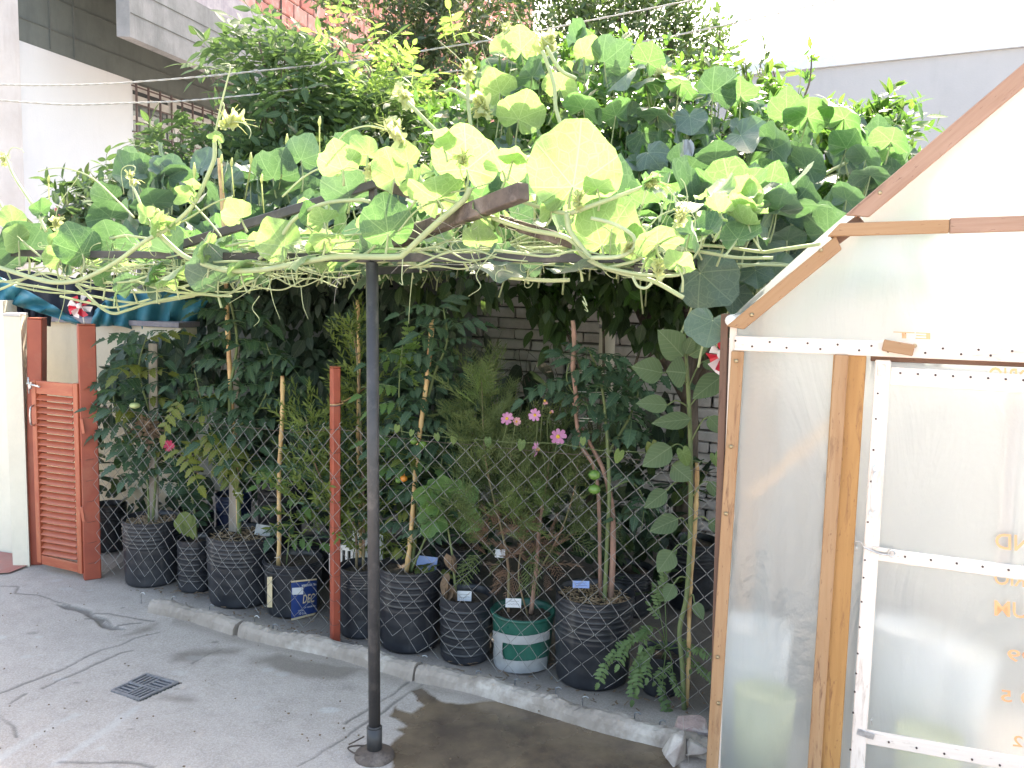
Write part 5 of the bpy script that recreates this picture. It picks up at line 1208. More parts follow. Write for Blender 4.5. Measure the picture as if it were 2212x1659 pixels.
for vn, pts, r in [(V1, [(290, 470), (250, 430), (200, 385), (150, 365), (110, 364), (82, 371)], .0026), (V1, [(15, 340), (25, 320), (45, 322), (52, 330)], .0014), (V1, [(285, 385), (292, 362), (275, 358), (262, 372), (268, 420)], .0018), (V1, [(470, 268), (484, 232), (480, 222), (487, 245)], .002),
                   (V1, [(505, 262), (530, 268), (542, 285), (538, 300)], .0015), (V1, [(170, 380), (120, 470), (140, 620), (128, 690), (120, 694)], .0013), (V2, [(610, 425), (660, 380), (710, 360), (780, 368), (800, 390)], .0025), (V2, [(720, 320), (750, 285), (800, 272), (850, 285)], .0025),
                   (V2, [(560, 640), (545, 665), (560, 690), (548, 705)], .0012), (V2, [(580, 600), (590, 650), (605, 690)], .0012), (V2, [(650, 620), (655, 660), (666, 690)], .0010), (V3, [(1260, 640), (1268, 660), (1258, 650), (1270, 672), (1262, 668)], .0012), (V3, [(1470, 480), (1485, 440), (1480, 400), (1470, 385)], .0015),
                   (V3, [(1380, 520), (1420, 470), (1460, 450), (1487, 425)], .0018), (V2, [(870, 560), (868, 600), (870, 615), (862, 610)], .0016), (V3, [(1070, 540), (1030, 590), (1038, 620), (1012, 640)], .0014), (V1, [(640, 595), (600, 600), (560, 615), (520, 640), (495, 655)], .0013), (V3, [(1440, 404), (1462, 430), (1500, 470), (1495, 520)], .0014)]:
    mb = MB(); mb.tube(smooth_path([bp(x, y, .07) for x, y in pts], 8), [r*1.3, r, r*.6], 6, tone=rnd(0, 1)); mb.build('tendril', M['squash_stem'], vn)
for k in range(150):
    x0 = rnd(0, 1480); y0 = rnd(520, 620) if x0 < 700 else rnd(480, 590); vn = V1 if x0 < 520 else V2 if x0 < 950 else V3
    tendril(bp(x0, y0, rnd(-.1, .08)), (rnd(-1, 1), rnd(-.4, .4), rnd(-.8, .9)), rnd(.05, .16), rnd(-2.5, 2.5), rnd(.0009, .0014), random.choice((0, 0, .6))).build('tendril', M['squash_stem'], vn)
for k in range(14):
    x, y = rnd(-10, 560), rnd(500, 628); P = bp(x, y, rnd(-.25, .03)); put_leaf(V1, S[V1], P, rnd(34, 70), rnd(20, 150), rnd(.4, .95), rnd(-40, 40), random.choice('ysgg'), lob=random.random() < .6, stem_to=P+Vector((rnd(-.02, .02), 0, -.05)))
for k in range(22):
    x, y = rnd(560, 1480), rnd(455, 580); P = bp(x, y, rnd(-.25, .0)); put_leaf(V2 if x < 1000 else V3, S[V2], P, rnd(40, 80), rnd(20, 150), rnd(.35, .9), rnd(-40, 40), random.choice('yyg'), stem_to=P+Vector((rnd(-.02, .02), 0, -.05)))
# buds on stalks
for vn, x, y in [(V1, 565, 395), (V1, 500, 360), (V1, 478, 352), (V2, 690, 272), (V1, 105, 395), (V2, 1000, 345), (V3, 1340, 525)]:
    mb = MB(); P = bp(x, y, 0); q = P+Vector((rnd(-.01, .01), 0, -.10)); mb.tube([q, P], .002, 6); mb.tube([P, P+Vector((0, 0, .012)), P+Vector((.002, 0, .03))], [.003, .006, .002], 8, tone=.5); mb.build('flower_bud', M['squash_tip'], vn)
# dry tangles caught on the beam
mb = MB()
for k in range(60):
    x0, y0 = random.choice([(1080, 480), (1000, 500), (1120, 470), (790, 585), (540, 560), (600, 555)]); p = bp(x0+rnd(-60, 60), y0+rnd(-10, 14), rnd(-.03, .05)); a = rv(.03)
    mb.tube(smooth_path([p, p+a, p+a*1.6+rv(.012)], 5), .0006, 3)
mb.build('dry_tangle', M['cobweb'], V2, kind='stuff')
# ---- canopy leaves over the whole frame, behind the bar
C4 = vine('squash_vine', bp(300, 600, -.9), 'squash vine filling the left half of the arbour roof behind the front shoots')
C5 = vine('squash_vine', bp(1000, 600, -.9), 'squash vine filling the middle of the arbour roof, shading the bed below')
S[C4] = MB(); S[C5] = MB()
A0 = PR[0]; AL = (PR[2]-PR[0]).length
C9 = vine('squash_vine', bp(700, 600, -2.0), 'squash vine added over the rear of the arbour roof to shade the floor'); S[C9] = MB()  # rear vine added to close gaps that let sun flecks through
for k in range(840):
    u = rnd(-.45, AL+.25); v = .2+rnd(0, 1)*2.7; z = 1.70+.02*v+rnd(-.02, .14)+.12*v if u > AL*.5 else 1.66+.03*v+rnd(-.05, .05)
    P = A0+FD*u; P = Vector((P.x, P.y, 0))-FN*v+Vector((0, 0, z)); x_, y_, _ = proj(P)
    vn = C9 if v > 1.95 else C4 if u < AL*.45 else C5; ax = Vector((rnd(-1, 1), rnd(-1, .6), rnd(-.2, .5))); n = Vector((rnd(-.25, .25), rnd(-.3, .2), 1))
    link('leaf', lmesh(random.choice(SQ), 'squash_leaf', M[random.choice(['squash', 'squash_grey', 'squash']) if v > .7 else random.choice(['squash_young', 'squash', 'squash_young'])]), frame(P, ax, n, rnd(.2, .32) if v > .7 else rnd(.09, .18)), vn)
    petiole(S[vn], P, P+Vector((rnd(-.05, .05), rnd(-.05, .05), -rnd(.05, .12))), .003, 0, 4)
for x, y in ((527, 1456), (292, 1533), (222, 1624), (610, 1440), (560, 1400), (640, 1500), (180, 1560), (340, 1450), (698, 1495), (771, 1488), (767, 1538), (730, 1500)):  # leaves added along the sun's path to block flecks on the floor
    for k in range(4):
        q_ = gp(x, y); q_ = q_+sdir*((1.74+.02*k)/sdir.z)+Vector((rnd(-.12, .12), rnd(-.12, .12), 0)); link('leaf', lmesh(random.choice(SQ), 'squash_leaf', M['squash']), frame(q_, Vector((rnd(-1, 1), rnd(-1, 1), 0)), (0, 0, 1), .26), C4)
for k in range(34):
    vn = C4 if k % 2 else C5; u = rnd(0, AL*.5)+(0 if vn is C4 else AL*.45); v = rnd(.1, 2.2); P = A0+FD*u; P = Vector((P.x, P.y, 1.69))-FN*v; pts = [P]
    for i in range(6): pts.append(pts[-1]+FD*rnd(.05, .2)*(1 if k % 3 else -.6)-FN*rnd(-.12, .15)+Vector((0, 0, rnd(-.02, .03))))
    q_ = MB(); q_.tube(smooth_path(pts, 6), rnd(.003, .006), 6, tone=rnd(0, 1)); q_.build('stem', M['squash_stem'], vn)
# ---- the heap on the right: vine climbing over the orange tree
def dh(x, y): return 3.35+(640-y)/560*1.55-max(0, (x-1500))/450*.25
TOPX = [900, 960, 1010, 1050, 1090, 1130, 1200, 1270, 1330, 1420, 1500, 1560, 1640, 1720, 1800, 1900, 1975, 2050]
TOPY = [330, 250, 190, 120, 78, 68, 80, 75, 85, 105, 140, 160, 200, 205, 225, 240, 290, 330]
H6 = vine('squash_vine', at(1500, 500, 4.0), 'squash vine with large grey-green leaves covering the orange tree down to the greenhouse'); H7 = vine('squash_vine', at(1100, 300, 4.4), 'squash vine on top of the orange tree, its crest glowing in the sun')
S[H6] = MB(); S[H7] = MB()
HEAP = [(1125, 108, 84, 95, .8, 0, 'y', 0), (1262, 122, 64, 66, .98, 10, 'y', 0), (1400, 135, 80, 70, .8, -10, 's', 0), (1305, 134, 98, 15, .4, 0, 'g', 0), (1350, 168, 100, 170, .4, 0, 'g', 0), (1150, 165, 92, 150, .5, 0, 'g', 0), (1120, 258, 112, 68, .8, 15, 'y', 0), (1080, 200, 84, 110, .6, 0, 'y', 0),
 (1490, 250, 78, -88, .95, 0, 'g', 0), (1478, 380, 120, 60, .5, 0, 'g', 0), (1600, 292, 128, -80, .7, 0, 'g', 0), (1668, 322, 112, 18, .7, 0, 'g', 0), (1745, 253, 108, 100, .8, 0, 's', 0), (1823, 257, 128, 62, .5, 0, 's', 0), (1600, 206, 84, 110, .65, 0, 's', 0), (1828, 320, 92, 80, .6, 0, 's', 0),
 (1925, 306, 92, 105, .55, 0, 's', 0), (1655, 408, 132, 150, .65, 0, 'g', 0), (1720, 432, 112, -20, .6, 0, 'g', 0), (1600, 480, 118, 88, .65, 0, 'g', 0), (1790, 502, 104, 112, .8, 0, 'g', 0), (1828, 432, 84, 60, .7, 0, 'g', 0), (1513, 589, 140, -48, .93, 0, 'g', -.6), (1540, 692, 120, -112, .85, 0, 'g', -.6), (1592, 562, 66, 90, .85, 0, 'g', 0),
 (1632, 584, 76, -90, .9, 0, 'g', 0), (1678, 566, 60, -60, .8, 0, 'g', 0), (1519, 452, 92, -58, .85, 0, 'g', 0), (1405, 462, 96, 150, .5, 0, 'g', 0), (1420, 250, 90, 80, .6, 0, 'g', 0), (1330, 250, 84, 120, .6, 0, 's', 0), (1400, 330, 80, -60, .8, 0, 'g', 0), (1540, 200, 96, 30, .5, 0, 'g', 0), (1210, 190, 84, 70, .6, 0, 'y', 0),
 (1260, 235, 96, 50, .5, 0, 's', 0), (1180, 330, 70, 110, .7, 0, 'g', 0), (1395, 180, 88, 100, .5, 0, 's', 0), (1470, 180, 96, 70, .5, 0, 's', 0), (1545, 345, 92, 100, .6, 0, 'g', 0), (1700, 250, 84, 120, .6, 0, 's', 0), (1880, 380, 90, 130, .6, 0, 'g', 0), (1870, 345, 84, 90, .5, 0, 'g', 0), (1740, 360, 92, 60, .5, 0, 'g', 0), (1560, 430, 76, -100, .8, 0, 'g', 0),
 (1340, 470, 120, -90, .5, 0, 'g', 0), (1240, 500, 110, -70, .6, 0, 'g', 0), (1150, 480, 110, -100, .6, 0, 'g', 0), (1450, 520, 90, -60, .8, 0, 'g', 0), (1420, 400, 90, -80, .7, 0, 'g', 0), (1650, 520, 80, -70, .8, 0, 'g', 0), (1700, 520, 80, 100, .6, 0, 'g', 0)]
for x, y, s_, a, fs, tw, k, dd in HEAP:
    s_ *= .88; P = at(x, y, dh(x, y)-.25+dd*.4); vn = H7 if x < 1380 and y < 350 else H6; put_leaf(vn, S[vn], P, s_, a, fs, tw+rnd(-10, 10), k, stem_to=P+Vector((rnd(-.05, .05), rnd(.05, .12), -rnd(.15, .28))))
n = 0
while n < 300:
    x = rnd(930, 1990); y = np.interp(x, TOPX, TOPY)+(rnd(0, 1)**1.2)*440+18
    if y > 640 or (x < 1080 and y > 420): continue
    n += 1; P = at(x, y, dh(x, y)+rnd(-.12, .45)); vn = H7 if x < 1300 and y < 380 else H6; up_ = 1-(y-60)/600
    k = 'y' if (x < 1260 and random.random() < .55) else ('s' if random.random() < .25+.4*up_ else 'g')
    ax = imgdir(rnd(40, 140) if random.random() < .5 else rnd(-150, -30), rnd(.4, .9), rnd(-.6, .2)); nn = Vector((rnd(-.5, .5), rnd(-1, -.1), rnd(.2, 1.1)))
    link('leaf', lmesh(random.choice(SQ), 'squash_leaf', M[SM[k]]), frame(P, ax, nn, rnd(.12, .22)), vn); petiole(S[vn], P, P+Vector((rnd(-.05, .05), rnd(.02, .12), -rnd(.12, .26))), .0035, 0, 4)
for k in range(16):
    x = rnd(980, 1850); y = np.interp(x, TOPX, TOPY)+rnd(-5, 160); P = at(x, y, dh(x, y)-.15); vn = H7 if x < 1380 else H6
    tendril(P, (rnd(-1, 1), rnd(-.4, .4), rnd(.2, 1)), rnd(.12, .3), rnd(-2, 2), .0018).build('tendril', M['squash_stem'], vn)
for x, y, ax, s_ in [(1100, 75, (-.4, 0, 1), .10), (1180, 105, (.4, 0, 1), .14), (1010, 165, (0, 0, 1), .12), (1050, 240, (-.5, 0, .6), .14), (880, 215, (-.6, 0, .6), .12), (1420, 165, (.6, 0, .6), .1), (860, 275, (-1, 0, .4), .10)]:
    shoot(H7, at(x, y, dh(max(x, 950), y)-.3), ax, s_)
for pts in [[(1180, 100), (1210, 150), (1245, 170)], [(1172, 110), (1196, 180), (1200, 230), (1212, 270), (1225, 290)], [(1010, 180), (1012, 230), (1018, 280)], [(1020, 220), (980, 195), (960, 200)], [(880, 220), (960, 300), (1000, 320)], [(1225, 290), (1180, 310), (1140, 340)]]:
    q_ = MB(); q_.tube(smooth_path([at(x, y, 4.0) for x, y in pts], 8), .009, 7, tone=rnd(0, 1)); q_.build('stem', M['squash_stem'], H7)
for pts in [[(1105, 60), (1080, 80), (1065, 78)], [(1010, 150), (985, 120), (950, 90), (948, 88)], [(1110, 20), (1130, 55), (1160, 90)], [(1155, 60), (1180, 90), (1200, 100)]]:
    mb = MB(); mb.tube(smooth_path([at(x, y, 4.3) for x, y in pts], 8), [.003, .002, .001], 6); mb.build('tendril', M['squash_stem'], H7)
for pts in [[(1450, 560), (1560, 470), (1640, 420)], [(1350, 590), (1420, 540), (1480, 420), (1520, 350)], [(1600, 540), (1660, 460), (1740, 400), (1830, 350)]]:
    q_ = MB(); q_.tube(smooth_path([at(x, y, dh(x, y)+.1) for x, y in pts], 8), .008, 7, tone=rnd(0, 1)); q_.build('stem', M['squash_stem'], H6)
# a wilted leaf hanging on the heap
mb = MB()
for k in range(8):
    p = at(1478+rnd(-16, 18), 300, 4.0); mb.tpl(OV, frame(p, Vector((rnd(-.2, .2), 0, -1)), rv(), rnd(.08, .13)), rnd(0, 1))
mb.build('withered_leaf', M['tape'], H6)
for vn, mb in S.items(): mb.build('leaf_stalks', M['squash_stem'], vn, kind='stuff')
# grey leaves low behind, upper left over the cream wall
V8 = vine('squash_vine', at(500, 420, 4.9), 'bluish-green squash leaves and upright buds in shade behind the bamboo cane, upper left'); S8 = MB()
for x, y, s_, a, fs in [(300, 398, 66, 40, .8), (235, 430, 58, 90, .6), (385, 390, 84, 100, .55), (525, 400, 74, 90, .6), (590, 385, 92, 40, .6), (620, 415, 84, 100, .4), (650, 345, 72, 60, .8), (755, 318, 62, 80, .8), (240, 470, 84, 120, .6), (330, 440, 84, 70, .5), (440, 440, 84, 100, .5), (500, 455, 74, 60, .6), (560, 470, 76, 100, .5), (680, 440, 84, 100, .5), (290, 480, 70, 50, .6), (400, 480, 70, 110, .5)]:
    P = at(x, y, 4.7+rnd(-.2, .3)); put_leaf(V8, S8, P, s_, a, fs, rnd(-15, 15), 'g')
for k in range(70):
    x, y = rnd(215, 900), rnd(360, 520); P = at(x, y, rnd(4.6, 5.3)); link('leaf', lmesh(random.choice(SQ), 'squash_leaf', M['squash_grey']), frame(P, imgdir(rnd(20, 160), .7, rnd(-.6, .3)), Vector((rnd(-.4, .4), rnd(-1, 0), 1)), rnd(.16, .26)), V8); petiole(S8, P, P+Vector((0, .03, -.2)), .004, 0, 4)
for x, y in [(620, 318), (565, 365), (542, 358), (420, 380)]:
    P = at(x, y, 4.6); q_ = MB(); q_.tube([P-Vector((rnd(-.05, .05), 0, .22)), P, P+Vector((0, 0, .03)), P+Vector((0, 0, .07))], [.003, .005, .011, .003], 8, tone=.9); q_.build('flower_bud', M['squash_tip'], V8)
S8.build('leaf_stalks', M['squash_stem'], V8, kind='stuff')

# ---- masses of leaves: ellipses given where they are seen, with a depth range
def mass(t, ells, tpls, mat, n, size, name='leaf_spray', parts=250, up=.5, restname='foliage', mats=None, down=False, facing=0.0):
    tot = sum(e[2]*e[3] for e in ells); items = []
    for (cx, cy, rx, ry, d0, d1) in ells:
        for _ in range(int(n*rx*ry/tot)+1):
            a = rnd(0, 6.28); q = math.sqrt(random.random()); x, y = cx+rx*q*math.cos(a)+rnd(-4, 4), cy+ry*q*math.sin(a)+rnd(-4, 4)
            dm = (d0+d1)/2; hb = (d1-d0)/2*math.sqrt(max(.05, 1-q*q)); d = dm+rnd(-1, 1)*hb
            P = at(x, y, d); out = (P-at(cx, cy+ry*.3, dm)); out = out.normalized() if out.length > 0 else rv()
            ax = (out*.8+rv(.45)+Vector((0, 0, up))).normalized()
            if down: ax = (rv(.5)+Vector((0, -.5, -1))).normalized()
            nn = Vector((0, -facing, 1))+rv(.4); items.append((d, P, ax, nn, size*rnd(.65, 1.2)))
    items.sort(key=lambda k: k[0]-rnd(0, .0))
    near = items[:parts]; far = items[parts:]; mats = mats or [mat]
    for d, P, ax, nn, s_ in near: link(name, lmesh(random.choice(tpls), name, M[random.choice(mats)]), frame(P, ax, nn, s_), t)
    for mt in set(mats):
        mb = MB()
        for it in far:
            if random.choice(mats) == mt or len(set(mats)) == 1: mb.tpl(random.choice(tpls), frame(it[1], it[2], it[3], it[4]), rnd(0, 1))
        if mb.v: mb.build(restname, M[mt], t, kind='stuff')
def branches(t, root, tips, r0=.05, mat='bark', name='trunk', n=None):
    mb = MB(); top = root+(sum(tips, Vector())/len(tips)-root)*.45
    mb.tube(smooth_path([root, root.lerp(top, .5)+Vector((.03, .02, 0)), top], 5), [r0, r0*.7], 9); mb.build(name, M[mat], t)
    for tp_ in tips:
        mb = MB(); m_ = top.lerp(tp_, .5)+rv(.06); mb.tube(smooth_path([top-Vector((0, 0, .1)), m_, tp_], 6), [r0*.55, r0*.3, r0*.12], 7)
        for k in range(3):
            q = m_.lerp(tp_, rnd(0, .8)); mb.tube(smooth_path([q, q+rv(.08)+Vector((0, 0, .1)), q+rv(.15)+Vector((0, 0, .2))], 5), [r0*.16, r0*.05], 5)
        mb.build('limb', M[mat], t)
gz = lambda P: Vector((P.x, P.y, 0))
el = thing('elder_tree', gz(at(640, 400, 6.2)), 'bushy elder tree with feathery leaves in front of the house beam, top left', 'tree')
branches(el, gz(at(640, 400, 6.2)), [at(x, y, 6.1) for x, y in ((450, 150), (560, 90), (640, 150), (720, 80), (800, 150), (880, 230), (560, 300), (760, 330))], .06)
mass(el, [(575, 110, 38, 50, 5.9, 6.6), (500, 150, 36, 40, 6.0, 6.6), (660, 170, 70, 60, 5.8, 6.7), (620, 270, 110, 80, 5.7, 6.7), (760, 300, 110, 90, 5.7, 6.6), (840, 260, 80, 60, 5.7, 6.6), (560, 370, 100, 60, 5.7, 6.5)], ELD, 'elder', 1000, .25, parts=260, up=.25, facing=.5)
mass(el, [(730, 35, 20, 14, 5.7, 6.0), (735, 100, 40, 10, 5.7, 6.0), (810, 95, 26, 14, 5.6, 5.9), (840, 150, 46, 26, 5.6, 5.9), (800, 200, 46, 26, 5.5, 5.9), (970, 85, 20, 12, 5.7, 6), (870, 190, 46, 24, 5.5, 5.8)], ELD, 'elder_young_and_sunlit', 60, .19, parts=75, up=.5, restname='young_foliage')
sh = thing('shrub', gz(at(390, 340, 6.0)), 'low arching shrub with drooping leaves in front of the barred window', 'shrub')
branches(sh, gz(at(400, 450, 6.0)), [at(x, y, 5.9) for x, y in ((330, 330), (390, 290), (460, 300), (300, 400))], .03)
mass(sh, [(390, 320, 85, 36, 5.7, 6.3), (340, 360, 60, 45, 5.7, 6.3), (290, 420, 60, 50, 5.5, 6.1), (450, 360, 80, 60, 5.6, 6.3), (250, 390, 30, 20, 5.5, 5.8)], ELD, 'elder', 210, .22, parts=150, up=-.2)
bk = thing('hedge', gz(at(420, 470, 5.6)), 'mixed green climbers along the top of the cream wall below the white house', 'hedge')
mass(bk, [(240, 470, 110, 45, 5.3, 5.8), (420, 460, 130, 70, 5.3, 6.0), (620, 440, 150, 80, 5.3, 6.1), (800, 430, 140, 100, 5.2, 6.0), (300, 540, 200, 50, 5.3, 5.8), (600, 540, 260, 50, 5.3, 5.8)], CITN, 'bay', 1300, .2, parts=150, name='leafy_twig', up=.3, mats=['bay', 'elder', 'citrus'])
ct = thing('citrus_tree', gz(at(900, 300, 8.3)), 'dark open citrus tree in front of the red brick wall, top centre', 'tree')
branches(ct, gz(at(900, 300, 8.3)), [at(x, y, 8.2) for x, y in ((800, 40), (860, -20), (900, 60), (960, 0), (1020, 40), (960, 150), (880, 150), (1060, 100))], .09)
mass(ct, [(850, 50, 110, 80, 7.8, 8.9), (960, 60, 120, 90, 7.8, 8.9), (1010, 150, 90, 80, 7.8, 8.8), (900, 150, 100, 70, 7.8, 8.8), (820, -30, 160, 60, 7.8, 8.8), (1000, -30, 120, 60, 7.8, 8.8), (920, 230, 120, 70, 7.6, 8.6)], CIT, 'bay', 1000, .24, parts=200, name='leafy_twig')
cr2 = thing('citrus_tree', gz(at(1330, 200, 7.6)), 'olive-green citrus tree rising behind the squash heap against the white sky', 'tree')
branches(cr2, gz(at(1330, 200, 7.6)), [at(x, y, 7.5) for x, y in ((1180, 30), (1260, 0), (1340, 20), (1400, 20), (1460, 60), (1520, 100), (1240, 100), (1400, 100))], .08)
mass(cr2, [(1220, 40, 110, 70, 7.2, 8.2), (1330, 40, 120, 75, 7.2, 8.2), (1430, 80, 90, 70, 7.2, 8.0), (1510, 120, 60, 50, 7.2, 7.9), (1250, 120, 130, 70, 7.2, 8.1), (1280, -30, 170, 50, 7.2, 8.2), (1400, 150, 140, 50, 7.1, 8.0), (1455, 25, 30, 40, 7.4, 7.7)], CIT, 'citrus', 1000, .22, parts=200, name='leafy_twig')
ey = thing('orange_tree', gz(at(1500, 500, 4.9)), 'bright green orange tree buried under the squash vine right of the arbour', 'tree')
branches(ey, gz(at(1500, 500, 4.9)), [at(x, y, 4.8) for x, y in ((1200, 200), (1350, 200), (1500, 200), (1650, 300), (1800, 330), (1900, 300), (1300, 400), (1600, 450), (1450, 560))], .07)
mass(ey, [(1300, 230, 200, 110, 4.5, 5.3), (1500, 300, 200, 130, 4.4, 5.3), (1700, 370, 180, 110, 4.3, 5.1), (1850, 360, 120, 90, 4.3, 5.0), (1250, 400, 230, 130, 4.2, 5.1), (1500, 470, 220, 130, 4.1, 5.0), (1650, 540, 130, 110, 4.0, 4.8), (1050, 300, 120, 110, 4.5, 5.2), (1400, 600, 250, 60, 4.2, 4.9), (1900, 300, 70, 60, 4.4, 4.8), (1720, 480, 110, 60, 4.0, 4.6)], CITN, 'citrus_bright', 1500, .17, parts=260, name='leafy_twig', mats=['citrus_bright', 'citrus', 'citrus_bright'])
for i, (x0, y0, x1, y1, d, lb) in enumerate([(1538, 190, 1555, 15, 7.2, 'tallest thin shrub shoot with a yellowish tip rising into the white sky'), (1615, 200, 1600, 110, 7.0, 'thin leafy shoot left of the pair against the grey building top'), (1650, 210, 1652, 90, 7.0, 'thin leafy shoot rising just above the coping of the grey building'), (1728, 240, 1752, 98, 6.2, 'bright leafy shoot standing clear in front of the grey building'), (1672, 220, 1662, 140, 6.8, 'reddish short shoot in front of the grey building wall'), (1870, 320, 1925, 235, 4.9, 'bare thorny orange shoot with one long leaf beside the greenhouse roof')]):
    a, b_ = at(x0, y0, d), at(x1, y1, d); t = thing('leafy_shoot', gz(a), lb, 'shoot', 'thin shoots against the sky'); mb = MB(); mb.tube(smooth_path([gz(a), a-Vector((0, 0, .3)), a.lerp(b_, .5)+rv(.03), b_], 6), [.012, .008, .003], 6); mb.build('stem', M['bark'], t)
    for k in range(22 if i < 5 else 5):
        q = a.lerp(b_, rnd(0, 1)); link('leaf', lmesh(OVL, 'leaf', M['citrus_bright' if i in (3, 5) else 'bay' if i == 4 else 'citrus']), frame(q, (b_-a).normalized()*.6+rv(.6), rv(), rnd(.07, .12) if i != 5 else rnd(.08, .16)), t)
# under the canopy
un = thing('climber', gz(at(1330, 650, 4.6)), 'climber with broad pointed leaves hanging in front of the whitewashed brick wall top', 'climber')
mass(un, [(1200, 640, 70, 42, 4.3, 4.8), (1190, 700, 48, 45, 4.3, 4.7), (1380, 650, 100, 50, 4.2, 4.8), (1430, 710, 80, 35, 4.2, 4.6), (1500, 640, 80, 60, 4.1, 4.6), (1080, 625, 110, 28, 4.3, 4.8), (950, 615, 90, 25, 4.3, 4.7), (1350, 610, 240, 30, 4.2, 4.9), (1560, 700, 60, 70, 4.1, 4.6)], [OVW, OVW, OV], 'citrus', 480, .12, parts=290, name='leaf', down=True, mats=['citrus', 'bay', 'citrus'])
branches(un, gz(at(1250, 1000, 5.0)), [at(x, y, 4.6) for x, y in ((1190, 640), (1300, 620), (1420, 640), (1500, 640))], .03)
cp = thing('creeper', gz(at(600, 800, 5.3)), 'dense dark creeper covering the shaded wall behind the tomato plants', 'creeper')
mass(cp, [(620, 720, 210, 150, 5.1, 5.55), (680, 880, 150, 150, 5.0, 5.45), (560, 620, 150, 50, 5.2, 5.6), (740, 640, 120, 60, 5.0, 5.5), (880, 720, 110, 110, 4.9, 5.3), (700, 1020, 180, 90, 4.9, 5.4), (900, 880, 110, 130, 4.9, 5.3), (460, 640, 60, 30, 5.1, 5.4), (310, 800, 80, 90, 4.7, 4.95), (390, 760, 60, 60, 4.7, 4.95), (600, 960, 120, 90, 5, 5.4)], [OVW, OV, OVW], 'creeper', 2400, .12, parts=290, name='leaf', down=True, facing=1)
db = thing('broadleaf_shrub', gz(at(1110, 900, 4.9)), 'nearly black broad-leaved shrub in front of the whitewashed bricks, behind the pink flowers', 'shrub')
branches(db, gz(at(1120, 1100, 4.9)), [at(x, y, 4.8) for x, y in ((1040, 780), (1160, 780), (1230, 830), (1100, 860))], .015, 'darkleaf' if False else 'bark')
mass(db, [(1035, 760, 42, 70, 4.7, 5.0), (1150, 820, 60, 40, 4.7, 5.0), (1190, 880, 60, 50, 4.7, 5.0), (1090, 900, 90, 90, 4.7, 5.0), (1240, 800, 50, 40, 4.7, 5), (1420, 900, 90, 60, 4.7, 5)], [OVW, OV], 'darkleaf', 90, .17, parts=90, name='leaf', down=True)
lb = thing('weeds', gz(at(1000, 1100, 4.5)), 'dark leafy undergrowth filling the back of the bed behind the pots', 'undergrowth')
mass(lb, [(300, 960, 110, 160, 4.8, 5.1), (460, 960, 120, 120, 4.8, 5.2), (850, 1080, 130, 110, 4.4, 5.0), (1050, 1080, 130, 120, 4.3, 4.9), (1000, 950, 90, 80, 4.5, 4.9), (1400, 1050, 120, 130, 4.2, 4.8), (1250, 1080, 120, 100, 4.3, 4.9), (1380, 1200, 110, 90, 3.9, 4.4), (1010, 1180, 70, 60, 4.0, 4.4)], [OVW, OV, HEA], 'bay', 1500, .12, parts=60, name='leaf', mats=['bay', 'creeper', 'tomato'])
# ---- potted plants
def plant(name, key, label, cat, group=None):
    c, r, h, _ = POT[key]; return thing(name, c+Vector((0, 0, h-.03)), label, cat, group), c, h-.035
def pstem(t, d, pts, r, mat='tomato_stem', name='stem'):
    mb = MB(); path = smooth_path([at(x, y, d+(0 if i == 0 else rnd(-.03, .03))) for i, (x, y) in enumerate(pts)], 8); mb.tube(path, [r, r*.8, r*.35], 8, tone=rnd(0, 1)); mb.build(name, M[mat], t); return path
def along(path, q): i = q*(len(path)-1); k = min(int(i), len(path)-2); return path[k].lerp(path[k+1], i-k)
def leaves(t, path, q0, q1, n, L, tpls=None, mats=('tomato',), upz=.1, name='leaf', gold=2.4, bias=(0, -.25)):
    tpls = tpls or TOM
    for k in range(n):
        q = q0+(q1-q0)*(k+rnd(0, .6))/n; p = along(path, q); a = k*gold+rnd(-.5, .5); ax = Vector((math.cos(a)+bias[0], math.sin(a)*.8+bias[1], upz+rnd(-.25, .4)))
        link(name, lmesh(random.choice(tpls), name, M[random.choice(mats)]), frame(p, ax, Vector((rnd(-.2, .2), -.45, 1)), L*rnd(.65, 1.15)), t)
def cane(x0, y0, x1, y1, d, rad, label, nodes=7, mat='bamboo', d1=None):
    a, b_ = at(x0, y0, d), at(x1, y1, d1 or d); t = thing('bamboo_cane' if mat == 'bamboo' else 'wooden_stake', b_, label, 'cane' if mat == 'bamboo' else 'stake', 'stakes holding up the plants')
    if mat == 'bamboo':
        L = (b_-a).length; mb = MB(); N = 60; pts = []; rr = []
        for i in range(N+1):
            q = i/N; pts.append(a.lerp(b_, q)+Vector((.004*math.sin(q*9), 0, 0))); f = (q*nodes) % 1; rr.append(rad*(1+.22*math.exp(-((f-.5)/.06)**2)-.05*math.cos(f*6.28)))
        mb.tube(pts, rr, 10); mb.build('cane_body', M[mat], t)
    else: board('stake_body', a, b_, rad*2, .015, Vector((.1, -1, 0)), M[mat], t, .002)
    return t
c = POT['p1'][0]; t, _, _ = plant('tomato_plant', 'p1', 'tomato plant on a grey stake beside the gate, with withered leaves and one pale fruit', 'tomato plant', 'potted tomato plants')
pth = pstem(t, c.y, [(330, 1128), (337, 1010), (325, 900), (300, 800), (320, 715)], .008); pth2 = pstem(t, c.y-.03, [(322, 1128), (318, 1040), (300, 960), (255, 900), (240, 820)], .006)
leaves(t, pth, .18, 1, 32, .21, mats=('tomato', 'tomato', 'tomato', 'tomato_pale')); leaves(t, pth2, .3, 1, 18, .19); 
mb = MB()
for k in range(16): mb.tpl(random.choice(TOM), frame(at(312+rnd(-14, 14), 885+rnd(0, 60), c.y-.08), Vector((rnd(-.4, .4), 0, -1)), rv(), rnd(.06, .12)), 0)
mb.build('withered_leaves', M['dead'], t)
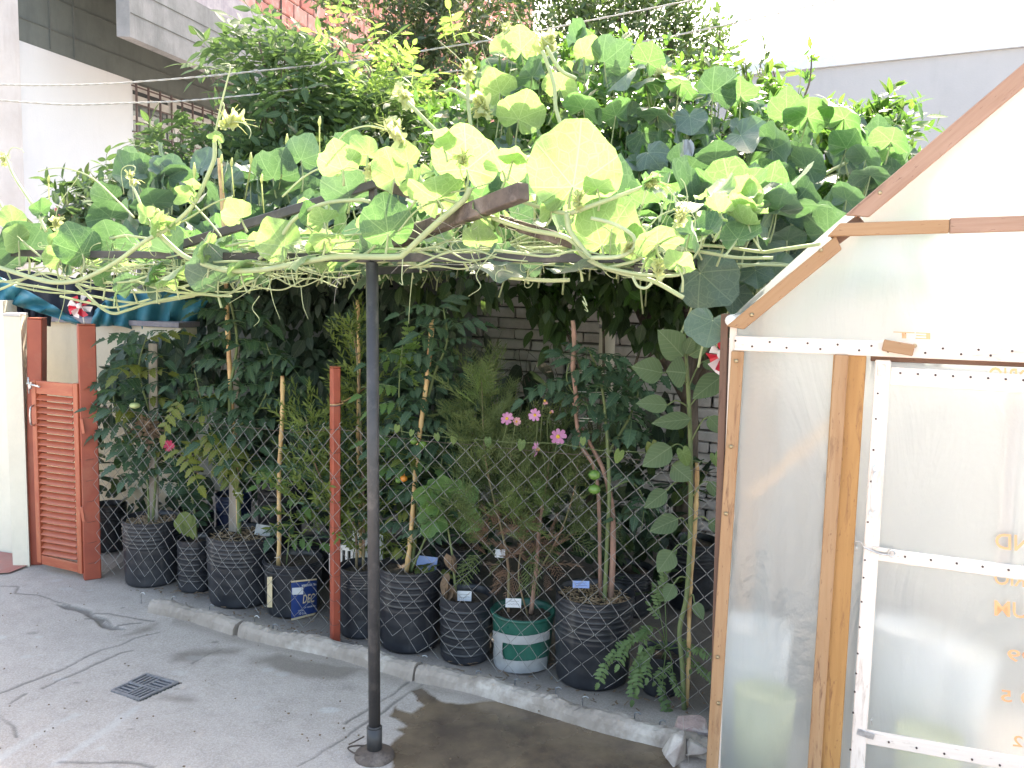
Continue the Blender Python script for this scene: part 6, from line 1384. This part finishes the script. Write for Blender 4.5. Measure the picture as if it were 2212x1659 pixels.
def fruit(t, x, y, d, rpx, mat, sq=.85):
    mb = MB(); p = at(x, y, d); r = px(rpx, d); prof = [(.001, -sq)]+[(math.sin(a)*(1+.05), -math.cos(a)*sq) for a in np.linspace(.25, 2.9, 9)]+[(.001, sq*.9)]; V = []
    for q, z in prof:
        for j in range(18): a = 2*math.pi*j/18; rr = q*r*(1+.05*math.cos(6*a)); V.append((p.x+rr*math.cos(a), p.y+rr*math.sin(a), p.z+z*r))
    mb.add(V, [(i*18+j, i*18+(j+1) % 18, (i+1)*18+(j+1) % 18, (i+1)*18+j) for i in range(len(prof)-1) for j in range(18)]); mb.tube([p+Vector((0, 0, r*.8)), p+Vector((.003, 0, r*1.5))], .0015, 5); mb.build('fruit', M[mat], t)
fruit(t, 291, 876, c.y-.12, 11, 'tom_pale', .6)
cane(331, 742, 333, 1132, c.y+.03, .022, 'flat weathered grey stake standing in the pot nearest the gate', mat='grey_wood')
fl = thing('red_flower', at(367, 962, 4.15), 'small crimson flower glowing behind the fence wire, first third of the row', 'flower'); mb = MB(); p = at(367, 962, 4.15)
for k in range(16): a = k*2.4; mb.tpl(OVN, frame(p, Vector((math.cos(a), -.6, math.sin(a)+.2)), (0, -1, .3), .036), rnd(0, 1))
mb.build('petals', M['petal_red'], fl); mb = MB(); mb.tube(smooth_path([gz(p)+Vector((.02, .15, .3)), p-Vector((-.01, -.05, .15)), p+Vector((0, .01, 0))], 6), .0022, 5); mb.build('stem', M['tomato_stem'], fl)
c = POT['p2'][0]; t, _, _ = plant('pepper_plant', 'p2', 'small leafy pepper plant with pale lower leaves in the slim black pot', 'pepper plant')
pth = pstem(t, c.y, [(425, 1165), (418, 1090), (400, 1030), (395, 1000)], .006); leaves(t, pth, .15, 1, 46, .10, [OVW, OV], ('tomato',), .0)
for k in range(12): link('leaf', lmesh(OVW, 'leaf', M['marigold']), frame(at(405+rnd(-24, 22), 1122+rnd(-18, 22), c.y-.12), Vector((rnd(-.6, .6), -.4, -1)), Vector((0, -1, .4)), rnd(.07, .10)), t, label='pale yellow-green leaf')
c = POT['p3'][0]; t, _, _ = plant('tomato_plant', 'p3', 'tomato plant tied to the tallest bamboo cane, spreading from the third pot', 'tomato plant', 'potted tomato plants')
pth = pstem(t, c.y, [(517, 1152), (514, 1060), (500, 960), (497, 850), (512, 740), (497, 650), (480, 620)], .011); pth2 = pstem(t, c.y, [(510, 1020), (470, 960), (440, 880), (420, 800)], .006); pth3 = pstem(t, c.y, [(505, 930), (560, 880), (590, 800), (575, 740)], .006)
leaves(t, pth, .22, 1, 36, .22); leaves(t, pth2, .1, 1, 16, .2, mats=('tomato', 'tomato_pale')); leaves(t, pth3, .1, 1, 16, .21)
for k in range(5): link('leaf', lmesh(random.choice(TOM), 'leaf', M['tomato_pale']), frame(at(430+rnd(-40, 60), 890+rnd(-30, 120), c.y-.1), Vector((rnd(-1, 1), -.5, -.5)), Vector((0, -.6, 1)), .2), t, label='yellowing leaf')
cane(474, 342, 516, 1150, c.y+.02, .011, 'tallest bamboo cane, passing up through the squash leaves left of the pole', 12)
cane(509, 742, 503, 1148, c.y+.07, .02, 'grey weathered board standing behind the tallest bamboo cane', mat='grey_wood')
c = POT['p4'][0]; cane(610, 812, 600, 1228, c.y-.03, .010, 'thick split bamboo cane standing alone in the labelled black bucket', 8)
t, _, _ = plant('tomato_plant', 'p4', 'young spindly tomato beside the thick cane in the labelled bucket', 'tomato plant', 'potted tomato plants')
pth = pstem(t, c.y, [(618, 1225), (628, 1120), (624, 1040), (640, 1000)], .004); leaves(t, pth, .15, 1, 13, .19, mats=('okra', 'tomato'))
mb = MB()
for x, y in ((608, 1065), (604, 1152), (600, 1207), (515, 1068)): 
    p = at(x, y, c.y-.05); mb.tube([p+Vector((.014*math.cos(a), .014*math.sin(a), .002*a)) for a in np.linspace(0, 6.3, 12)], .0012, 4)
mb.build('tie', M['string'], t)
c = POT['p5'][0]; t, _, _ = plant('marigold_bush', 'p5', 'bushy narrow-leaved marigold behind the slim red post and the black pole', 'bush')
ps = [pstem(t, c.y+.05, [(770, 1240), (768, 1150), (740, 1050), (720, 900)], .007, 'cosmos_stem'), pstem(t, c.y+.05, [(784, 1240), (786, 1120), (780, 950), (770, 760), (752, 700)], .007, 'cosmos_stem'), pstem(t, c.y, [(775, 1150), (720, 1080), (680, 1000), (660, 900)], .005, 'cosmos_stem')]
for p_ in ps: leaves(t, p_, .18, 1, 62, .15, MAR, ('marigold', 'marigold', 'tomato'), .4, 'leafy_twig')
mass(t, [(710, 1050, 80, 110, c.y-.1, c.y+.3), (690, 900, 55, 50, c.y, c.y+.3), (770, 850, 40, 140, c.y, c.y+.3), (800, 1050, 40, 120, c.y, c.y+.3)], MAR, 'marigold', 150, .16, parts=60, name='leafy_twig')
cane(772, 648, 778, 1235, c.y+.12, .008, 'thin grey cane rising among the narrow-leaved bush left of the pole', 14)
c = POT['p6'][0]; t, _, _ = plant('tomato_plant', 'p6', 'tomato plant on the leaning cane right of the pole, with one small orange fruit', 'tomato plant', 'potted tomato plants')
ps = [pstem(t, c.y, [(888, 1236), (900, 1120), (905, 960), (935, 820), (965, 740), (958, 665)], .009), pstem(t, c.y, [(884, 1230), (895, 1050), (870, 940), (862, 850), (870, 740)], .006), pstem(t, c.y-.03, [(890, 1230), (930, 1130), (950, 1020), (965, 940)], .005)]
leaves(t, ps[0], .15, 1, 34, .19); leaves(t, ps[1], .2, 1, 28, .18, mats=('tomato', 'okra')); leaves(t, ps[2], .2, 1, 14, .16); leaves(t, ps[0], .0, .4, 8, .16, mats=('tomato_pale',))
for x, y, r_, mt in [(894, 952, 9, 'tom_green'), (913, 960, 9, 'tom_green'), (905, 968, 8, 'tom_green'), (872, 1034, 7.5, 'tom_orange'), (861, 1038, 7, 'tom_green')]: fruit(t, x, y, c.y-.12, r_, mt, .95)
for k in range(16): link('leaf', lmesh(random.choice(TOM), 'leaf', M['elder_young_and_sunlit']), frame(at(880+rnd(-28, 34), 765+rnd(-32, 45), c.y+.1), rv(), Vector((0, -.3, 1)), rnd(.08, .14)), t, label='bright green leaf, its colour imitating sunlight')  # brighter leaf colour stands in for sun falling through a gap
cane(934, 690, 877, 1236, c.y-.02, .0105, 'leaning bamboo cane right of the black pole', 11)
c = POT['p7'][0]; t, _, _ = plant('okra_plant', 'p7', 'young plant with a bare stalk and scalloped bright leaves in the smooth black pot', 'seedling')
pth = pstem(t, c.y, [(985, 1290), (977, 1200), (966, 1130), (960, 1068)], .006, 'tomato_stem')
for x, y, s_, a, fs in [(935, 1075, 70, 150, .8), (960, 1062, 74, 80, .7), (1000, 1075, 74, 30, .7), (1012, 1120, 56, -30, .9), (938, 1120, 66, -120, .9), (985, 1060, 60, 60, .6), (950, 1090, 60, 180, .6)]:
    P = at(x, y, c.y-.05); link('leaf', lmesh(OKR, 'leaf', M['okra']), leaf_M(P, s_, c.y, a, fs, rnd(-10, 10)), t); mb = MB(); mb.tube(smooth_path([along(pth, .75), (along(pth, .8)+P)/2, P], 5), .002, 5); mb.build('leaf_stalk', M['tomato_stem'], t)
mb = MB()
for k in range(8): mb.tpl(OVW, frame(at(972+rnd(-8, 8), 1190+rnd(0, 90), c.y-.02), Vector((rnd(-.5, .5), -.2, -1)), rv(), rnd(.05, .09)), 0)
mb.build('withered_leaves', M['dead'], t)
c = POT['p8'][0]; t, _, _ = plant('cosmos_plant', 'p8', 'feathery cosmos plant with pink daisy-like flowers rising from the taped green bucket', 'cosmos plant')
ps = [pstem(t, c.y, [(1098, 1322), (1098, 1230), (1085, 1150), (1050, 1000), (1040, 820)], .007, 'cosmos_stem'), pstem(t, c.y, [(1147, 1325), (1158, 1230), (1165, 1140), (1180, 1040), (1190, 960)], .010, 'bark_red'), pstem(t, c.y, [(1140, 1330), (1120, 1240), (1135, 1120), (1120, 1020), (1090, 960)], .004, 'cosmos_stem'), pstem(t, c.y+.05, [(1150, 1260), (1210, 1150), (1240, 1060), (1250, 980)], .005, 'cosmos_stem')]
mass(t, [(1080, 1100, 95, 110, c.y-.25, c.y+.25), (1045, 930, 55, 110, c.y-.15, c.y+.25), (1180, 1100, 85, 110, c.y-.2, c.y+.3), (1110, 980, 70, 60, c.y-.1, c.y+.2), (1215, 1000, 60, 90, c.y, c.y+.3), (1150, 1030, 80, 60, c.y-.1, c.y+.2), (1040, 850, 30, 60, c.y, c.y+.2), (1030, 1000, 40, 80, c.y, c.y+.2)], FEA, 'cosmos', 330, .17, parts=260, name='feathery_leaf', up=.7)
M['cosmos_dry'] = simple('cosmos_reddish', (.26, .15, .10), (.18, .12, .08), 12, .7)
mass(t, [(1100, 1180, 60, 60, c.y-.1, c.y+.1), (1150, 1200, 50, 50, c.y-.1, c.y+.1)], FEA, 'cosmos_dry', 60, .12, parts=0, restname='reddish_lower_leaves', up=.3)
mass(t, [(1042, 850, 16, 30, c.y-.1, c.y), (1175, 1100, 16, 22, c.y-.2, c.y-.12), (1115, 1120, 14, 14, c.y-.2, c.y-.12)], FEA, 'heart', 34, .10, parts=34, name='feathery_leaf', up=1.2)
def flower(x, y, rpx, nrm, mat, squeeze=1.0, lab=None, cup=.1):
    d = c.y-.18; P = at(x, y, d); n_ = Vector(nrm).normalized(); r_ = px(rpx, d); mb = MB()
    mb.tube([P-n_*.004, P+n_*.004, P+n_*.006], [r_*.26, r_*.24, r_*.1], 12); f = mb.build('flower', M['pollen'], t, label=lab)
    x_ = n_.cross(Vector((0, 0, 1))).normalized(); z_ = x_.cross(n_)
    pm = ovate(6, .46, .06, .05)
    for k in range(8):
        a = k*math.pi/4+rnd(-.1, .1); ax = x_*math.cos(a)+z_*math.sin(a)+n_*(cup+rnd(-.1, .1)); pe = MB(); V, F_, A_ = petal_t; pe.tpl(petal_t, frame(P+n_*.002, ax, n_, r_*squeeze*rnd(.9, 1.05)), rnd(0, 1)); pe.build('petal', M[mat], f)
    mb = MB(); mb.tube(smooth_path([P-n_*.004, P-n_*.03-Vector((0, 0, .04)), P+Vector((rnd(-.05, .05), .1, -.2))], 6), .0018, 5); mb.build('flower_stalk', M['tomato_stem'], t)
ys = [0, .15, .35, .6, .85, .97, 1.0]; ws = [.05, .12, .19, .235, .24, .2, .1]; V = []; XY = []; fs_ = []
for i, (y, w_) in enumerate(zip(ys, ws)):
    e = .05 if i >= 5 else 0
    V += [(-w_, y-e, .03), (-w_*.5, y+.02*(i > 4), 0), (0, y-e*.6, .02), (w_*.5, y+.02*(i > 4), 0), (w_, y-e, .03)]; XY += [(v_[0], v_[1]) for v_ in V[-5:]]
    if i: 
        for q in range(4): b0 = 5*(i-1)+q; fs_.append((b0, b0+1, b0+6, b0+5))
petal_t = tmpl(V, fs_, XY)
flower(1095, 904, 15, (.05, -1, .15), 'petal', lab='pink flower facing forward, left of its wilted neighbour'); flower(1156, 897, 15, (-.35, -.9, .35), 'petal', lab='pink flower tilted to the upper left'); flower(1205, 943, 19, (.1, -1, .1), 'petal', lab='largest open pink flower'); flower(1162, 970, 18, (-.95, -.35, .2), 'petal', lab='pink flower seen from the side', cup=.25)
flower(1115, 911, 12, (.3, -1, .4), 'petal_pale', .9, 'wilted pale pink flower', .5); flower(1177, 866, 10, (.2, -.6, -.6), 'petal_pale', .8, 'drooping dried pink flower', .9); flower(1190, 891, 8, (.4, -.8, .5), 'petal_pale', .8, 'half-open pink bud', 1.2)
c = POT['p9'][0]; t, _, _ = plant('tomato_plant', 'p9', 'old tomato plant with a thick pinkish stem and two striped green fruits', 'tomato plant', 'potted tomato plants')
tr_ = pstem(t, c.y, [(1318, 1305), (1324, 1200), (1322, 1100), (1305, 1020), (1270, 950), (1245, 900)], .013, 'bark_red', 'woody_stem'); ps = [pstem(t, c.y-.02, [(1306, 1300), (1312, 1160), (1316, 1060), (1312, 960), (1304, 860), (1290, 800), (1270, 750)], .009), pstem(t, c.y, [(1312, 980), (1360, 900), (1380, 830), (1350, 770)], .006), pstem(t, c.y, [(1305, 900), (1250, 860), (1225, 820), (1230, 780)], .005), pstem(t, c.y-.05, [(1315, 1060), (1360, 1040), (1390, 1080), (1385, 1150)], .004)]
leaves(t, ps[0], .5, 1, 16, .18); leaves(t, ps[1], .2, 1, 13, .2); leaves(t, ps[2], .1, 1, 7, .19); leaves(t, ps[3], .2, 1, 5, .14)
fruit(t, 1284, 1026, c.y-.22, 13, 'tom_green'); fruit(t, 1284, 1057, c.y-.22, 13, 'tom_green')
mb = MB()
for y in (801, 805, 846, 850, 903, 909): mb.tube([at(1245+rnd(-3, 3), y, c.y), at(1310, y+2, c.y-.02)], .0012, 4)
mb.build('string_tie', M['string'], t)
M['pink_stick'] = M['bark_red']
t2 = cane(1237, 692, 1243, 890, c.y+.0, .009, 'thin pinkish stick the old tomato is tied to, in front of the brick wall', 3); 
for o in t2.children: o.data.materials[0] = M['bark_red']
mb = MB(); mb.tube(smooth_path([at(1240, 870, c.y), at(1255, 960, c.y), at(1290, 1040, c.y+.02), gz(at(1310, 1000, c.y+.05))+Vector((0, 0, POT['p9'][2]-.06))], 6), .008, 8); mb.build('lower_stick', M['bark_red'], t2)
# lacy plant
c, r_, h_, _ = POT['p10']; t, _, _ = plant('lacy_plant', 'p10', 'lacy-leaved seedling spilling from the low black pot at the right end of the row', 'seedling')
Cn = at(1441, 1402, c.y-.03)
for x, y in [(1309, 1429), (1352, 1395), (1397, 1425), (1368, 1462), (1429, 1497), (1455, 1472), (1434, 1240), (1392, 1366), (1515, 1446), (1500, 1400), (1380, 1440), (1420, 1300)]:
    e = at(x, y, c.y-.15 if y > 1300 else c.y); dist = (e-Cn).length; m_ = Cn.lerp(e, .5)+Vector((0, 0, dist*.25 if y > 1300 else 0)); mb = MB(); pth = smooth_path([Cn, m_, e], 8); mb.tube(pth, [.0028, .0018], 5); mb.build('leaf_stalk', M['wormwood'], t)
    L = min(.11, dist*.6)
    for k in range(3):
        q = along(pth, .62+.19*k); link('leaf', lmesh(LACE[k % 2], 'leaf', M['wormwood']), frame(q, (pth[-1]-pth[-4]).normalized()+Vector((.5*(k-1), -.1, 0)), Vector((0, -.8, .6)), L*(.9 if k == 2 else .75)), t)
mb = MB(); mb.tube([gz(c)+Vector((0, 0, h_-.04)), Cn], .005, 6); mb.build('stem', M['tomato_stem'], t)
# sunflower
base = gp(1478, 1534); t = thing('sunflower_plant', base, 'tall sunflower with a closed green head and big dusty leaves beside the greenhouse corner', 'sunflower')
d = base.y; mb = MB(); pth = smooth_path([at(x, y, d) for x, y in [(1478, 1534), (1474, 1440), (1468, 1360), (1483, 1287), (1491, 1152), (1492, 1000), (1488, 866), (1484, 800), (1482, 766)]], 8); mb.tube(pth, [.0095, .009, .009, .008, .006], 10, tone=.6); mb.build('stem', M['tomato_stem'], t)
def sleaf(sx, sy, ax_, ay_, tx, ty, w_, tw=0, dd=-.05, tip_d=-.05):
    A = at(ax_, ay_, d+dd); T = at(tx, ty, d+dd+tip_d); S0 = at(sx, sy, d); mb = MB(); mb.tube(smooth_path([S0, S0.lerp(A, .6)+Vector((0, 0, .02)), A], 5), .0028, 6, tone=.5); mb.build('leaf_stalk', M['tomato_stem'], t)
    L = (T-A).length*.9; n_ = Matrix.Rotation(R(tw), 3, (T-A).normalized()) @ Vector((0, -1, .35)); Mx = frame(A, T-A, n_, L); Mx = Mx @ Matrix.Diagonal((w_/.92, 1, 1, 1)); link('leaf', lmesh(SUN, 'leaf', M['sunflower']), Mx, t)
SUN = ovate(8, .92, .10, .16)
for a in [(1482, 772, 1476, 770, 1422, 708, .9), (1483, 772, 1489, 768, 1536, 738, .7), (1484, 800, 1482, 806, 1440, 800, 1.5), (1486, 830, 1432, 806, 1364, 790, .9), (1488, 880, 1560, 812, 1492, 862, .7), (1489, 930, 1492, 905, 1404, 915, .5), (1488, 880, 1442, 875, 1372, 868, .65), (1492, 1010, 1452, 1005, 1496, 1040, 1.1), (1491, 1180, 1453, 1190, 1420, 1240, .95), (1488, 1250, 1455, 1262, 1436, 1302, .85), (1490, 1290, 1500, 1300, 1522, 1342, .7), (1491, 1130, 1530, 1125, 1575, 1150, .8), (1490, 960, 1530, 900, 1570, 940, .8), (1486, 840, 1520, 780, 1556, 800, .8), (1492, 1040, 1440, 1060, 1390, 1100, .7), (1492, 1080, 1530, 1040, 1560, 1080, .7), (1491, 1150, 1465, 1120, 1400, 1150, .7), (1483, 775, 1480, 765, 1500, 720, .6), (1490, 980, 1450, 965, 1385, 1010, .8)]:
    sleaf(*a, tw=rnd(-12, 12))
mb = MB(); P = at(1482, 762, d-.02)
for k in range(22): a = k*2.4; mb.tpl(OVN, frame(P, Vector((math.cos(a), math.sin(a)-.3, .6+k*.03)), (0, 0, 1), .05), rnd(0, 1))
mb.build('flower_head', M['sunflower'], t)
cane(1506, 1000, 1481, 1530, d+.02, .008, 'pale cane supporting the sunflower stem near the greenhouse', 9)
# bindweed along the fence top
t = thing('bindweed', fpos(2.2)+Vector((0, 0, .9)), 'bindweed with heart-shaped leaves threaded along the top of the chain link fence, two leaves yellow', 'bindweed')
def ftop(x, y, off=-.03): 
    best = min((abs(proj(Vector((fpos(s).x, fpos(s).y, 1)))[0]-x), s) for s in np.linspace(0, cum[-1], 200))[1]; return at(x, y, fpos(best).y+off)
mb = MB(); mb.tube(smooth_path([ftop(x, y) for x, y in [(840, 925), (900, 938), (960, 944), (1040, 950), (1110, 956), (1200, 958), (1290, 972), (1370, 976), (1440, 985), (1530, 1000)]], 8), .0014, 5); mb.build('stem', M['tomato_stem'], t)
for x, y, s_, mt in [(858, 928, 17, 'heart'), (890, 938, 15, 'heart'), (943, 946, 17, 'heart'), (981, 950, 20, 'heart'), (1054, 956, 20, 'heart'), (1127, 962, 22, 'heart'), (1259, 955, 16, 'heart'), (1338, 985, 26, 'heart'), (1409, 968, 30, 'tomato_pale'), (1476, 983, 34, 'heart'), (1545, 992, 26, 'heart'), (1402, 975, 20, 'tomato_pale')]:
    P = ftop(x, y-6, -.05); link('leaf', lmesh(HEA, 'leaf', M[mt]), frame(P, Vector((rnd(-.4, .4), -.2, -1)), Vector((rnd(-.3, .3), -1, .2)), px(s_, 3.3)*1.25), t, label='yellow leaf' if mt != 'heart' else None)
# ================================================================== CORDS, PINWHEELS, ROPE
def cord(pts, d0, d1, r, label):
    P = [at(x, y, d0+(d1-d0)*i/(len(pts)-1)) for i, (x, y) in enumerate(pts)]; t = thing('clothes_line', P[0], label, 'clothes line', 'cords strung across the yard'); path = smooth_path(P, 24)
    for s_ in (0, math.pi):
        mb = MB(); mb.tube([p+Vector((0, math.cos(i*.9+s_), math.sin(i*.9+s_)))*r*.55 for i, p in enumerate(path)], r*.7, 5); mb.build('strand', M['rope'], t)
cord([(-80, 180), (0, 183), (115, 184), (250, 180), (433, 166), (590, 150), (800, 128), (949, 104), (1080, 83), (1194, 60), (1494, 0), (1700, -45)], 5.4, 6.4, .0055, 'upper twisted white cord running up to the right across the house front')
cord([(-80, 213), (0, 217), (150, 226), (290, 222), (400, 218), (560, 203), (700, 185), (949, 158), (1304, 106), (1626, 41), (1805, 0), (1950, -35)], 5.4, 6.4, .0055, 'lower twisted white cord running up to the right behind the squash shoots')
t = thing('wall_cable', H(5.55, 9.4, 4.6), 'thin black cable hanging down the red brick wall', 'cable'); mb = MB(); mb.tube([H(5.56, 10.7, 7.5), H(5.56, 10.72, 5.6), H(5.56, 10.7, 4.55)], .012, 6); mb.build('cable_body', M['black_metal'], t)
def pinwheel(P, s, n_, label, hub_dir, stick):
    t = thing('pinwheel', P, label, 'pinwheel', 'red and white pinwheels'); n_ = Vector(n_).normalized(); x_ = n_.cross(Vector((0, 0, 1))).normalized(); z_ = x_.cross(n_)
    for k in range(8):
        a = k*math.pi/4; e = lambda aa, rr, o=0: P+(x_*math.cos(aa)+z_*math.sin(aa))*s*rr+n_*o; mb = MB()
        pts = [e(a, .05, .004), e(a, 1, .0), e(a+.5, .95, .0), e(a+.75, .7, .03*s/.06), e(a+.5, .35, .025*s/.06)]; mb.add([tuple(p) for p in pts], [(0, 1, 2), (0, 2, 3), (0, 3, 4)])
        o = mb.build('vane', M['wheel_red' if k % 2 else 'wheel_white'], t, False); sm = o.modifiers.new('thickness', 'SOLIDIFY'); sm.thickness = .0012
    mb = MB(); mb.tube([P+n_*.01, P+n_*.022], [s*.26, s*.2], 14); mb.build('hub', M['wheel_white'], t)
    mb = MB(); mb.tube([P-n_*.012, stick], .0028, 6); mb.build('stick', M['white_plastic'], t); return t
pz = at(173, 662, pgR[1].y); pinwheel(pz, .062, (.1, -1, .25), 'red and white pinwheel turning on top of the thick red gate post', 0, at(183, 704, pgR[1].y))
pz = Q(1566, 766, -.25); pinwheel(pz, .075, (-.85, -.5, .1), 'red and white pinwheel half hidden behind the greenhouse corner', 0, pz+Vector((.05, .1, -.5)))
b0, zt = pM[1], pM[2]; zr = at(724, 872, b0.y).z
t = thing('twisted_cord', b0+Vector((0, 0, zr)), 'black and tan cord looped round the slim red post and pulled back to a branch', 'cord')
for s_, mt in ((0, 'black_metal'), (.004, 'bamboo')):
    mb = MB(); mb.tube([b0+Vector((.026*math.cos(a), .026*math.sin(a), zr+s_+.003*a)) for a in np.linspace(-4, 1.5, 16)]+[at(745, 868, b0.y+.05)+Vector((0, 0, s_)), at(766, 856, b0.y+.12)+Vector((0, 0, s_)), at(790, 838, b0.y+.2)+Vector((0, 0, s_))], .0035, 6); mb.build('cord_strand', M[mt], t)
# litter on the floor: dry bits behind the kerb, petals and grit in front
mb = MB()
for k in range(420):
    s_ = rnd(.3, cum[-1]); p = fpos(s_)+Vector((rnd(-.05, .05), rnd(-.06, .5), .004)); p.z = .012+rnd(0, .004); a = rnd(0, 6.28); L = rnd(.003, .018); mb.quadbox(p, Vector((math.cos(a), math.sin(a), .1))*L, Vector((-math.sin(a), math.cos(a), 0))*rnd(.001, .004), Vector((0, 0, .0008)))
for k in range(160):
    p = Vector((rnd(-2.9, .9), rnd(2.5, 4.2), .010)); mb.quadbox(p, Vector((rnd(.001, .004), 0, 0)), Vector((0, rnd(.001, .004), 0)), Vector((0, 0, .0015)))
tag(mb.build('floor_litter', M['dead'], None, False), 'scattered dry leaf bits and grit on the concrete floor', 'litter', None, 'stuff')
mb = MB(); p = gp(380, 1323)+Vector((0, 0, .01))
for k in range(3): mb.tpl(OVN, frame(p+Vector((.006*k, 0, 0)), Vector((1, .4*k-.4, .15)), (0, 0, 1), .022), 0)
tag(mb.build('fallen_petal', M['petal_red'], None), 'tiny fallen red petals on the concrete left of the kerb end', 'petals')
